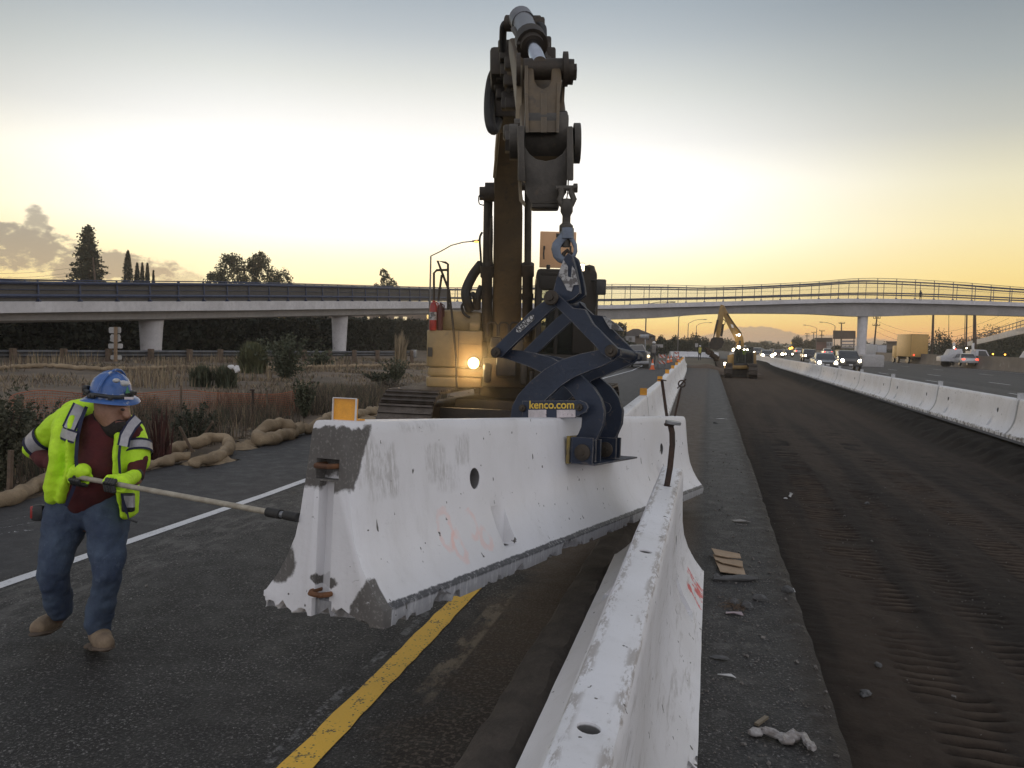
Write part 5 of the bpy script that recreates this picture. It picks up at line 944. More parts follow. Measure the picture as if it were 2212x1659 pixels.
# hoses and pipes
HOSE = RUBBER
def hose(pts, r_, mat=HOSE, name='hose', f=h2):
    P = [f(*q) for q in pts]; 
    Q = []
    for i in range(len(P)-1):
        A, B, C_, D = P[max(i-1, 0)], P[i], P[i+1], P[min(i+2, len(P)-1)]
        for k in range(6):
            t = k/6; Q.append(.5*((2*B)+(-A+C_)*t+(2*A-5*B+4*C_-D)*t*t+(-A+3*B-3*C_+D)*t**3))
    Q.append(P[-1]); b = MB(); b.tube(Q, r_, 10); b.build(name, mat, ER)
hose([(178, 490, 8.8), (150, 560, 8.9), (132, 700, 8.9), (135, 850, 8.8), (165, 935, 8.8), (200, 850, 9), (210, 740, 9)], .058); hose([(200, 490, 8.9), (165, 600, 9), (165, 740, 9), (180, 765, 9), (205, 730, 9)], .03)
hose([(300, 122, 7.9), (250, 128, 7.9), (238, 200, 8), (236, 430, 8.3)], .036, RUBBER, 'pipe'); hose([(262, 290, 8.2), (262, 420, 8.3), (275, 560, 8.5), (285, 690, 8.6)], .032, IRON, 'pipe'); hose([(250, 300, 8.3), (240, 420, 8.3), (250, 480, 8.4)], .028, IRON, 'pipe')
hose([(500, 130, 7.7), (535, 140, 7.6), (548, 180, 7.5), (545, 300, 7.3)], .034, RUBBER, 'pipe'); hose([(580, 305, 7.3), (585, 360, 7.2), (590, 420, 7.1)], .025, IRON, 'pipe'); hose([(525, 290, 7.3), (555, 330, 7.2), (560, 400, 7.1)], .03, IRON, 'pipe')
b = MB()
for X, Y, d in ((250, 300, 8.2), (260, 360, 8.2), (265, 480, 8.3), (235, 520, 8.5), (275, 690, 8.6), (300, 735, 8.5), (205, 440, 8.6), (215, 590, 8.7), (230, 660, 8.7), (270, 740, 8.6), (552, 280, 7.3), (585, 365, 7.2), (505, 130, 7.7), (540, 320, 7.25), (290, 560, 8.3), (300, 430, 8)): b = MB(); b.bbox(h2(X, Y, d), (.13, .12, .11), .02, m3); b.build('hose_clamp', STEEL, boom)
b = MB(); b.bbox(h2(235, 520, 8.8), (.25, .3, .85), .04, m3); b.build('valve_block', STEEL, boom); b = MB(); b.bbox(h2(255, 800, 9.2), (.25, .3, .6), .04, m3); b.build('valve_block', STEEL, boom)
f3 = lambda X, Y, d: U(898.7+.2709*X, 466.6+.2709*Y, d)
hose([(528, 130, 11.5), (508, 180, 11.5), (515, 300, 11.6), (520, 395, 11.7)], .015, f=f3); hose([(520, 385, 11.9), (455, 470, 12), (400, 590, 12), (405, 670, 12.0), (430, 745, 12.1)], .075, f=f3); hose([(525, 560, 12), (495, 640, 12.0), (490, 740, 12.1)], .05, f=f3); hose([(440, 640, 12), (455, 620, 12), (470, 660, 12), (470, 740, 12.1)], .035, f=f3)
hose([(390, 690, 12.1), (365, 720, 12.1), (385, 780, 12.1), (430, 810, 12.1)], .02, f=f3); hose([(600, 0, 11.2), (603, 180, 11.5), (600, 300, 11.7), (606, 420, 11.8)], .02, f=f3); hose([(603, 20, 11.2), (590, 200, 11.4), (597, 380, 11.7)], .014, IRON, f=f3)
hose([(95, 1465, 11.0), (55, 1440, 11), (55, 1500, 11.1), (90, 1515, 11.1)], .008, f=h2)
b = MB()
for X in (610, 700, 790, 860):
    b.tube([f3(X-40, 960, 11.9), f3(X-38, 870, 11.9), f3(X-20, 850, 11.9), f3(X+20, 850, 11.9), f3(X+38, 870, 11.9), f3(X+38, 960, 11.9)], .016, 6)
b.build('guard_rail', STEEL, ER)
b = MB()
for X, Y, w_, h_ in ((720, 1200, 160, 150), (860, 1250, 60, 190), (570, 1250, 60, 150), (920, 1290, 40, 120), (640, 1010, 90, 90), (810, 1060, 100, 160)):
    c = f3(X, Y, 11.75); b.bbox(c, (w_*.2709*11.75/1770, .25, h_*.2709*11.75/1770), .03, E3)
b.build('front_boxes', STEEL, ER)
# light dust drifting in the lamp beam
def vol(name, c, r, dens, col, lab=None):
    m = bpy.data.materials.new(name); m.use_nodes = True; t = NT(m.node_tree); t.n.clear(); vv = t.new('ShaderNodeVolumePrincipled'); vv.inputs['Color'].default_value = (*col, 1); vv.inputs['Anisotropy'].default_value = .3
    tc = t.new('ShaderNodeTexCoord').outputs['Object']; l = t.v('LENGTH', tc); n_ = t.noise(tc, 2.2, 4); t.put(vv.inputs['Density'], t.m('MULTIPLY', t.m('MULTIPLY', t.step(l, .25, .98, 1, 0), t.step(n_, .3, .65, .3, 1)), dens)); out = t.new('ShaderNodeOutputMaterial'); t.l.new(vv.outputs[0], out.inputs['Volume'])
    b = MB(); b.ball((0, 0, 0), 1, 12); o = b.build(name, m); o.location = c; o.scale = r; o['kind'] = 'stuff'; return o
DUST = True
vol('lamp_dust', lp-EY*.35+EX*.15, (1.3, 1.0, 1.0), .22, (.95, .80, .55))
vol('site_dust', (-2.9, 11.6, 2.6), (3.4, 2.8, 3.2), .016, (.95, .84, .68))
pl = bpy.data.lights.new('work_lamp_glow', 'POINT'); pl.energy = 7; pl.color = (1, .62, .25); pl.shadow_soft_size = .07; po = bpy.data.objects.new('work_lamp_glow', pl); COL.objects.link(po); po.location = lp-EY*.2
# ================================================================== FAR EXCAVATOR
FD = 59.; FX = thing('excavator', 'smaller distant excavator digging with raised arm on the brown soil', 'excavator', G(1600, 816, -.4)); k7 = lambda X, Y, d=FD: U(1469+.1562*X, 639.4+.1562*Y, d)
YF = pm('far_yellow_paint', (.34, .20, .05), (.24, .15, .05), 1.5, .5, 0, 0)
def slab(name, poly, t0, t1, mat, par=FX, d=FD, bev=None): b = MB(); b.prism(poly, lambda u, v, t: k7(u, v, d+t), t0, t1); return b.build(name, mat, par, mods=[('BEVEL', dict(width=bev, segments=2, limit_method='ANGLE'))] if bev else None)
def rect(x0, y0, x1, y1): return [(x0, y0), (x1, y0), (x1, y1), (x0, y1)]
g0 = G(1600, 816, -.4)
for x0, x1 in ((608, 705), (922, 1032)):
    a, c = k7(x0, 1140), k7(x1, 1140); track((a.x+c.x)/2, g0.y-1.4, g0.y+1.9, .55, abs((c-a).length), FX, -.4, 30)
slab('undercarriage', rect(700, 1005, 930, 1105), .3, 2.4, STEEL); slab('deck', rect(610, 955, 1050, 1010), .1, 3.2, YF, bev=.05); slab('blade_bar', rect(720, 1100, 900, 1122), -.3, 0, IRON)
slab('side_housing', [(655, 820), (745, 800), (745, 960), (610, 985), (600, 960), (655, 940)], .3, 3.0, YF, bev=.05); slab('counterweight', rect(740, 840, 1055, 960), 2.4, 3.3, YF, bev=.1)
fc = slab('cab', rect(745, 705, 1015, 725), .1, 1.7, BLACK)
b = MB()
for X, t in ((750, .1), (1010, .1), (750, 1.6), (1010, 1.6), (900, .1)): b.prism(rect(X-6, 705, X+6, 950), lambda u, v, q: k7(u, v, FD+q), t, t+.08)
b.prism(rect(745, 930, 1015, 960), lambda u, v, q: k7(u, v, FD+q), .1, 1.7); b.build('cab_frame', BLACK, fc); slab('windscreen', rect(752, 724, 1008, 932), .14, .16, CABG, fc); slab('cab_back', rect(752, 724, 1008, 932), 1.62, 1.66, GLASS, fc)
slab('side_panel', rect(1016, 775, 1056, 990), .3, 1.8, YF, bev=.03)
slab('boom', [(570, 118), (612, 130), (640, 190), (700, 300), (780, 420), (850, 520), (878, 585), (885, 700), (770, 700), (755, 590), (690, 470), (640, 370), (610, 300), (590, 250), (560, 180)], .6, 1.1, YF, bev=.04)
slab('stick', [(560, 120), (600, 130), (605, 230), (600, 330), (575, 430), (560, 520), (545, 585), (500, 580), (498, 480), (510, 350), (528, 240)], .25, .62, YF, bev=.03)
b = MB(); b.tube([k7(520, 330, FD), k7(478, 520, FD)], .07, 8); b.tube([k7(478, 520, FD), k7(465, 575, FD)], .04, 8); b.tube([k7(598, 390, FD+.3), k7(570, 560, FD+.3)], .08, 8); b.tube([k7(600, 320, FD), k7(628, 350, FD), k7(618, 395, FD), k7(600, 392, FD)], .03, 6); b.tube([k7(650, 240, FD+.5), k7(760, 400, FD+.5), k7(850, 520, FD+.5)], .04, 6); b.tube([k7(755, 700, FD+.4), k7(768, 640, FD+.4)], .08, 8); b.tube([k7(820, 700, FD+.4), k7(828, 620, FD+.4)], .08, 8); b.build('hydraulics', STEEL, FX)
b = MB()
bk = [(430, 590), (470, 570), (590, 575), (612, 640), (570, 720), (500, 745), (415, 725), (402, 680)]; b.prism(bk, lambda u, v, t: k7(u, v, FD+t), -.1, .95); b.build('bucket', STEEL, FX)
for (X, Y, r_, s) in ((622, 938, .11, 30), (812, 708, .11, 30), (740, 738, .07, 25), (818, 538, .08, 25), (788, 540, .05, 12), (889, 742, .05, 14), (932, 743, .05, 14)):
    b = MB(); b.lathe([(r_, 0), (r_*.8, .04), (0, .05)], k7(X, Y, FD-.15), -fw, 14); b.build('work_lamp', emat('far_lamp_glow', (1, .84, .6), s) if 'far_lamp_glow' not in bpy.data.materials else bpy.data.materials['far_lamp_glow'], FX)
b = MB(); b.prism([(700, 385), (735, 400), (745, 440), (715, 435)], lambda u, v, t: k7(u, v, FD+t), .585, .6); b.build('boom_decal', WHITEP, FX)
# falling soil and heap
b = MB(); hc = k7(440, 880, FD-1); 
for k in range(260): q = random.random()**.6; c = k7(360+q*150+random.gauss(0, 14), 735+q*140+random.gauss(0, 12), FD+random.uniform(-.5, .5)); b.ball(c, random.uniform(.03, .12), 3)
o = b.build('falling_soil', SOIL, smooth=0); tag(o, kind='stuff')
b = MB(); hv = []
gcx = k7(330, 890, 66); n = 26
for j in range(n):
    for i in range(n): x, y = (i/(n-1)-.5)*9, (j/(n-1)-.5)*9; r_ = math.hypot(x, y)/4.5; hv.append((gcx.x+x, gcx.y+y, -.42+.75*max(0, 1-r_)**1.1+.12*nz(x, y, 1.1)))
b.v = hv; b.f = [(j*n+i, j*n+i+1, (j+1)*n+i+1, (j+1)*n+i) for j in range(n-1) for i in range(n-1)]; tag(b.build('soil_heap', pm('heap_soil', (.15, .10, .065), (.10, .07, .045), 2, .95, 0, .5, 20)), 'low brown heap of dumped soil beneath the distant bucket', 'soil heap')
# ================================================================== SMALL PEOPLE
TX = {}
def bake(b, name, mats, par, vox=.012, sm=4, fac=.6, crease=None):
    ex_ = []
    if crease:
        for k, (sc, st) in enumerate(crease):
            tx = bpy.data.textures.new('crease', 'CLOUDS'); tx.noise_scale = sc; tx.noise_depth = 2; tx.noise_basis = 'VORONOI_F2_F1' if k == 0 else 'BLENDER_ORIGINAL'; ex_.append(('DISPLACE', dict(texture=tx, strength=st, mid_level=.3, texture_coords='LOCAL')))
        ex_.append(('SMOOTH', dict(factor=.5, iterations=2)))
    return b.build(name, mats, par, mods=[('REMESH', dict(mode='VOXEL', voxel_size=vox, use_smooth_shade=True)), ('SMOOTH', dict(factor=fac, iterations=sm))]+ex_, smooth=0 if 0 else 60)
SKIN = pm('skin', (.30, .16, .10), (.24, .12, .075), 14, .55, 0, .15, 90); DENIM = pm('denim', (.070, .10, .15), (.030, .045, .085), 5, .85, 0, .45, 130, wear=(.12, .16, .22), wearamt=.35)
HIVIS = pm('hivis_fabric', (.60, .93, .03), (.50, .80, .02), 5, .7, 0, .3, 60); MAROON = pm('maroon_shirt', (.085, .012, .013), (.06, .01, .012), 9, .9, 0, .4, 50); NAVY = pm('navy_trim', (.012, .015, .05), (.01, .012, .035), 9, .8, 0, .1)
SILVER = pm('reflective_tape', (.40, .385, .40), (.32, .31, .33), 40, .45, .2, .2, 200)
def limb(b, pts, rads, n=9):
    for i in range(len(pts)-1):
        A, B = Vector(pts[i]), Vector(pts[i+1]); L = (B-A).length; k = max(2, int(L/(min(min(np.atleast_1d(rads[i])), min(np.atleast_1d(rads[i+1])))*.35)))
        for j in range(k+1):
            t = j/k; ra, rb = np.atleast_1d(rads[i]), np.atleast_1d(rads[i+1]); ra = ra if len(ra) == 3 else np.repeat(ra, 3); rb = rb if len(rb) == 3 else np.repeat(rb, 3); r_ = ra*(1-t)+rb*t; b.ball(A.lerp(B, t), tuple(r_), n, rot=m3)
def _d(): pass
DCL = pm('dark_clothes', (.05, .05, .06))
def smallman(px, py, d, h, lab, top, name='person', hat=None, z=None):
    B = U(px, py, d); t_ = thing(name, lab, 'person', B); s = h/1.75; b = MB(); V_ = lambda x, z_, y=0: B+rt*x*s+Vector((0, 0, z_*s))+fw*y
    limb(b, [V_(-.1, .05), V_(-.11, .5), V_(-.09, .9)], [.05*s, .06*s, .09*s], 5); limb(b, [V_(.1, .05), V_(.12, .5), V_(.09, .9)], [.05*s, .06*s, .09*s], 5); limb(b, [V_(0, .9), V_(0, 1.15), V_(0, 1.4)], [.15*s, .15*s, .18*s], 5)
    limb(b, [V_(-.2, 1.4), V_(-.27, 1.1), V_(-.2, .9)], [.055*s, .045*s, .035*s], 5); limb(b, [V_(.2, 1.4), V_(.28, 1.1), V_(.22, .9)], [.055*s, .045*s, .035*s], 5); limb(b, [V_(0, 1.45), V_(0, 1.62)], [.06*s, .1*s], 5); bake(b, 'body', DCL, t_, .04*s, 2)
    b = MB(); limb(b, [V_(0, .95), V_(0, 1.15), V_(0, 1.38)], [.17*s, .17*s, .2*s], 5); bake(b, 'jacket', top, t_, .04*s, 1)
    b = MB(); b.ball(V_(0, 1.68), (.13*s, .13*s, .10*s), 6); b.build('hard_hat', hat or WHITEP, t_); return t_
smallman(1511, 779, 92, 1.7, 'blurred flagger in a yellow vest standing in the dust beside the far excavator', pm('pale_hivis', (.55, .50, .10)))
smallman(1411, 788, 61, 1.72, 'man in white hard hat standing behind the pickup truck', pm('grey_jacket', (.22, .2, .18)))
smallman(1607, 786, FD+.9, 1.35, 'operator in a green hi-vis vest inside the cab of the distant excavator', HIVIS)
smallman(1988, 651, 95, 1.25, 'person leaning over the footbridge railing', DCL, hat=DCL)
# ================================================================== THE WORKER
PD = 4.45
def w5(X, Y, dd=0.): return U(.4064*X, 760.3+.4064*Y, PD+dd)      # zoomed view of the worker
FT = G(215, 1400); WK = thing('person', 'bearded man in blue hard hat and lime safety jacket pushing with a long pole', 'person', (FT.x, FT.y, 0))
PX_ = .4064*PD/1770                                                  # metres per zoomed pixel
def wl(b, seq, n=9):      # seq of (X, Y, dd, rx_px, ry_m)
    for (X0, Y0, d0, r0, t0), (X1, Y1, d1, r1, t1) in zip(seq[:-1], seq[1:]):
        A, B = w5(X0, Y0, d0), w5(X1, Y1, d1); L = (B-A).length; k = max(2, int(L/.022))
        for j in range(k+1):
            t = j/k; r_ = (r0*(1-t)+r1*t)*PX_; q = t0*(1-t)+t1*t; b.ball(A.lerp(B, t), (r_, r_, q), n, rot=m3)
# body: head, neck, torso, arms, legs as one surface
b = MB()
wl(b, [(592, 265, .0, 84, .10), (598, 320, -.01, 86, .10), (612, 385, -.02, 62, .08)]); b.ball(w5(675, 340, -.07), (.022, .03, .022), 7); b.ball(w5(672, 318, -.055), (.016, .02, .02), 6); b.ball(w5(640, 300, -.07), (.05, .02, .02), 7)
b.ball(w5(655, 388, -.055), (.03, .015, .03), 6); b.ball(w5(520, 335, -.02), (.014, .035, .02), 7)
wl(b, [(565, 360, .02, 62, .06), (545, 450, .03, 70, .07)])
wl(b, [(540, 460, .03, 120, .07), (530, 600, .03, 110, .09), (490, 780, .04, 110, .08), (455, 850, .04, 110, .08)])
wl(b, [(345, 370, .04, 48, .05), (250, 440, .08, 44, .045), (175, 520, .12, 44, .045), (250, 585, .05, 40, .04), (330, 620, -.03, 32, .032)])
wl(b, [(700, 430, .0, 46, .05), (728, 520, -.03, 42, .045), (730, 600, -.07, 46, .045), (722, 680, -.12, 32, .032)])
wl(b, [(400, 860, .05, 60, .07), (310, 1100, .0, 50, .06), (300, 1250, .03, 45, .05), (320, 1400, .12, 40, .05)])
wl(b, [(540, 860, .04, 60, .07), (570, 1130, -.05, 50, .06), (545, 1300, .0, 45, .05), (520, 1470, .03, 42, .05)])
bake(b, 'body', SKIN, WK, .011, 3)
BEARD = pm('dark_beard', (.016, .012, .01), (.03, .022, .018), 60, .9, 0, .8, 150)
b = MB(); wl(b, [(560, 372, -.03, 44, .05), (610, 408, -.05, 56, .055), (662, 392, -.085, 30, .03), (640, 430, -.05, 30, .03)]); wl(b, [(524, 318, .0, 20, .05), (530, 360, -.02, 26, .05), (560, 392, -.03, 34, .05)]); bake(b, 'beard', BEARD, WK, .009, 2)
b = MB(); b.ball(w5(522, 330, -.07), (.011, .028, .016), 8, rot=m3); b.build('ear', SKIN, WK); b = MB(); b.ball(w5(652, 306, -.085), (.014, .008, .008), 6); b.build('eye', pm('eye_dark', (.03, .02, .02)), WK); b = MB(); b.box(w5(640, 372, -.095), (.05, .01, .01), m3); b.build('mouth', pm('lips', (.18, .07, .055)), WK)
# shirt
b = MB(); wl(b, [(545, 405, .02, 100, .085), (530, 470, .0, 150, .11), (525, 600, -.02, 150, .14), (495, 700, -.01, 140, .14), (465, 760, .01, 118, .135), (452, 800, .01, 78, .125)])
wl(b, [(195, 520, .12, 56, .055), (240, 570, .05, 52, .05), (310, 600, -.03, 44, .045)]); wl(b, [(730, 570, -.05, 56, .056), (728, 610, -.08, 53, .052), (724, 655, -.11, 46, .045)])
wl(b, [(345, 372, .04, 66, .065), (250, 440, .08, 58, .055), (175, 520, .12, 50, .05)]); wl(b, [(700, 430, .0, 62, .065), (728, 520, -.03, 54, .055), (730, 600, -.07, 48, .05)])
shirt = bake(b, 'shirt', MAROON, WK, .012, 4, crease=[(.14, .022)])
b = MB(); b.lathe([(.075, 0), (.082, .02), (.078, .045)], w5(548, 420, .02), Vector((.05, -.1, 1)), 18); b.build('collar', NAVY, shirt)
# jacket: two front panels, back, sleeves
b = MB()
wl(b, [(400, 325, .04, 52, .08), (372, 400, .0, 76, .13), (356, 520, -.03, 52, .15), (352, 600, -.03, 52, .155), (332, 700, -.01, 66, .15), (320, 765, .0, 48, .13)])
wl(b, [(410, 350, -.06, 28, .08), (392, 480, -.11, 24, .08), (390, 640, -.11, 22, .08), (362, 720, -.09, 30, .08), (345, 775, -.07, 30, .07)])
wl(b, [(360, 350, .04, 66, .08), (300, 400, .06, 72, .08), (235, 470, .1, 74, .07), (185, 510, .12, 62, .065)])
bake(b, 'jacket_panel', HIVIS, WK, .011, 4, crease=[(.13, .016), (.035, .007)])
b = MB()
wl(b, [(660, 380, .04, 50, .08), (680, 450, .0, 45, .13), (668, 560, -.02, 26, .15), (672, 660, -.02, 24, .15), (682, 760, -.01, 30, .13), (690, 860, .0, 24, .10)])
wl(b, [(700, 420, .03, 62, .08), (722, 480, .0, 64, .08), (728, 540, -.03, 68, .08), (728, 575, -.04, 68, .078)])
bake(b, 'jacket_panel', HIVIS, WK, .011, 4, crease=[(.13, .016), (.035, .007)])
b = MB(); wl(b, [(400, 340, .10, 90, .06), (540, 340, .12, 120, .05), (660, 380, .10, 60, .06)]); wl(b, [(400, 380, .13, 120, .06), (560, 400, .14, 150, .06), (560, 760, .14, 130, .05), (400, 760, .14, 120, .05), (400, 500, .14, 100, .06)]); bake(b, 'jacket_back', HIVIS, WK, .014, 3)
# trims and tape
def strip(name, pts, wpx, mat, dd, par=WK, th=.006):
    b = MB(); A = []; B = []
    for i, (X, Y, d) in enumerate(pts):
        X0, Y0, _ = pts[max(i-1, 0)]; X1, Y1, _ = pts[min(i+1, len(pts)-1)]; tx, ty = X1-X0, Y1-Y0; L = math.hypot(tx, ty); A.append((X-ty/L*wpx/2, Y+tx/L*wpx/2, d)); B.append((X+ty/L*wpx/2, Y-tx/L*wpx/2, d))
    b.bandstrip([(i, 0) for i in range(len(A))], [(i, 1) for i in range(len(A))], lambda u, v, t: (lambda q: w5(q[0], q[1], q[2]+t))((A if v == 0 else B)[u]), dd, dd+th); return b.build(name, mat, par)
strip('zip_trim', [(460, 290, -.02), (432, 360, -.07), (412, 450, -.13), (404, 560, -.15), (412, 660, -.15), (388, 730, -.13), (350, 820, -.10)], 20, NAVY, -.06)
strip('zip_trim', [(645, 400, -.03), (642, 450, -.09), (632, 560, -.13), (640, 680, -.14), (652, 780, -.12), (675, 860, -.09)], 15, NAVY, -.05)
def wrap(name, path, r0, r1, mat, par=WK):           # tape ring around a sleeve, path ends = (X,Y,dd)
    b = MB(); A, B = w5(*path[0]), w5(*path[1]); b.tube([A, B], [r0, r1], 22, cap=False); return b.build(name, mat, par)
def band(p, q, ra, rb):
    A, B = w5(*p), w5(*q); b = MB(); b.tube([A.lerp(B, .18), A.lerp(B, .82)], [ra, rb], 24, cap=False); o = b.build('reflective_tape', SILVER, WK); b = MB(); b.tube([A, A.lerp(B, .19)], [ra+.001, ra+.001], 24, cap=False); b.tube([A.lerp(B, .81), B], [rb+.001, rb+.001], 24, cap=False); b.build('tape_edge', NAVY, o)
band((258, 448, .088), (192, 505, .118), .0815, .078)
band((722, 488, -.006), (727, 548, -.032), .082, .082)
for pts, wpx in (([(425, 285, -.03), (395, 345, -.08), (365, 410, -.12)], 56), ([(312, 420, -.08), (355, 440, -.14), (402, 455, -.17)], 48), ([(735, 352, -.02), (700, 390, -.07), (665, 450, -.11), (655, 500, -.13)], 44)):
    o = strip('reflective_tape', pts, wpx, SILVER, -.035); strip('tape_edge', pts, wpx+22, NAVY, -.028, o)
b = MB(); b.box(w5(688, 795, -.13), (.05, .06, .02), m3); rd = b.build('reflective_tape', SILVER, WK); b = MB(); b.bbox(w5(682, 800, -.11), (.062, .10, .04), .01, m3); b.tube([w5(675, 850, -.12), w5(685, 890, -.13), (w5(730, 906, -.12))], .006, 6); b.build('radio_pouch', BLACK, rd)
# jeans
b = MB(); wl(b, [(380, 790, .03, 120, .125), (350, 900, .03, 118, .13), (336, 960, .02, 104, .125), (302, 1060, -.01, 86, .11), (288, 1150, -.03, 76, .10), (292, 1220, -.01, 68, .095), (308, 1300, .05, 68, .09), (324, 1372, .10, 62, .08)])
wl(b, [(560, 810, .03, 110, .125), (570, 900, .02, 112, .13), (576, 980, .0, 92, .12), (578, 1080, -.04, 80, .105), (572, 1180, -.06, 70, .095), (556, 1280, -.03, 64, .09), (534, 1380, .0, 66, .085), (522, 1445, .02, 68, .085)])
wl(b, [(390, 810, .03, 110, .12), (560, 810, .03, 105, .12), (470, 840, .03, 100, .11)])
jn = bake(b, 'jeans', DENIM, WK, .011, 3, crease=[(.16, .035), (.05, .012)])
# boots
BOOT = pm('tan_boot', (.26, .19, .12), (.17, .12, .08), 12, .8, 0, .4, 60); SOLE = pm('boot_sole', (.14, .10, .07), (.08, .06, .045), 12, .9, 0, .4)
for seq, sole in (([(525, 1455, .04, 48, .06), (528, 1500, .03, 52, .07), (545, 1535, -.06, 54, .05), (560, 1548, -.12, 48, .035)], [(490, 1560, .05, 42, .03), (535, 1566, -.05, 56, .07), (560, 1572, -.12, 48, .045)]),
                  ([(320, 1380, .16, 46, .06), (285, 1425, .15, 50, .06), (235, 1450, .06, 52, .055), (205, 1465, .0, 44, .045)], [(290, 1462, .15, 36, .05), (235, 1490, .05, 50, .06), (200, 1495, -.02, 40, .045)])):
    b = MB(); wl(b, seq); bt = bake(b, 'boot', BOOT, WK, .009, 3); b = MB()
    for X, Y, d, r_, q in sole: b.ball(w5(X, Y, d), (r_*PX_, .012, q), 10, rot=m3)
    P = [w5(X, Y, d) for X, Y, d, r_, q in sole]; 
    for i in range(2):
        for t in np.linspace(0, 1, 8): b.ball(P[i].lerp(P[i+1], t), ((sole[i][3]*(1-t)+sole[i+1][3]*t)*PX_, .013, .05), 9, rot=m3)
    bake(b, 'sole', SOLE, bt, .009, 1) if 0 else b.build('sole', SOLE, bt)
b = MB(); b.tube([w5(505+i*6, 1500+i*9, -.05-.02*i) if i % 2 else w5(560-i*2, 1498+i*9, -.05-.02*i) for i in range(5)], .004, 5); b.build('laces', BLACK, WK)
# hard hat
hc = w5(588, 243, -.005); hx = (rt*.995 + upv*-.06 - fw*.10).normalized(); hz_ = (upv + rt*.10 - fw*.13).normalized(); hy = hz_.cross(hx).normalized(); hx = hy.cross(hz_); HMx = Matrix((hx, hy, hz_)).transposed()
HATM = pm('blue_hard_hat', (.05, .13, .36), (.04, .10, .28), 5, .35, 0, .05, 40, wear=(.5, .5, .5), wearamt=.9)
b = MB(); prof = [(0, .150), (.03, .148), (.065, .135), (.095, .108), (.112, .07), (.120, .02), (.124, 0), (.150, -.012), (.166, -.022), (.168, -.027), (.15, -.022), (.120, -.010), (.114, .0), (.10, .0)]
N_ = 40; V = [hc + HMx @ Vector((r_*math.cos(6.2832*k/N_)*.86, r_*math.sin(6.2832*k/N_)*.95, h*.88-(.008*math.cos(6.2832*k/N_*2) if r_ > .14 else 0)+.01)) for r_, h in prof for k in range(N_)]
b.v = [tuple(q) for q in V]; b.f = [(i*N_+k, i*N_+(k+1) % N_, (i+1)*N_+(k+1) % N_, (i+1)*N_+k) for i in range(len(prof)-1) for k in range(N_)]; hat = b.build('hard_hat', HATM, WK, smooth=50)
b = MB()
for s in (-.0,): b.tube([hc + HMx @ Vector((.124*math.sin(a)*.2, .142*math.cos(a), .165*math.sin(a)*0+.155*math.sin(a)+.0)) for a in np.linspace(.35, 2.8, 20)], .007, 8)
b.tube([hc + HMx @ Vector((.104*math.cos(a), .005, .02+.122*math.sin(a))) for a in np.linspace(.25, 2.9, 20)], .008, 8); b.build('hat_ridge', HATM, hat)
b = MB(); b.tube([hc + HMx @ Vector((.112*math.cos(a), .123*math.sin(a), .026+.004*math.sin(3*a))) for a in np.linspace(0, 6.2832, 40)], .011, 8, cap=False)
for k in range(14): a = random.uniform(0, 6.28); b.bbox(hc + HMx @ Vector((.118*math.cos(a), .129*math.sin(a), .028+random.uniform(-.01, .012))), (.02, .02, .02), .004, HMx)
b.bbox(hc+HMx @ Vector((.127, -.02, .045)), (.03, .03, .02), .005, HMx); b.bbox(hc+HMx @ Vector((-.108, -.05, .045)), (.03, .04, .035), .008, HMx); b.build('headlamp_strap', BLACK, hat)
b = MB(); b.box(w5(686, 246, -.165), (.046, .013, .006), m3); b.build('strap_label', STK, hat)
b = MB()
for X, Y, s_ in ((618, 152, .018), (664, 168, .022), (655, 160, .014)): b.ball(w5(X, Y, -.135), (s_, s_*.7, .02), 7, rot=m3)
b.build('scuff_sticker', WORNW if 0 else MATS['plate_white'], hat)
b = MB(); b.prism([(677, 180), (692, 218), (666, 220)], lambda u, v, t: w5(u, v, t), -.158, -.145); b.build('hat_sticker', pm('green_sticker', (.06, .22, .10)), hat)
# pole
p0, p1 = w5(425, 668, -.22), U(588, 1106, 3.55); h2_ = w5(725, 715, -.30)
PA, PB, PC = w5(415, 665, -.20), w5(725, 722, -.27), U(645, 1118, 3.42)
dirp = (PC-PA).normalized(); PB = PA + dirp*((PB-PA).dot(dirp))
pole = thing('push_pole', 'long pale fibreglass pole held by the worker against the hanging barrier', 'pole', PA, group=None)
b = MB(); b.tube([PA-dirp*.05, PA+(PC-PA)*.90], .0128, 14); b.build('shaft', pm('fibreglass', (.42, .38, .30), (.30, .26, .20), 14, .6, 0, .3, 60), pole)
b = MB(); b.tube([PA-dirp*.06, PA], .019, 12); b.build('end_cap', RUBBER, pole); b = MB(); b.tube([PA+(PC-PA)*.885, PA+(PC-PA)*.935], .021, 14); b.build('collar', RUBBER, pole); b = MB(); b.tube([PA+(PC-PA)*.95, PC], .020, 14); cp = b.build('tip', RUBBER, pole); b = MB(); b.tube([PA+(PC-PA)*.93, PA+(PC-PA)*.955], .015, 12); b.build('ferrule', GALV, cp)
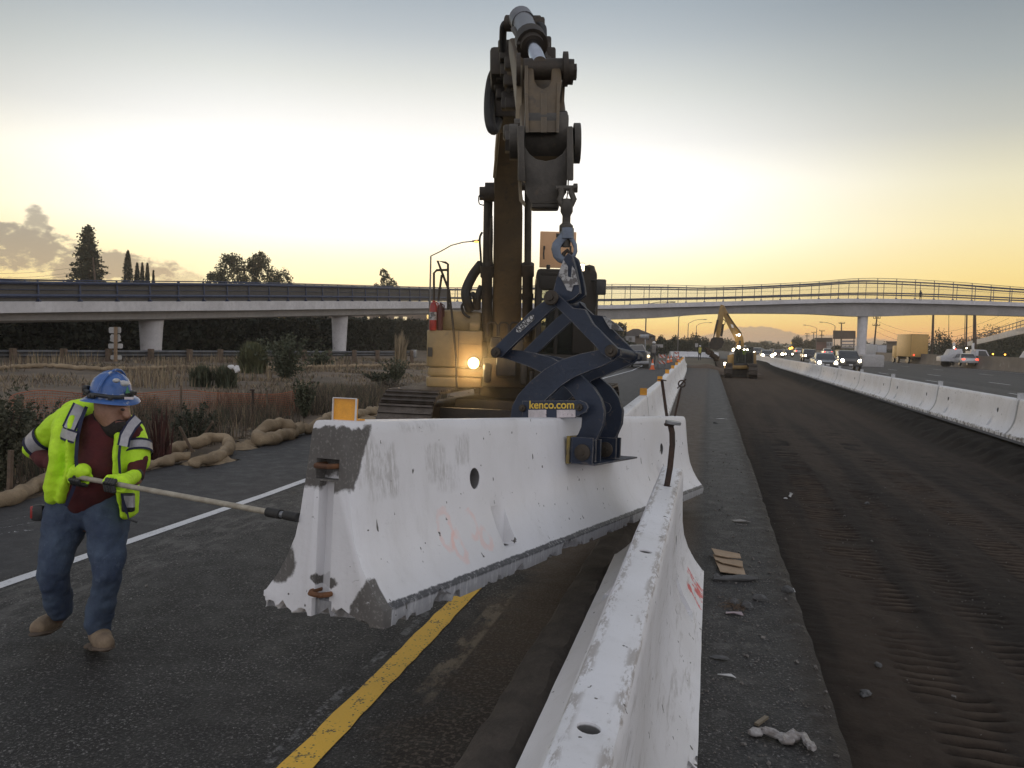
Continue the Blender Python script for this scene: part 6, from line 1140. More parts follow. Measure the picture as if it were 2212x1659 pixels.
# gloves: palm, four fingers curling round the pole, thumb
def glove(wrist, grip, fdir, back, side):
    # wrist: point; grip: point on the pole; fdir: along the pole (knuckle line); back: from pole towards the hand's back
    f = fdir.normalized(); bk = (back - f*back.dot(f)).normalized(); q = f.cross(bk)*side; b = MB()
    palm = grip + bk*.034; 
    for i in range(7):
        t = i/6; c = wrist.lerp(palm, t); b.ball(c, .036+.006*t, 9)
    for k in np.linspace(-.032, .032, 5): b.ball(palm+f*k, (.020, .018, .020), 8)
    for k, (o, L) in enumerate(((-.034, .95), (-.012, 1.05), (.011, 1.0), (.033, .82))):
        A = palm+f*o-q*.012; P = [A, palm+f*o-q*.036-bk*.012, grip+f*o-q*.030-bk*.026, grip+f*o+q*.002-bk*.034, grip+f*o+q*.020*L-bk*.022]
        for i in range(4):
            for t in np.linspace(0, 1, 5): b.ball(P[i].lerp(P[i+1], t), .0102-.0006*i, 7)
    T = [wrist.lerp(palm, .45)+q*.018, palm-f*.045+q*.030-bk*.008, grip-f*.045+q*.030-bk*.012, grip-f*.040+q*.012-bk*.032]
    for i in range(3):
        for t in np.linspace(0, 1, 5): b.ball(T[i].lerp(T[i+1], t), .0145-.001*i, 7)
    g = bake(b, 'glove', HIVIS, WK, .0045, 1); c_ = MB()
    for k, o in enumerate((-.034, -.012, .011, .033)):
        P = [grip+f*o-q*.031-bk*.027, grip+f*o+q*.003-bk*.036, grip+f*o+q*.021-bk*.024]
        for i in range(2):
            for t in np.linspace(0, 1, 5): c_.ball(P[i].lerp(P[i+1], t), .0112, 7)
    c_.build('palm_grip', BLACK, g); c_ = MB(); c_.lathe([(.036, -.012), (.041, 0), (.036, .012)], wrist, (wrist-palm).normalized(), 16); c_.build('cuff', BLACK, g); return g
glove(w5(335, 640, -.06), PA+dirp*.015, dirp, (w5(350, 600, -.10)-PA), 1)
glove(w5(722, 655, -.12), PB, dirp, (w5(722, 668, -.12)-PB), 1)
# tape measure on the belt
b = MB(); b.bbox(w5(205, 855, .0), (.07, .09, .05), .018, m3); o = b.build('belt_pouch', BLACK, WK); b = MB(); b.bbox(w5(180, 850, .0), (.02, .07, .05), .008, m3); b.build('pouch_edge', REDP, o)
# ================================================================== ROADSIDE THINGS ON THE LEFT
BURLAP = pm('burlap', (.36, .27, .17), (.25, .185, .115), 3, .95, 0, 1., 70, wear=(.44, .35, .23), wearamt=.5)
def wattle(label, pts, r_=.10, group='straw wattles along the pavement'):
    P = []; 
    for i in range(len(pts)-1):
        A, B, C_, D = [Vector(pts[j]) for j in (max(i-1, 0), i, i+1, min(i+2, len(pts)-1))]; k = max(4, int((C_-B).length/.05))
        for j in range(k): t = j/k; P.append(.5*((2*B)+(-A+C_)*t+(2*A-5*B+4*C_-D)*t*t+(-A+3*B-3*C_+D)*t**3))
    P.append(Vector(pts[-1])); b = MB(); rs = [r_*.78*(1+.07*math.sin(i*.55)+.22*nz(i*.12, 2)) * (min(1, .35+i*.3, .35+(len(P)-1-i)*.3)) for i in range(len(P))]; b.tube([p+Vector((0, 0, .03*nz(i*.2, 5))) for i, p in enumerate(P)], rs, 16)
    o = b.build('straw_wattle', BURLAP, smooth=80)
    for v in o.data.vertices: q = v.co; v.co = q + Vector((nz(q.x, q.y+q.z, 7), nz(q.y, q.z+q.x, 7, 3), nz(q.z, q.x+q.y, 7, 6)))*.04 + Vector((nz(q.x*20, q.y*3+q.z*20, 1), 0, nz(q.x*20+5, q.z*20, 1)))*.008
    me = o.data; nv = len(me.vertices); co = [v.co.copy() for v in me.vertices]; nr = [v.normal.copy() for v in me.vertices]; me.materials.append(GR[0]); bm = bmesh.new(); bm.from_mesh(me)
    for _ in range(int(len(P)*7)):
        k = random.randrange(nv); c = co[k]; a = Vector((random.gauss(0, 1), random.gauss(0, 1), random.gauss(0, .5))).normalized(); a = (a - nr[k]*a.dot(nr[k])*.8).normalized(); L = random.uniform(.015, .05); w_ = a.cross(nr[k])*.0022; q = c + nr[k]*.003
        f = bm.faces.new([bm.verts.new(q-w_), bm.verts.new(q+w_), bm.verts.new(q+a*L+w_*.4), bm.verts.new(q+a*L-w_*.4)]); f.material_index = 1
    bm.to_mesh(me); bm.free()
    return tag(o, label, 'wattle', group)
def gp(px, py, z=.07): q = G(px, py, z); return (q.x, q.y, q.z)
wattle('burlap wattle cut by the left edge, left of the worker', [gp(-70, 1095), gp(-20, 1082), gp(25, 1075), gp(70, 1050), gp(112, 1028), gp(135, 1015)], .095)
wattle('straight burlap wattle just right of the worker', [gp(285, 1010), gp(325, 1003), gp(370, 992), gp(412, 983)], .085)
wattle('folded burlap wattle, long upper limb lying right of the worker', [gp(360, 980), gp(385, 966, .12), gp(425, 955, .16), gp(460, 945, .2), gp(490, 952, .16), gp(497, 970, .1)], .10)
wattle('slumped burlap wattle end spilling onto the pavement', [gp(497, 968, .09), gp(470, 985, .08), gp(440, 996, .07), gp(408, 1004, .05)], .10)
wattle('looped burlap wattle in the middle of the pavement edge', [gp(650, 926, .1), gp(612, 940, .10), gp(570, 950, .1), gp(556, 940, .12), gp(575, 925, .2), gp(612, 915, .25), gp(640, 922, .2)], .13)
wattle('crumpled burlap wattle left of the amber reflector', [gp(655, 930, .08), gp(688, 918, .12), gp(715, 900, .2), gp(742, 893, .2), gp(735, 912, .1), gp(700, 922, .1)], .12)
wattle('burlap wattle heap beside the excavator track', [gp(760, 900, .1), gp(795, 890, .1), gp(830, 883, .1), gp(860, 872, .1)], .12)
b = MB()
for (px, py, s_) in ((440, 1000, .35), (520, 968, .30), (545, 960, .3), (600, 948, .35), (672, 930, .45), (780, 905, .6), (810, 895, .6), (470, 995, .3), (690, 930, .4)):
    c = Vector(gp(px, py, .0)); n = 12; o = len(b.v); fv = [(c.x+(i/(n-1)-.5)*s_*1.5, c.y+(j/(n-1)-.5)*s_*1.6, max(-.01, (.07+.06*nz(i*.9, j*.9+px, 1)+.03*nz(i*2.1, j*2.1, 1))*max(0, 1-((i/(n-1)-.5)**2+(j/(n-1)-.5)**2)*4.6))) for j in range(n) for i in range(n)]
    b.add(fv, [(j*n+i, j*n+i+1, (j+1)*n+i+1, (j+1)*n+i) for j in range(n-1) for i in range(n-1)])
tag(b.build('torn_burlap', BURLAP, smooth=80), kind='stuff')
fl = [U(px, py, d) for px, py, d in ((-20, 788, 36), (100, 787, 38), (230, 788, 39.5), (400, 788, 41), (520, 789, 43), (640, 789, 44), (760, 788, 46), (860, 788, 48), (925, 788, 50))]
for i, (a0, a1, lb) in enumerate(((0, 3, 'far left wattle lying across the field'), (3, 5, 'middle far wattle lying across the field behind the bushes'), (5, 8, 'right far wattle lying across the field, ending at the excavator'))):
    seg = []
    for p in fl[a0:a1+1]:
        d = (p-EYE); zt = fieldz(p.x, p.y)+.10; d2 = d.normalized(); t = (zt-CAMH)/d2.z if d2.z < -.002 else d.length; q = EYE+d2*t; seg.append((q.x, q.y, fieldz(q.x, q.y)+.10))
    wattle(lb, seg, .10, 'far wattles across the field')
b = MB(); b.box((0, 0, .25), (.04, .04, .5), (0, .05, 0)); o = b.build('wooden_stake', WOOD); o.location = (*gp(22, 1062)[:2], 0); tag(o, 'short wooden stake at the left edge behind the wattle', 'stake', 'stakes')
b = MB(); b.box((0, 0, .2), (.03, .03, .42), (.5, .7, .3)); o = b.build('wooden_stake', WOOD); q = G(447, 955, .1); o.location = (q.x, q.y, .08); tag(o, 'leaning wooden stake poking out above the folded wattle', 'stake', 'stakes')
b = MB(); b.box((0, 0, .2), (.03, .03, .40), (.2, -.4, .3)); o = b.build('wooden_stake', WOOD); q = G(402, 985, .05); o.location = (q.x, q.y, .08); tag(o, 'dark stake driven through the folded wattle', 'stake', 'stakes')
# orange netting
nt = thing('netting_fence', 'sagging orange plastic netting fence in the weeds behind the worker', 'netting', G(300, 900, .1)); NP = [G(px, py, .12) for px, py in ((20, 915), (31, 912), (90, 908), (180, 902), (300, 897), (420, 892), (520, 889), (600, 887), (640, 884))]
cum = [0]; 
for a, c in zip(NP[:-1], NP[1:]): cum.append(cum[-1]+(c-a).length)
def npt(s, h): q = Vector([np.interp(s, cum, [p[i] for p in NP]) for i in range(3)]); sag = .04*math.sin(s*2.3)+.05*nz(s, 1, .8); return Vector((q.x+.05*nz(s, h*3, 1.1), q.y+.05*nz(s, h*3, 1.3, 4), fieldz(q.x, q.y)+.03+h*(.50+sag)))
b = MB(); S = np.arange(0, cum[-1], .045)
for h in np.linspace(0, 1, 13): b.tube([npt(s, h) for s in S[::2]], .0045 if 0 < h < 1 else .008, 4, cap=False)
for s in S[::1]: b.tube([npt(s, 0), npt(s, .5), npt(s, 1)], .0028, 3, cap=False)
b.build('net', pm('faded_orange_net', (.42, .13, .06), (.32, .10, .05), 2, .8, 0, 0), nt)
for px, hh in ((45, .55), (181, .72), (388, .7), (472, .62), (545, .6), (575, .6)):
    s = np.interp(px, [20, 31, 90, 180, 300, 420, 520, 600, 640], cum); q = npt(s, 0); b = MB(); b.box(q+Vector((0, 0, hh/2-.05)), (.028, .028, hh)); b.build('post', WOOD if px != 545 else RUSTD, nt)
b = MB(); q = U(545, 843, 16.6); b.tube([q-Vector((0, 0, .5)), q], .012, 6); b.lathe([(.05, -.01), (.05, .02), (0, .03)], q, None, 10); tag(b.build('marker_post', RUSTD), 'thin dark marker post with pale cap above the orange netting', 'post'); 
b = MB(); q = U(676, 826, 19); b.tube([q-Vector((0, 0, .7)), q], .014, 6); b.lathe([(.06, -.01), (.06, .02), (0, .03)], q, None, 10); tag(b.build('marker_post', RUSTD), 'thin dark marker post with pale cap right of the narrow green bush', 'post')
# guardrail
GRP = [U(px, 764, d) for px, d in ((-60, 31), (0, 33), (120, 34.5), (250, 36.5), (400, 39), (550, 43), (700, 47), (800, 50), (888, 52.5))]
gr = thing('guardrail', 'galvanised guardrail on wooden posts running below the footbridge', 'guardrail', (GRP[3].x, GRP[3].y, .4)); b = MB(); sec = [(0, -.155), (.04, -.13), (.08, -.08), (.04, -.03), (.0, 0), (.04, .03), (.08, .08), (.04, .13), (0, .155)]
V = []
for i, p in enumerate(GRP):
    a = (GRP[min(i+1, len(GRP)-1)]-GRP[max(i-1, 0)]).normalized(); nr = Vector((a.y, -a.x, 0)).normalized()
    for o, z in sec: V.append(Vector((p.x, p.y, p.z+z))+nr*o)
    for o, z in sec: V.append(Vector((p.x, p.y, p.z+z))+nr*(o-.012))
k = len(sec); b.v = [tuple(v) for v in V]; b.f = [(i*2*k+j, i*2*k+j+1, (i+1)*2*k+j+1, (i+1)*2*k+j) for i in range(len(GRP)-1) for j in range(k-1)]+[(i*2*k+k+j, (i+1)*2*k+k+j, (i+1)*2*k+k+j+1, i*2*k+k+j+1) for i in range(len(GRP)-1) for j in range(k-1)]
b.build('rail', pm('dull_guardrail_steel', (.15, .15, .155), (.10, .10, .10), 3, .6, .5, .1), gr)
gc = [0]
for a, c in zip(GRP[:-1], GRP[1:]): gc.append(gc[-1]+(c-a).length)
for s in list(np.arange(.5, gc[-1], 1.9))+[gc[-1]-.1]: q = Vector([np.interp(s, gc, [p[i] for p in GRP]) for i in range(3)]); b = MB(); b.box((q.x+.16, q.y-.05, q.z-.25), (.2, .2, .95)); b.build('post', WOOD, gr)
b = MB(); b.bbox(GRP[-1]+Vector((.2, 0, 0)), (.35, .3, .5), .03); b.build('end_block', GALV, gr)
# route sign seen from behind
DS = 36.; z1 = lambda X, Y, d=DS: U(.25*X, 466.6+.25*Y, d); sg = thing('route_sign', 'back of a stacked route marker sign on a wooden post by the guardrail', 'sign', z1(1000, 1300)); SGM = pm('sign_back', (.44, .43, .41), (.36, .35, .33), 2, .5, .3, 0)
def plate(poly): b = MB(); b.prism(poly, lambda u, v, t: z1(u, v, DS+t), .06, .075); b.build('sign_plate', SGM, sg)
def rr(x0, y0, x1, y1, r_=8): return [(x0+r_, y0), (x1-r_, y0), (x1, y0+r_), (x1, y1-r_), (x1-r_, y1), (x0+r_, y1), (x0, y1-r_), (x0, y0+r_)]
plate(rr(940, 960, 1047, 1012)); plate([(965, 1018), (998, 1030), (1030, 1018), (1044, 1040), (1040, 1060), (1047, 1078), (1020, 1090), (998, 1098), (975, 1090), (948, 1078), (955, 1060), (950, 1040)]); plate(rr(935, 1102, 1063, 1144)); plate(rr(952, 1203, 1055, 1240))
b = MB(); q0, q1 = z1(1003, 1300), z1(996, 958); b.box((q0+q1)/2, (.11, .1, (q1-q0).length)); b.build('post', pm('sign_post_wood', (.30, .20, .12), (.22, .15, .09)), sg)
# litter in the field
b = MB(); q = U(512, 798, 23.5); b.ball(q, (.09, .06, .11), 6); b.ball(q+Vector((-.25, .1, .06)), (.12, .05, .06), 6)
o = b.build('plastic_litter', WHITEP, smooth=0)
for v in o.data.vertices: v.co += Vector((nz(v.co.x, v.co.z, 20), 0, nz(v.co.z, v.co.x, 25, 3)))*.05
tag(o, 'scrap of white plastic caught on the dark spiky bush', 'litter')
# ================================================================== VEHICLES
CARP = {}
def carpaint(name, col):
    if name not in CARP: CARP[name] = pm(name, col, tuple(c*.9 for c in col), 2, .6 if 'truck' in name else .25, 0 if 'truck' in name else .3, 0)
    return CARP[name]
TYRE, RIM, CGLASS = pm('tyre', (.02, .02, .02)), pm('rim', (.35, .35, .36), None, 4, .3, .8, 0), glassmat('car_glass', (.03, .035, .04), .05)
HEAD, TAIL, TURN = emat('headlight_glow', (1, .86, .6), 16), emat('taillight_glow', (1, .05, .02), 5), emat('amber_glow', (1, .45, .05), 6)
HEADW = emat('bright_headlight_glow', (1, .84, .56), 40)
def car(label, pos, rz, col, cname, kind='sedan', heads=None, tails=False, group='cars with headlights on, driving towards the camera', name=None):
    t_ = thing(name or {'sedan': 'sedan', 'suv': 'suv'}[kind], label, 'car', pos, rz, group); M = t_.matrix_basis
    if kind == 'sedan': lo = [(-2.3, .35), (-2.3, .72), (-2.15, .92), (-1.4, .96), (1.15, .90), (2.05, .78), (2.3, .62), (2.32, .32)]; hi = [(-1.55, .94), (-1.0, 1.38), (-.6, 1.44), (.1, 1.44), (.45, 1.36), (1.2, .9)]; wd, hw = 1.8, 1.30
    else: lo = [(-2.25, .42), (-2.28, .9), (-2.2, 1.08), (1.1, 1.08), (2.1, .95), (2.28, .8), (2.3, .40)]; hi = [(-2.2, 1.06), (-2.0, 1.62), (-1.5, 1.72), (.1, 1.70), (.45, 1.62), (1.15, 1.06)]; wd, hw = 1.9, 1.42
    # front of the car is +x
    f = lambda u, v, t: M @ Vector((u, t, v))
    b = MB(); b.prism(lo, f, -wd/2, wd/2); body = b.build('body', carpaint(cname, col), t_, mods=[('BEVEL', dict(width=.09, segments=3, limit_method='ANGLE', angle_limit=R(25)))])
    b = MB(); n = len(hi); V = [f(u, v, s*(wd/2-.10 if v < 1.1 else hw/2)) for s in (-1, 1) for u, v in hi]; b.add(V, [tuple(range(n))[::-1], tuple(range(n, 2*n))]+[(i, (i+1) % n, n+(i+1) % n, n+i) for i in range(n)]); b.build('windows', CGLASS, t_, mods=[('BEVEL', dict(width=.04, segments=2, limit_method='ANGLE', angle_limit=R(25)))])
    b = MB(); top = [(u, v) for u, v in hi if v > 1.3]; b.prism([(top[0][0], top[0][1]-.02)]+[(u, v+.012) for u, v in top]+[(top[-1][0], top[-1][1]-.03)], f, -hw/2-.012, hw/2+.012)
    for s in (-1, 1):
        for (u0, v0), (u1, v1) in ((hi[-1], hi[-2]), (hi[0], hi[1])): b.tube([f(u0, v0, s*(wd/2-.09)), f(u1, v1, s*(hw/2+.005))], .035, 5)
    b.build('roof', CARP[cname], t_)
    for x in (-1.35, 1.42):
        for s in (-1, 1):
            b = MB(); c = f(x, .33, s*(wd/2-.10)); ax = (M.to_3x3() @ Vector((0, 1, 0))); b.lathe([(.2, -.1), (.31, -.1), (.33, -.07), (.33, .07), (.31, .1), (.2, .1)], c, ax, 18); wh = b.build('wheel', TYRE, t_); b = MB(); b.lathe([(.2, -.11), (.05, -.12), (.05, .12), (.2, .11)], c, ax, 14); b.build('rim', RIM, wh)
    hz0 = .66 if kind == 'sedan' else .84
    for s in (-1, 1):
        b = MB(); b.bbox(f(2.26, hz0, s*(wd/2-.26)), (.12, .34, .16), .04, M.to_3x3()); h = b.build('headlight', CHROME, t_)
        if heads: b = MB(); b.lathe([(.0, .0), (heads[0], .005), (heads[0]*.8, .03), (0, .04)], f(2.33, hz0, s*(wd/2-.26)), M.to_3x3() @ Vector((1, 0, 0)), 14); b.build('lamp_lens', heads[1], h)
        b = MB(); b.bbox(f(-2.26, hz0+.12, s*(wd/2-.2)), (.08, .3, .16), .03, M.to_3x3()); b.build('taillight', TAIL if tails else REDP, t_)
        b = MB(); b.bbox(f(.75, hz0+.33, s*(wd/2+.06)), (.12, .2, .13), .03, M.to_3x3()); b.build('wing_mirror', CARP[cname], t_)
    b = MB(); b.bbox(f(2.30, .58 if kind == 'sedan' else .68, 0), (.06, .9, .22), .03, M.to_3x3()); b.box(f(2.31, .40, 0), (.05, 1.3, .1), M.to_3x3()); b.build('grille', BLACK, t_); b = MB(); b.box(f(2.34, .48, 0), (.02, .3, .12), M.to_3x3()); b.build('number_plate', WHITEP, t_)
    return t_
def at(px, d, z=0): q = U(px, 760, d); return (q.x, q.y, z)
TOW = R(-90)      # nose towards the camera (-Y)
def hd(deg=0): return R(-90+deg)
car('silver sedan with bright headlights just over the right barriers', at(1781, 70), hd(), (.33, .34, .35), 'silver_paint', 'sedan', (.13, HEADW))
car('dark grey SUV with bright headlights, largest vehicle at right', at(1830, 72), hd(), (.16, .155, .15), 'graphite_paint', 'suv', (.13, HEADW))
car('dark SUV with headlights behind the silver sedan', at(1748, 112), hd(), (.10, .095, .09), 'dark_paint', 'suv', (.12, HEAD))
car('pale car hidden between the silver sedan and the grey SUV', at(1801, 100), hd(), (.4, .4, .4), 'pale_paint', 'sedan')
car('grey sedan with blazing headlights nearest the far excavator', at(1656, 118), hd(), (.3, .3, .3), 'silver_paint', 'sedan', (.2, HEADW))
car('reddish brown car with headlights, right of the blazing grey sedan', at(1680, 150), hd(), (.22, .09, .05), 'brown_paint', 'sedan', (.22, HEADW), group='cars with headlights on, driving towards the camera')
car('black car with headlights beside the reddish brown car', at(1702, 160), hd(), (.06, .06, .06), 'black_paint', 'sedan', (.16, HEAD))
car('small grey car directly behind the cab of the far excavator', at(1636, 158), hd(), (.3, .3, .3), 'silver_paint', 'suv', (.16, HEAD))
for px, d, lb in ((1608, 210, 'faint distant car with lights, hidden by the far excavator'), (1668, 260, 'tiny white car farthest away in the oncoming queue'), (1588, 230, 'tiny car lights left of the far excavator cab'), (1645, 300, 'tiny pale car above the blazing grey sedan'), (1692, 280, 'tiny grey car above the black car')): car(lb, at(px, d), hd(), (.5, .5, .5), 'pale_paint', 'sedan', (.2, HEAD) if d < 250 else None)
for px, d, lb in ((1725, 190, 'white car going away beyond the median, left of the dark SUV'), (1786, 172, 'white car with tail lights beyond the median')): car(lb, at(px, d, .45), R(90), (.6, .6, .6), 'white_car_paint', 'sedan', None, True, 'cars driving away beyond the median wall')
car('white sedan with red tail lights between the white trucks', at(2084, 95, .25), R(90), (.6, .6, .62), 'white_car_paint', 'sedan', None, True, 'cars driving away beyond the median wall')
# trucks
def boxtruck(label, px0, px1, y0, d, L, col, cname, par_z=.0, cab=True, lights=True, rz=0):
    w_ = (px1-px0)*d/1770; q = U((px0+px1)/2, 750, d); top = U((px0+px1)/2, y0, d).z; t_ = thing('box_truck', label, 'truck', (q.x, q.y, 0), rz, 'trucks beyond the median wall'); M = t_.matrix_basis; f = lambda x, y, z: M @ Vector((x, y, z)); m_ = M.to_3x3()
    b = MB(); b.bbox(f(0, L/2, (top+1.0)/2+.0), (w_, L, top-1.0), .05, m_); bx = b.build('cargo_box', carpaint(cname, col), t_); b = MB()
    for x in (-w_/2+.02, w_/2-.02): b.box(f(x, -.01, (top+1)/2), (.06, .04, top-1.05), m_)
    b.box(f(0, -.01, top-.05), (w_, .04, .08), m_); b.build('door_frame', carpaint(cname+'_dark', tuple(c*.6 for c in col)), bx)
    b = MB(); b.bbox(f(0, L/2, .85), (w_*.5, L, .25), .02, m_); 
    for y in (1.2, L-.3, L+1.5):
        for x in (-w_/2+.2, w_/2-.2): b.lathe([(.48, -.13), (.5, 0), (.48, .13)], f(x, y, .5), m_ @ Vector((1, 0, 0)), 16)
    b.build('chassis', BLACK, t_)
    if cab: b = MB(); b.bbox(f(0, L+1.1, 1.6), (w_*.92, 1.9, 2.0), .15, m_); b.build('cab', carpaint(cname, col), t_)
    if lights:
        for x in (-.3, .3): b = MB(); b.lathe([(.09, 0), (.07, .02), (0, .03)], f(x*w_, -.04, 1.25), m_ @ Vector((0, -1, 0)), 10); b.build('taillight', TAIL, t_)
    return t_
boxtruck('yellow lit tall box truck seen from behind beyond the median wall', 1968, 2004, 722, 118, 5.5, (.62, .38, .12), 'cream_truck_paint', rz=R(8))
boxtruck('low white box truck left of the yellow box truck', 1894, 1916, 745, 150, 6, (.55, .55, .57), 'white_truck_paint', rz=R(20), lights=False)
boxtruck('white van ahead of the low white box truck', 1882, 1894, 743, 175, 5, (.5, .5, .5), 'white_truck_paint', rz=R(10), lights=False)
def worktruck(label, px0, px1, y0, d, rz):
    t_ = thing('utility_truck', label, 'truck', at((px0+px1)/2, d), rz, 'utility trucks behind the median wall'); M = t_.matrix_basis; f = lambda x, y, z: M @ Vector((x, y, z)); m_ = M.to_3x3(); w_ = (px1-px0)*d/1770
    b = MB(); b.prism([(-w_/2, .9), (w_/2-1.8, .9), (w_/2-1.8, 1.95), (-w_/2, 2.0)], lambda u, v, t: f(u, t, v), 0, 2.2); b.build('service_body', carpaint('white_truck_paint', (.55, .55, .57)), t_)
    b = MB(); b.prism([(w_/2-1.75, .7), (w_/2+.5, .7), (w_/2+.5, 1.25), (w_/2-.2, 1.4), (w_/2-.6, 2.15), (w_/2-1.75, 2.2)], lambda u, v, t: f(u, t, v), .1, 2.1); cb = b.build('cab', CARP['white_truck_paint'], t_, mods=BEV)
    b = MB(); b.prism([(w_/2-1.4, 1.45), (w_/2-.35, 1.45), (w_/2-.68, 2.02), (w_/2-1.4, 2.05)], lambda u, v, t: f(u, t, v), .06, .12); b.build('side_window', CGLASS, cb)
    b = MB(); b.tube([f(-w_/2+.5, 1, 2), f(-w_/2+.4, 1, 2.7)], .15, 8); b.box(f(-w_/2+.45, 1, 2.75), (.22, .25, .4), m_); b.build('roof_rack', WHITEP, t_)
    b = MB()
    for x in (-w_/2+.8, w_/2-.4): b.lathe([(.42, -.13), (.42, .13)], f(x, .1, .45), m_ @ Vector((0, 1, 0)), 14)
    b.build('wheel', TYRE, t_); return t_
worktruck('white utility truck with rack, left of the white sedan', 2034, 2062, 745, 98, R(180)); worktruck('white utility truck with dark window, right of the white sedan', 2100, 2141, 745, 96, 0)
t_ = worktruck('white truck nose cut by the right edge of the photo', 2200, 2250, 750, 92, R(180))
for i, (px, py, mt) in enumerate(((2064, 754, TAIL), (2061, 751, HEAD), (2088, 752, HEAD))):
    b = MB(); b.ball(U(px, py, 93.5), .07, 6); b.build('lamp', mt, t_) if 0 else tag(b.build('light_bar', mt), ['red flashing lamp beside the white sedan', 'white flashing lamp above the red one', 'white flashing lamp over the white sedan roof'][i], 'lamp')
for px, py in ((2145, 768), (2171, 769)): b = MB(); b.ball(U(px, py-3, 93), .09, 6); tag(b.build('marker_lamp', TURN), ('left' if px < 2150 else 'right')+' amber marker lamp low under the dark embankment', 'lamp')
# pickup on the shoulder
PKD = 60.; PK = thing('pickup_truck', 'white work pickup facing the camera on the left lanes behind the tongs', 'pickup truck', at(1373, PKD), R(-8)); z3 = lambda X, Y, d=PKD: U(1279+.211*X, 570.3+.211*Y, d)
WPK = carpaint('white_pickup_paint', (.30, .29, .27)); f = lambda t0: (lambda u, v, t: z3(u, v, PKD+t))
def pk(name, poly, t0, t1, mat, par=None, bev=.04): b = MB(); b.prism(poly, f(0), t0, t1); return b.build(name, mat, par or PK, mods=[('BEVEL', dict(width=bev, segments=2, limit_method='ANGLE'))] if bev else None)
pk('body', [(330, 1035), (560, 1035), (583, 1000), (590, 930), (570, 905), (545, 885), (350, 885), (325, 915), (322, 1000)], 0, 1.1, WPK); pk('cab', [(345, 890), (385, 828), (525, 823), (560, 890)], .9, 2.6, WPK); pk('windscreen', [(365, 886), (398, 836), (518, 832), (543, 886)], .86, .895, CGLASS, None, 0)
pk('service_body', [(350, 890), (600, 890), (590, 1010), (345, 1010)], 2.7, 5.0, WPK); pk('grille', rect(352, 903, 560, 990), -.06, 0, BLACK, None, .01); pk('bumper', rect(325, 995, 585, 1025), -.25, .0, GALV, None, .03)
b = MB(); 
pk('hood', [(350, 888), (545, 888), (540, 905), (356, 905)], -.02, 1.0, carpaint('dark_hood', (.05, .06, .09)), None, .02)
for X0, X1 in ((285, 325), (515, 583)): pk('wheel', [(X0, 1000), (X1, 1000), (X1, 1070), (X1-6, 1077), (X0+6, 1077), (X0, 1070)], .15, .9, TYRE, None, .05)
for X0, X1 in ((330, 365), (400, 420)): pk('wheel', [(X0, 1020), (X1, 1020), (X1, 1072), (X0, 1072)], 3.2, 3.9, TYRE, None, .03)
for X in (470, 585): b = MB(); b.lathe([(.10, 0), (.08, .03), (0, .04)], z3(X if X < 500 else 578, 945, PKD-.08), -fw, 12); b.build('turn_lamp', TURN if X < 500 else emat('soft_lamp', (1, .75, .4), 3), PK)
pk('wing_mirror', rect(572, 868, 598, 898), .9, 1.0, BLACK, None, .02); pk('wing_mirror', rect(318, 872, 340, 900), .9, 1.0, BLACK, None, .02)
b = MB(); b.tube([z3(545, 890, PKD+2.8), z3(545, 745, PKD+2.8)], .05, 6); b.bbox(z3(535, 740, PKD+2.8), (.7, .3, .35), .05, m3); b.build('equipment_mast', GALV, PK)
# cones, barricade, barrels
for i, (X, Y, d, lb) in enumerate(((618, 1050, 58, 'orange traffic cone right beside the pickup truck'), (778, 1012, 80, 'distant orange cone left of two behind the barricade'), (808, 1005, 84, 'distant orange cone right of two behind the barricade'), (880, 1012, 88, 'farthest orange cone near the row of amber reflectors'))):
    q = z3(X, Y, d); q.z = 0; t_ = thing('traffic_cone', lb, 'cone', q, group='orange traffic cones'); b = MB(); b.box((q.x, q.y, .02), (.4, .4, .04)); b.build('base', BLACK if i else ORANGE, t_); b = MB(); b.lathe([(.16, .04), (.14, .1), (.03, .72), (0, .73)], (q.x, q.y, 0), None, 14); cn = b.build('cone', ORANGE, t_); b = MB(); b.lathe([(.105, .32), (.085, .45)], (q.x, q.y, 0), None, 14); b.build('stripe', WHITEP, cn)
m, t, p = newmat('barricade_stripes'); tc = t.new('ShaderNodeTexCoord').outputs['Object']; X, Y, Z = t.sep(tc); t.put(p.inputs['Base Color'], t.mix(t.m('GREATER_THAN', t.m('FRACT', t.m('MULTIPLY', t.m('ADD', X, Z), 3.3)), .5), (.55, .53, .5), (.50, .10, .05)))
for X0, Y0, d in ((715, 1045, 62), (860, 1008, 90)):
    q = z3(X0, Y0, d); q.z = 0; t_ = thing('barricade', 'red and white striped barricade '+('standing on the left lanes beyond the pickup' if d < 70 else 'low in the distance behind the cones'), 'barricade', q, group='striped barricades'); b = MB()
    for x in (-.27, .27): b.tube([q+rt*x+fw*.25, q+rt*x+Vector((0, 0, 1.1))], .03, 6); b.tube([q+rt*x-fw*.25, q+rt*x+Vector((0, 0, 1.1))], .03, 6)
    b.build('frame', GALV, t_)
    for z in (.9, .45): b = MB(); b.box(q+Vector((0, 0, z)), (.62, .04, .24), Matrix.Rotation(YAW, 3, 'Z')); b.build('board', m, t_)
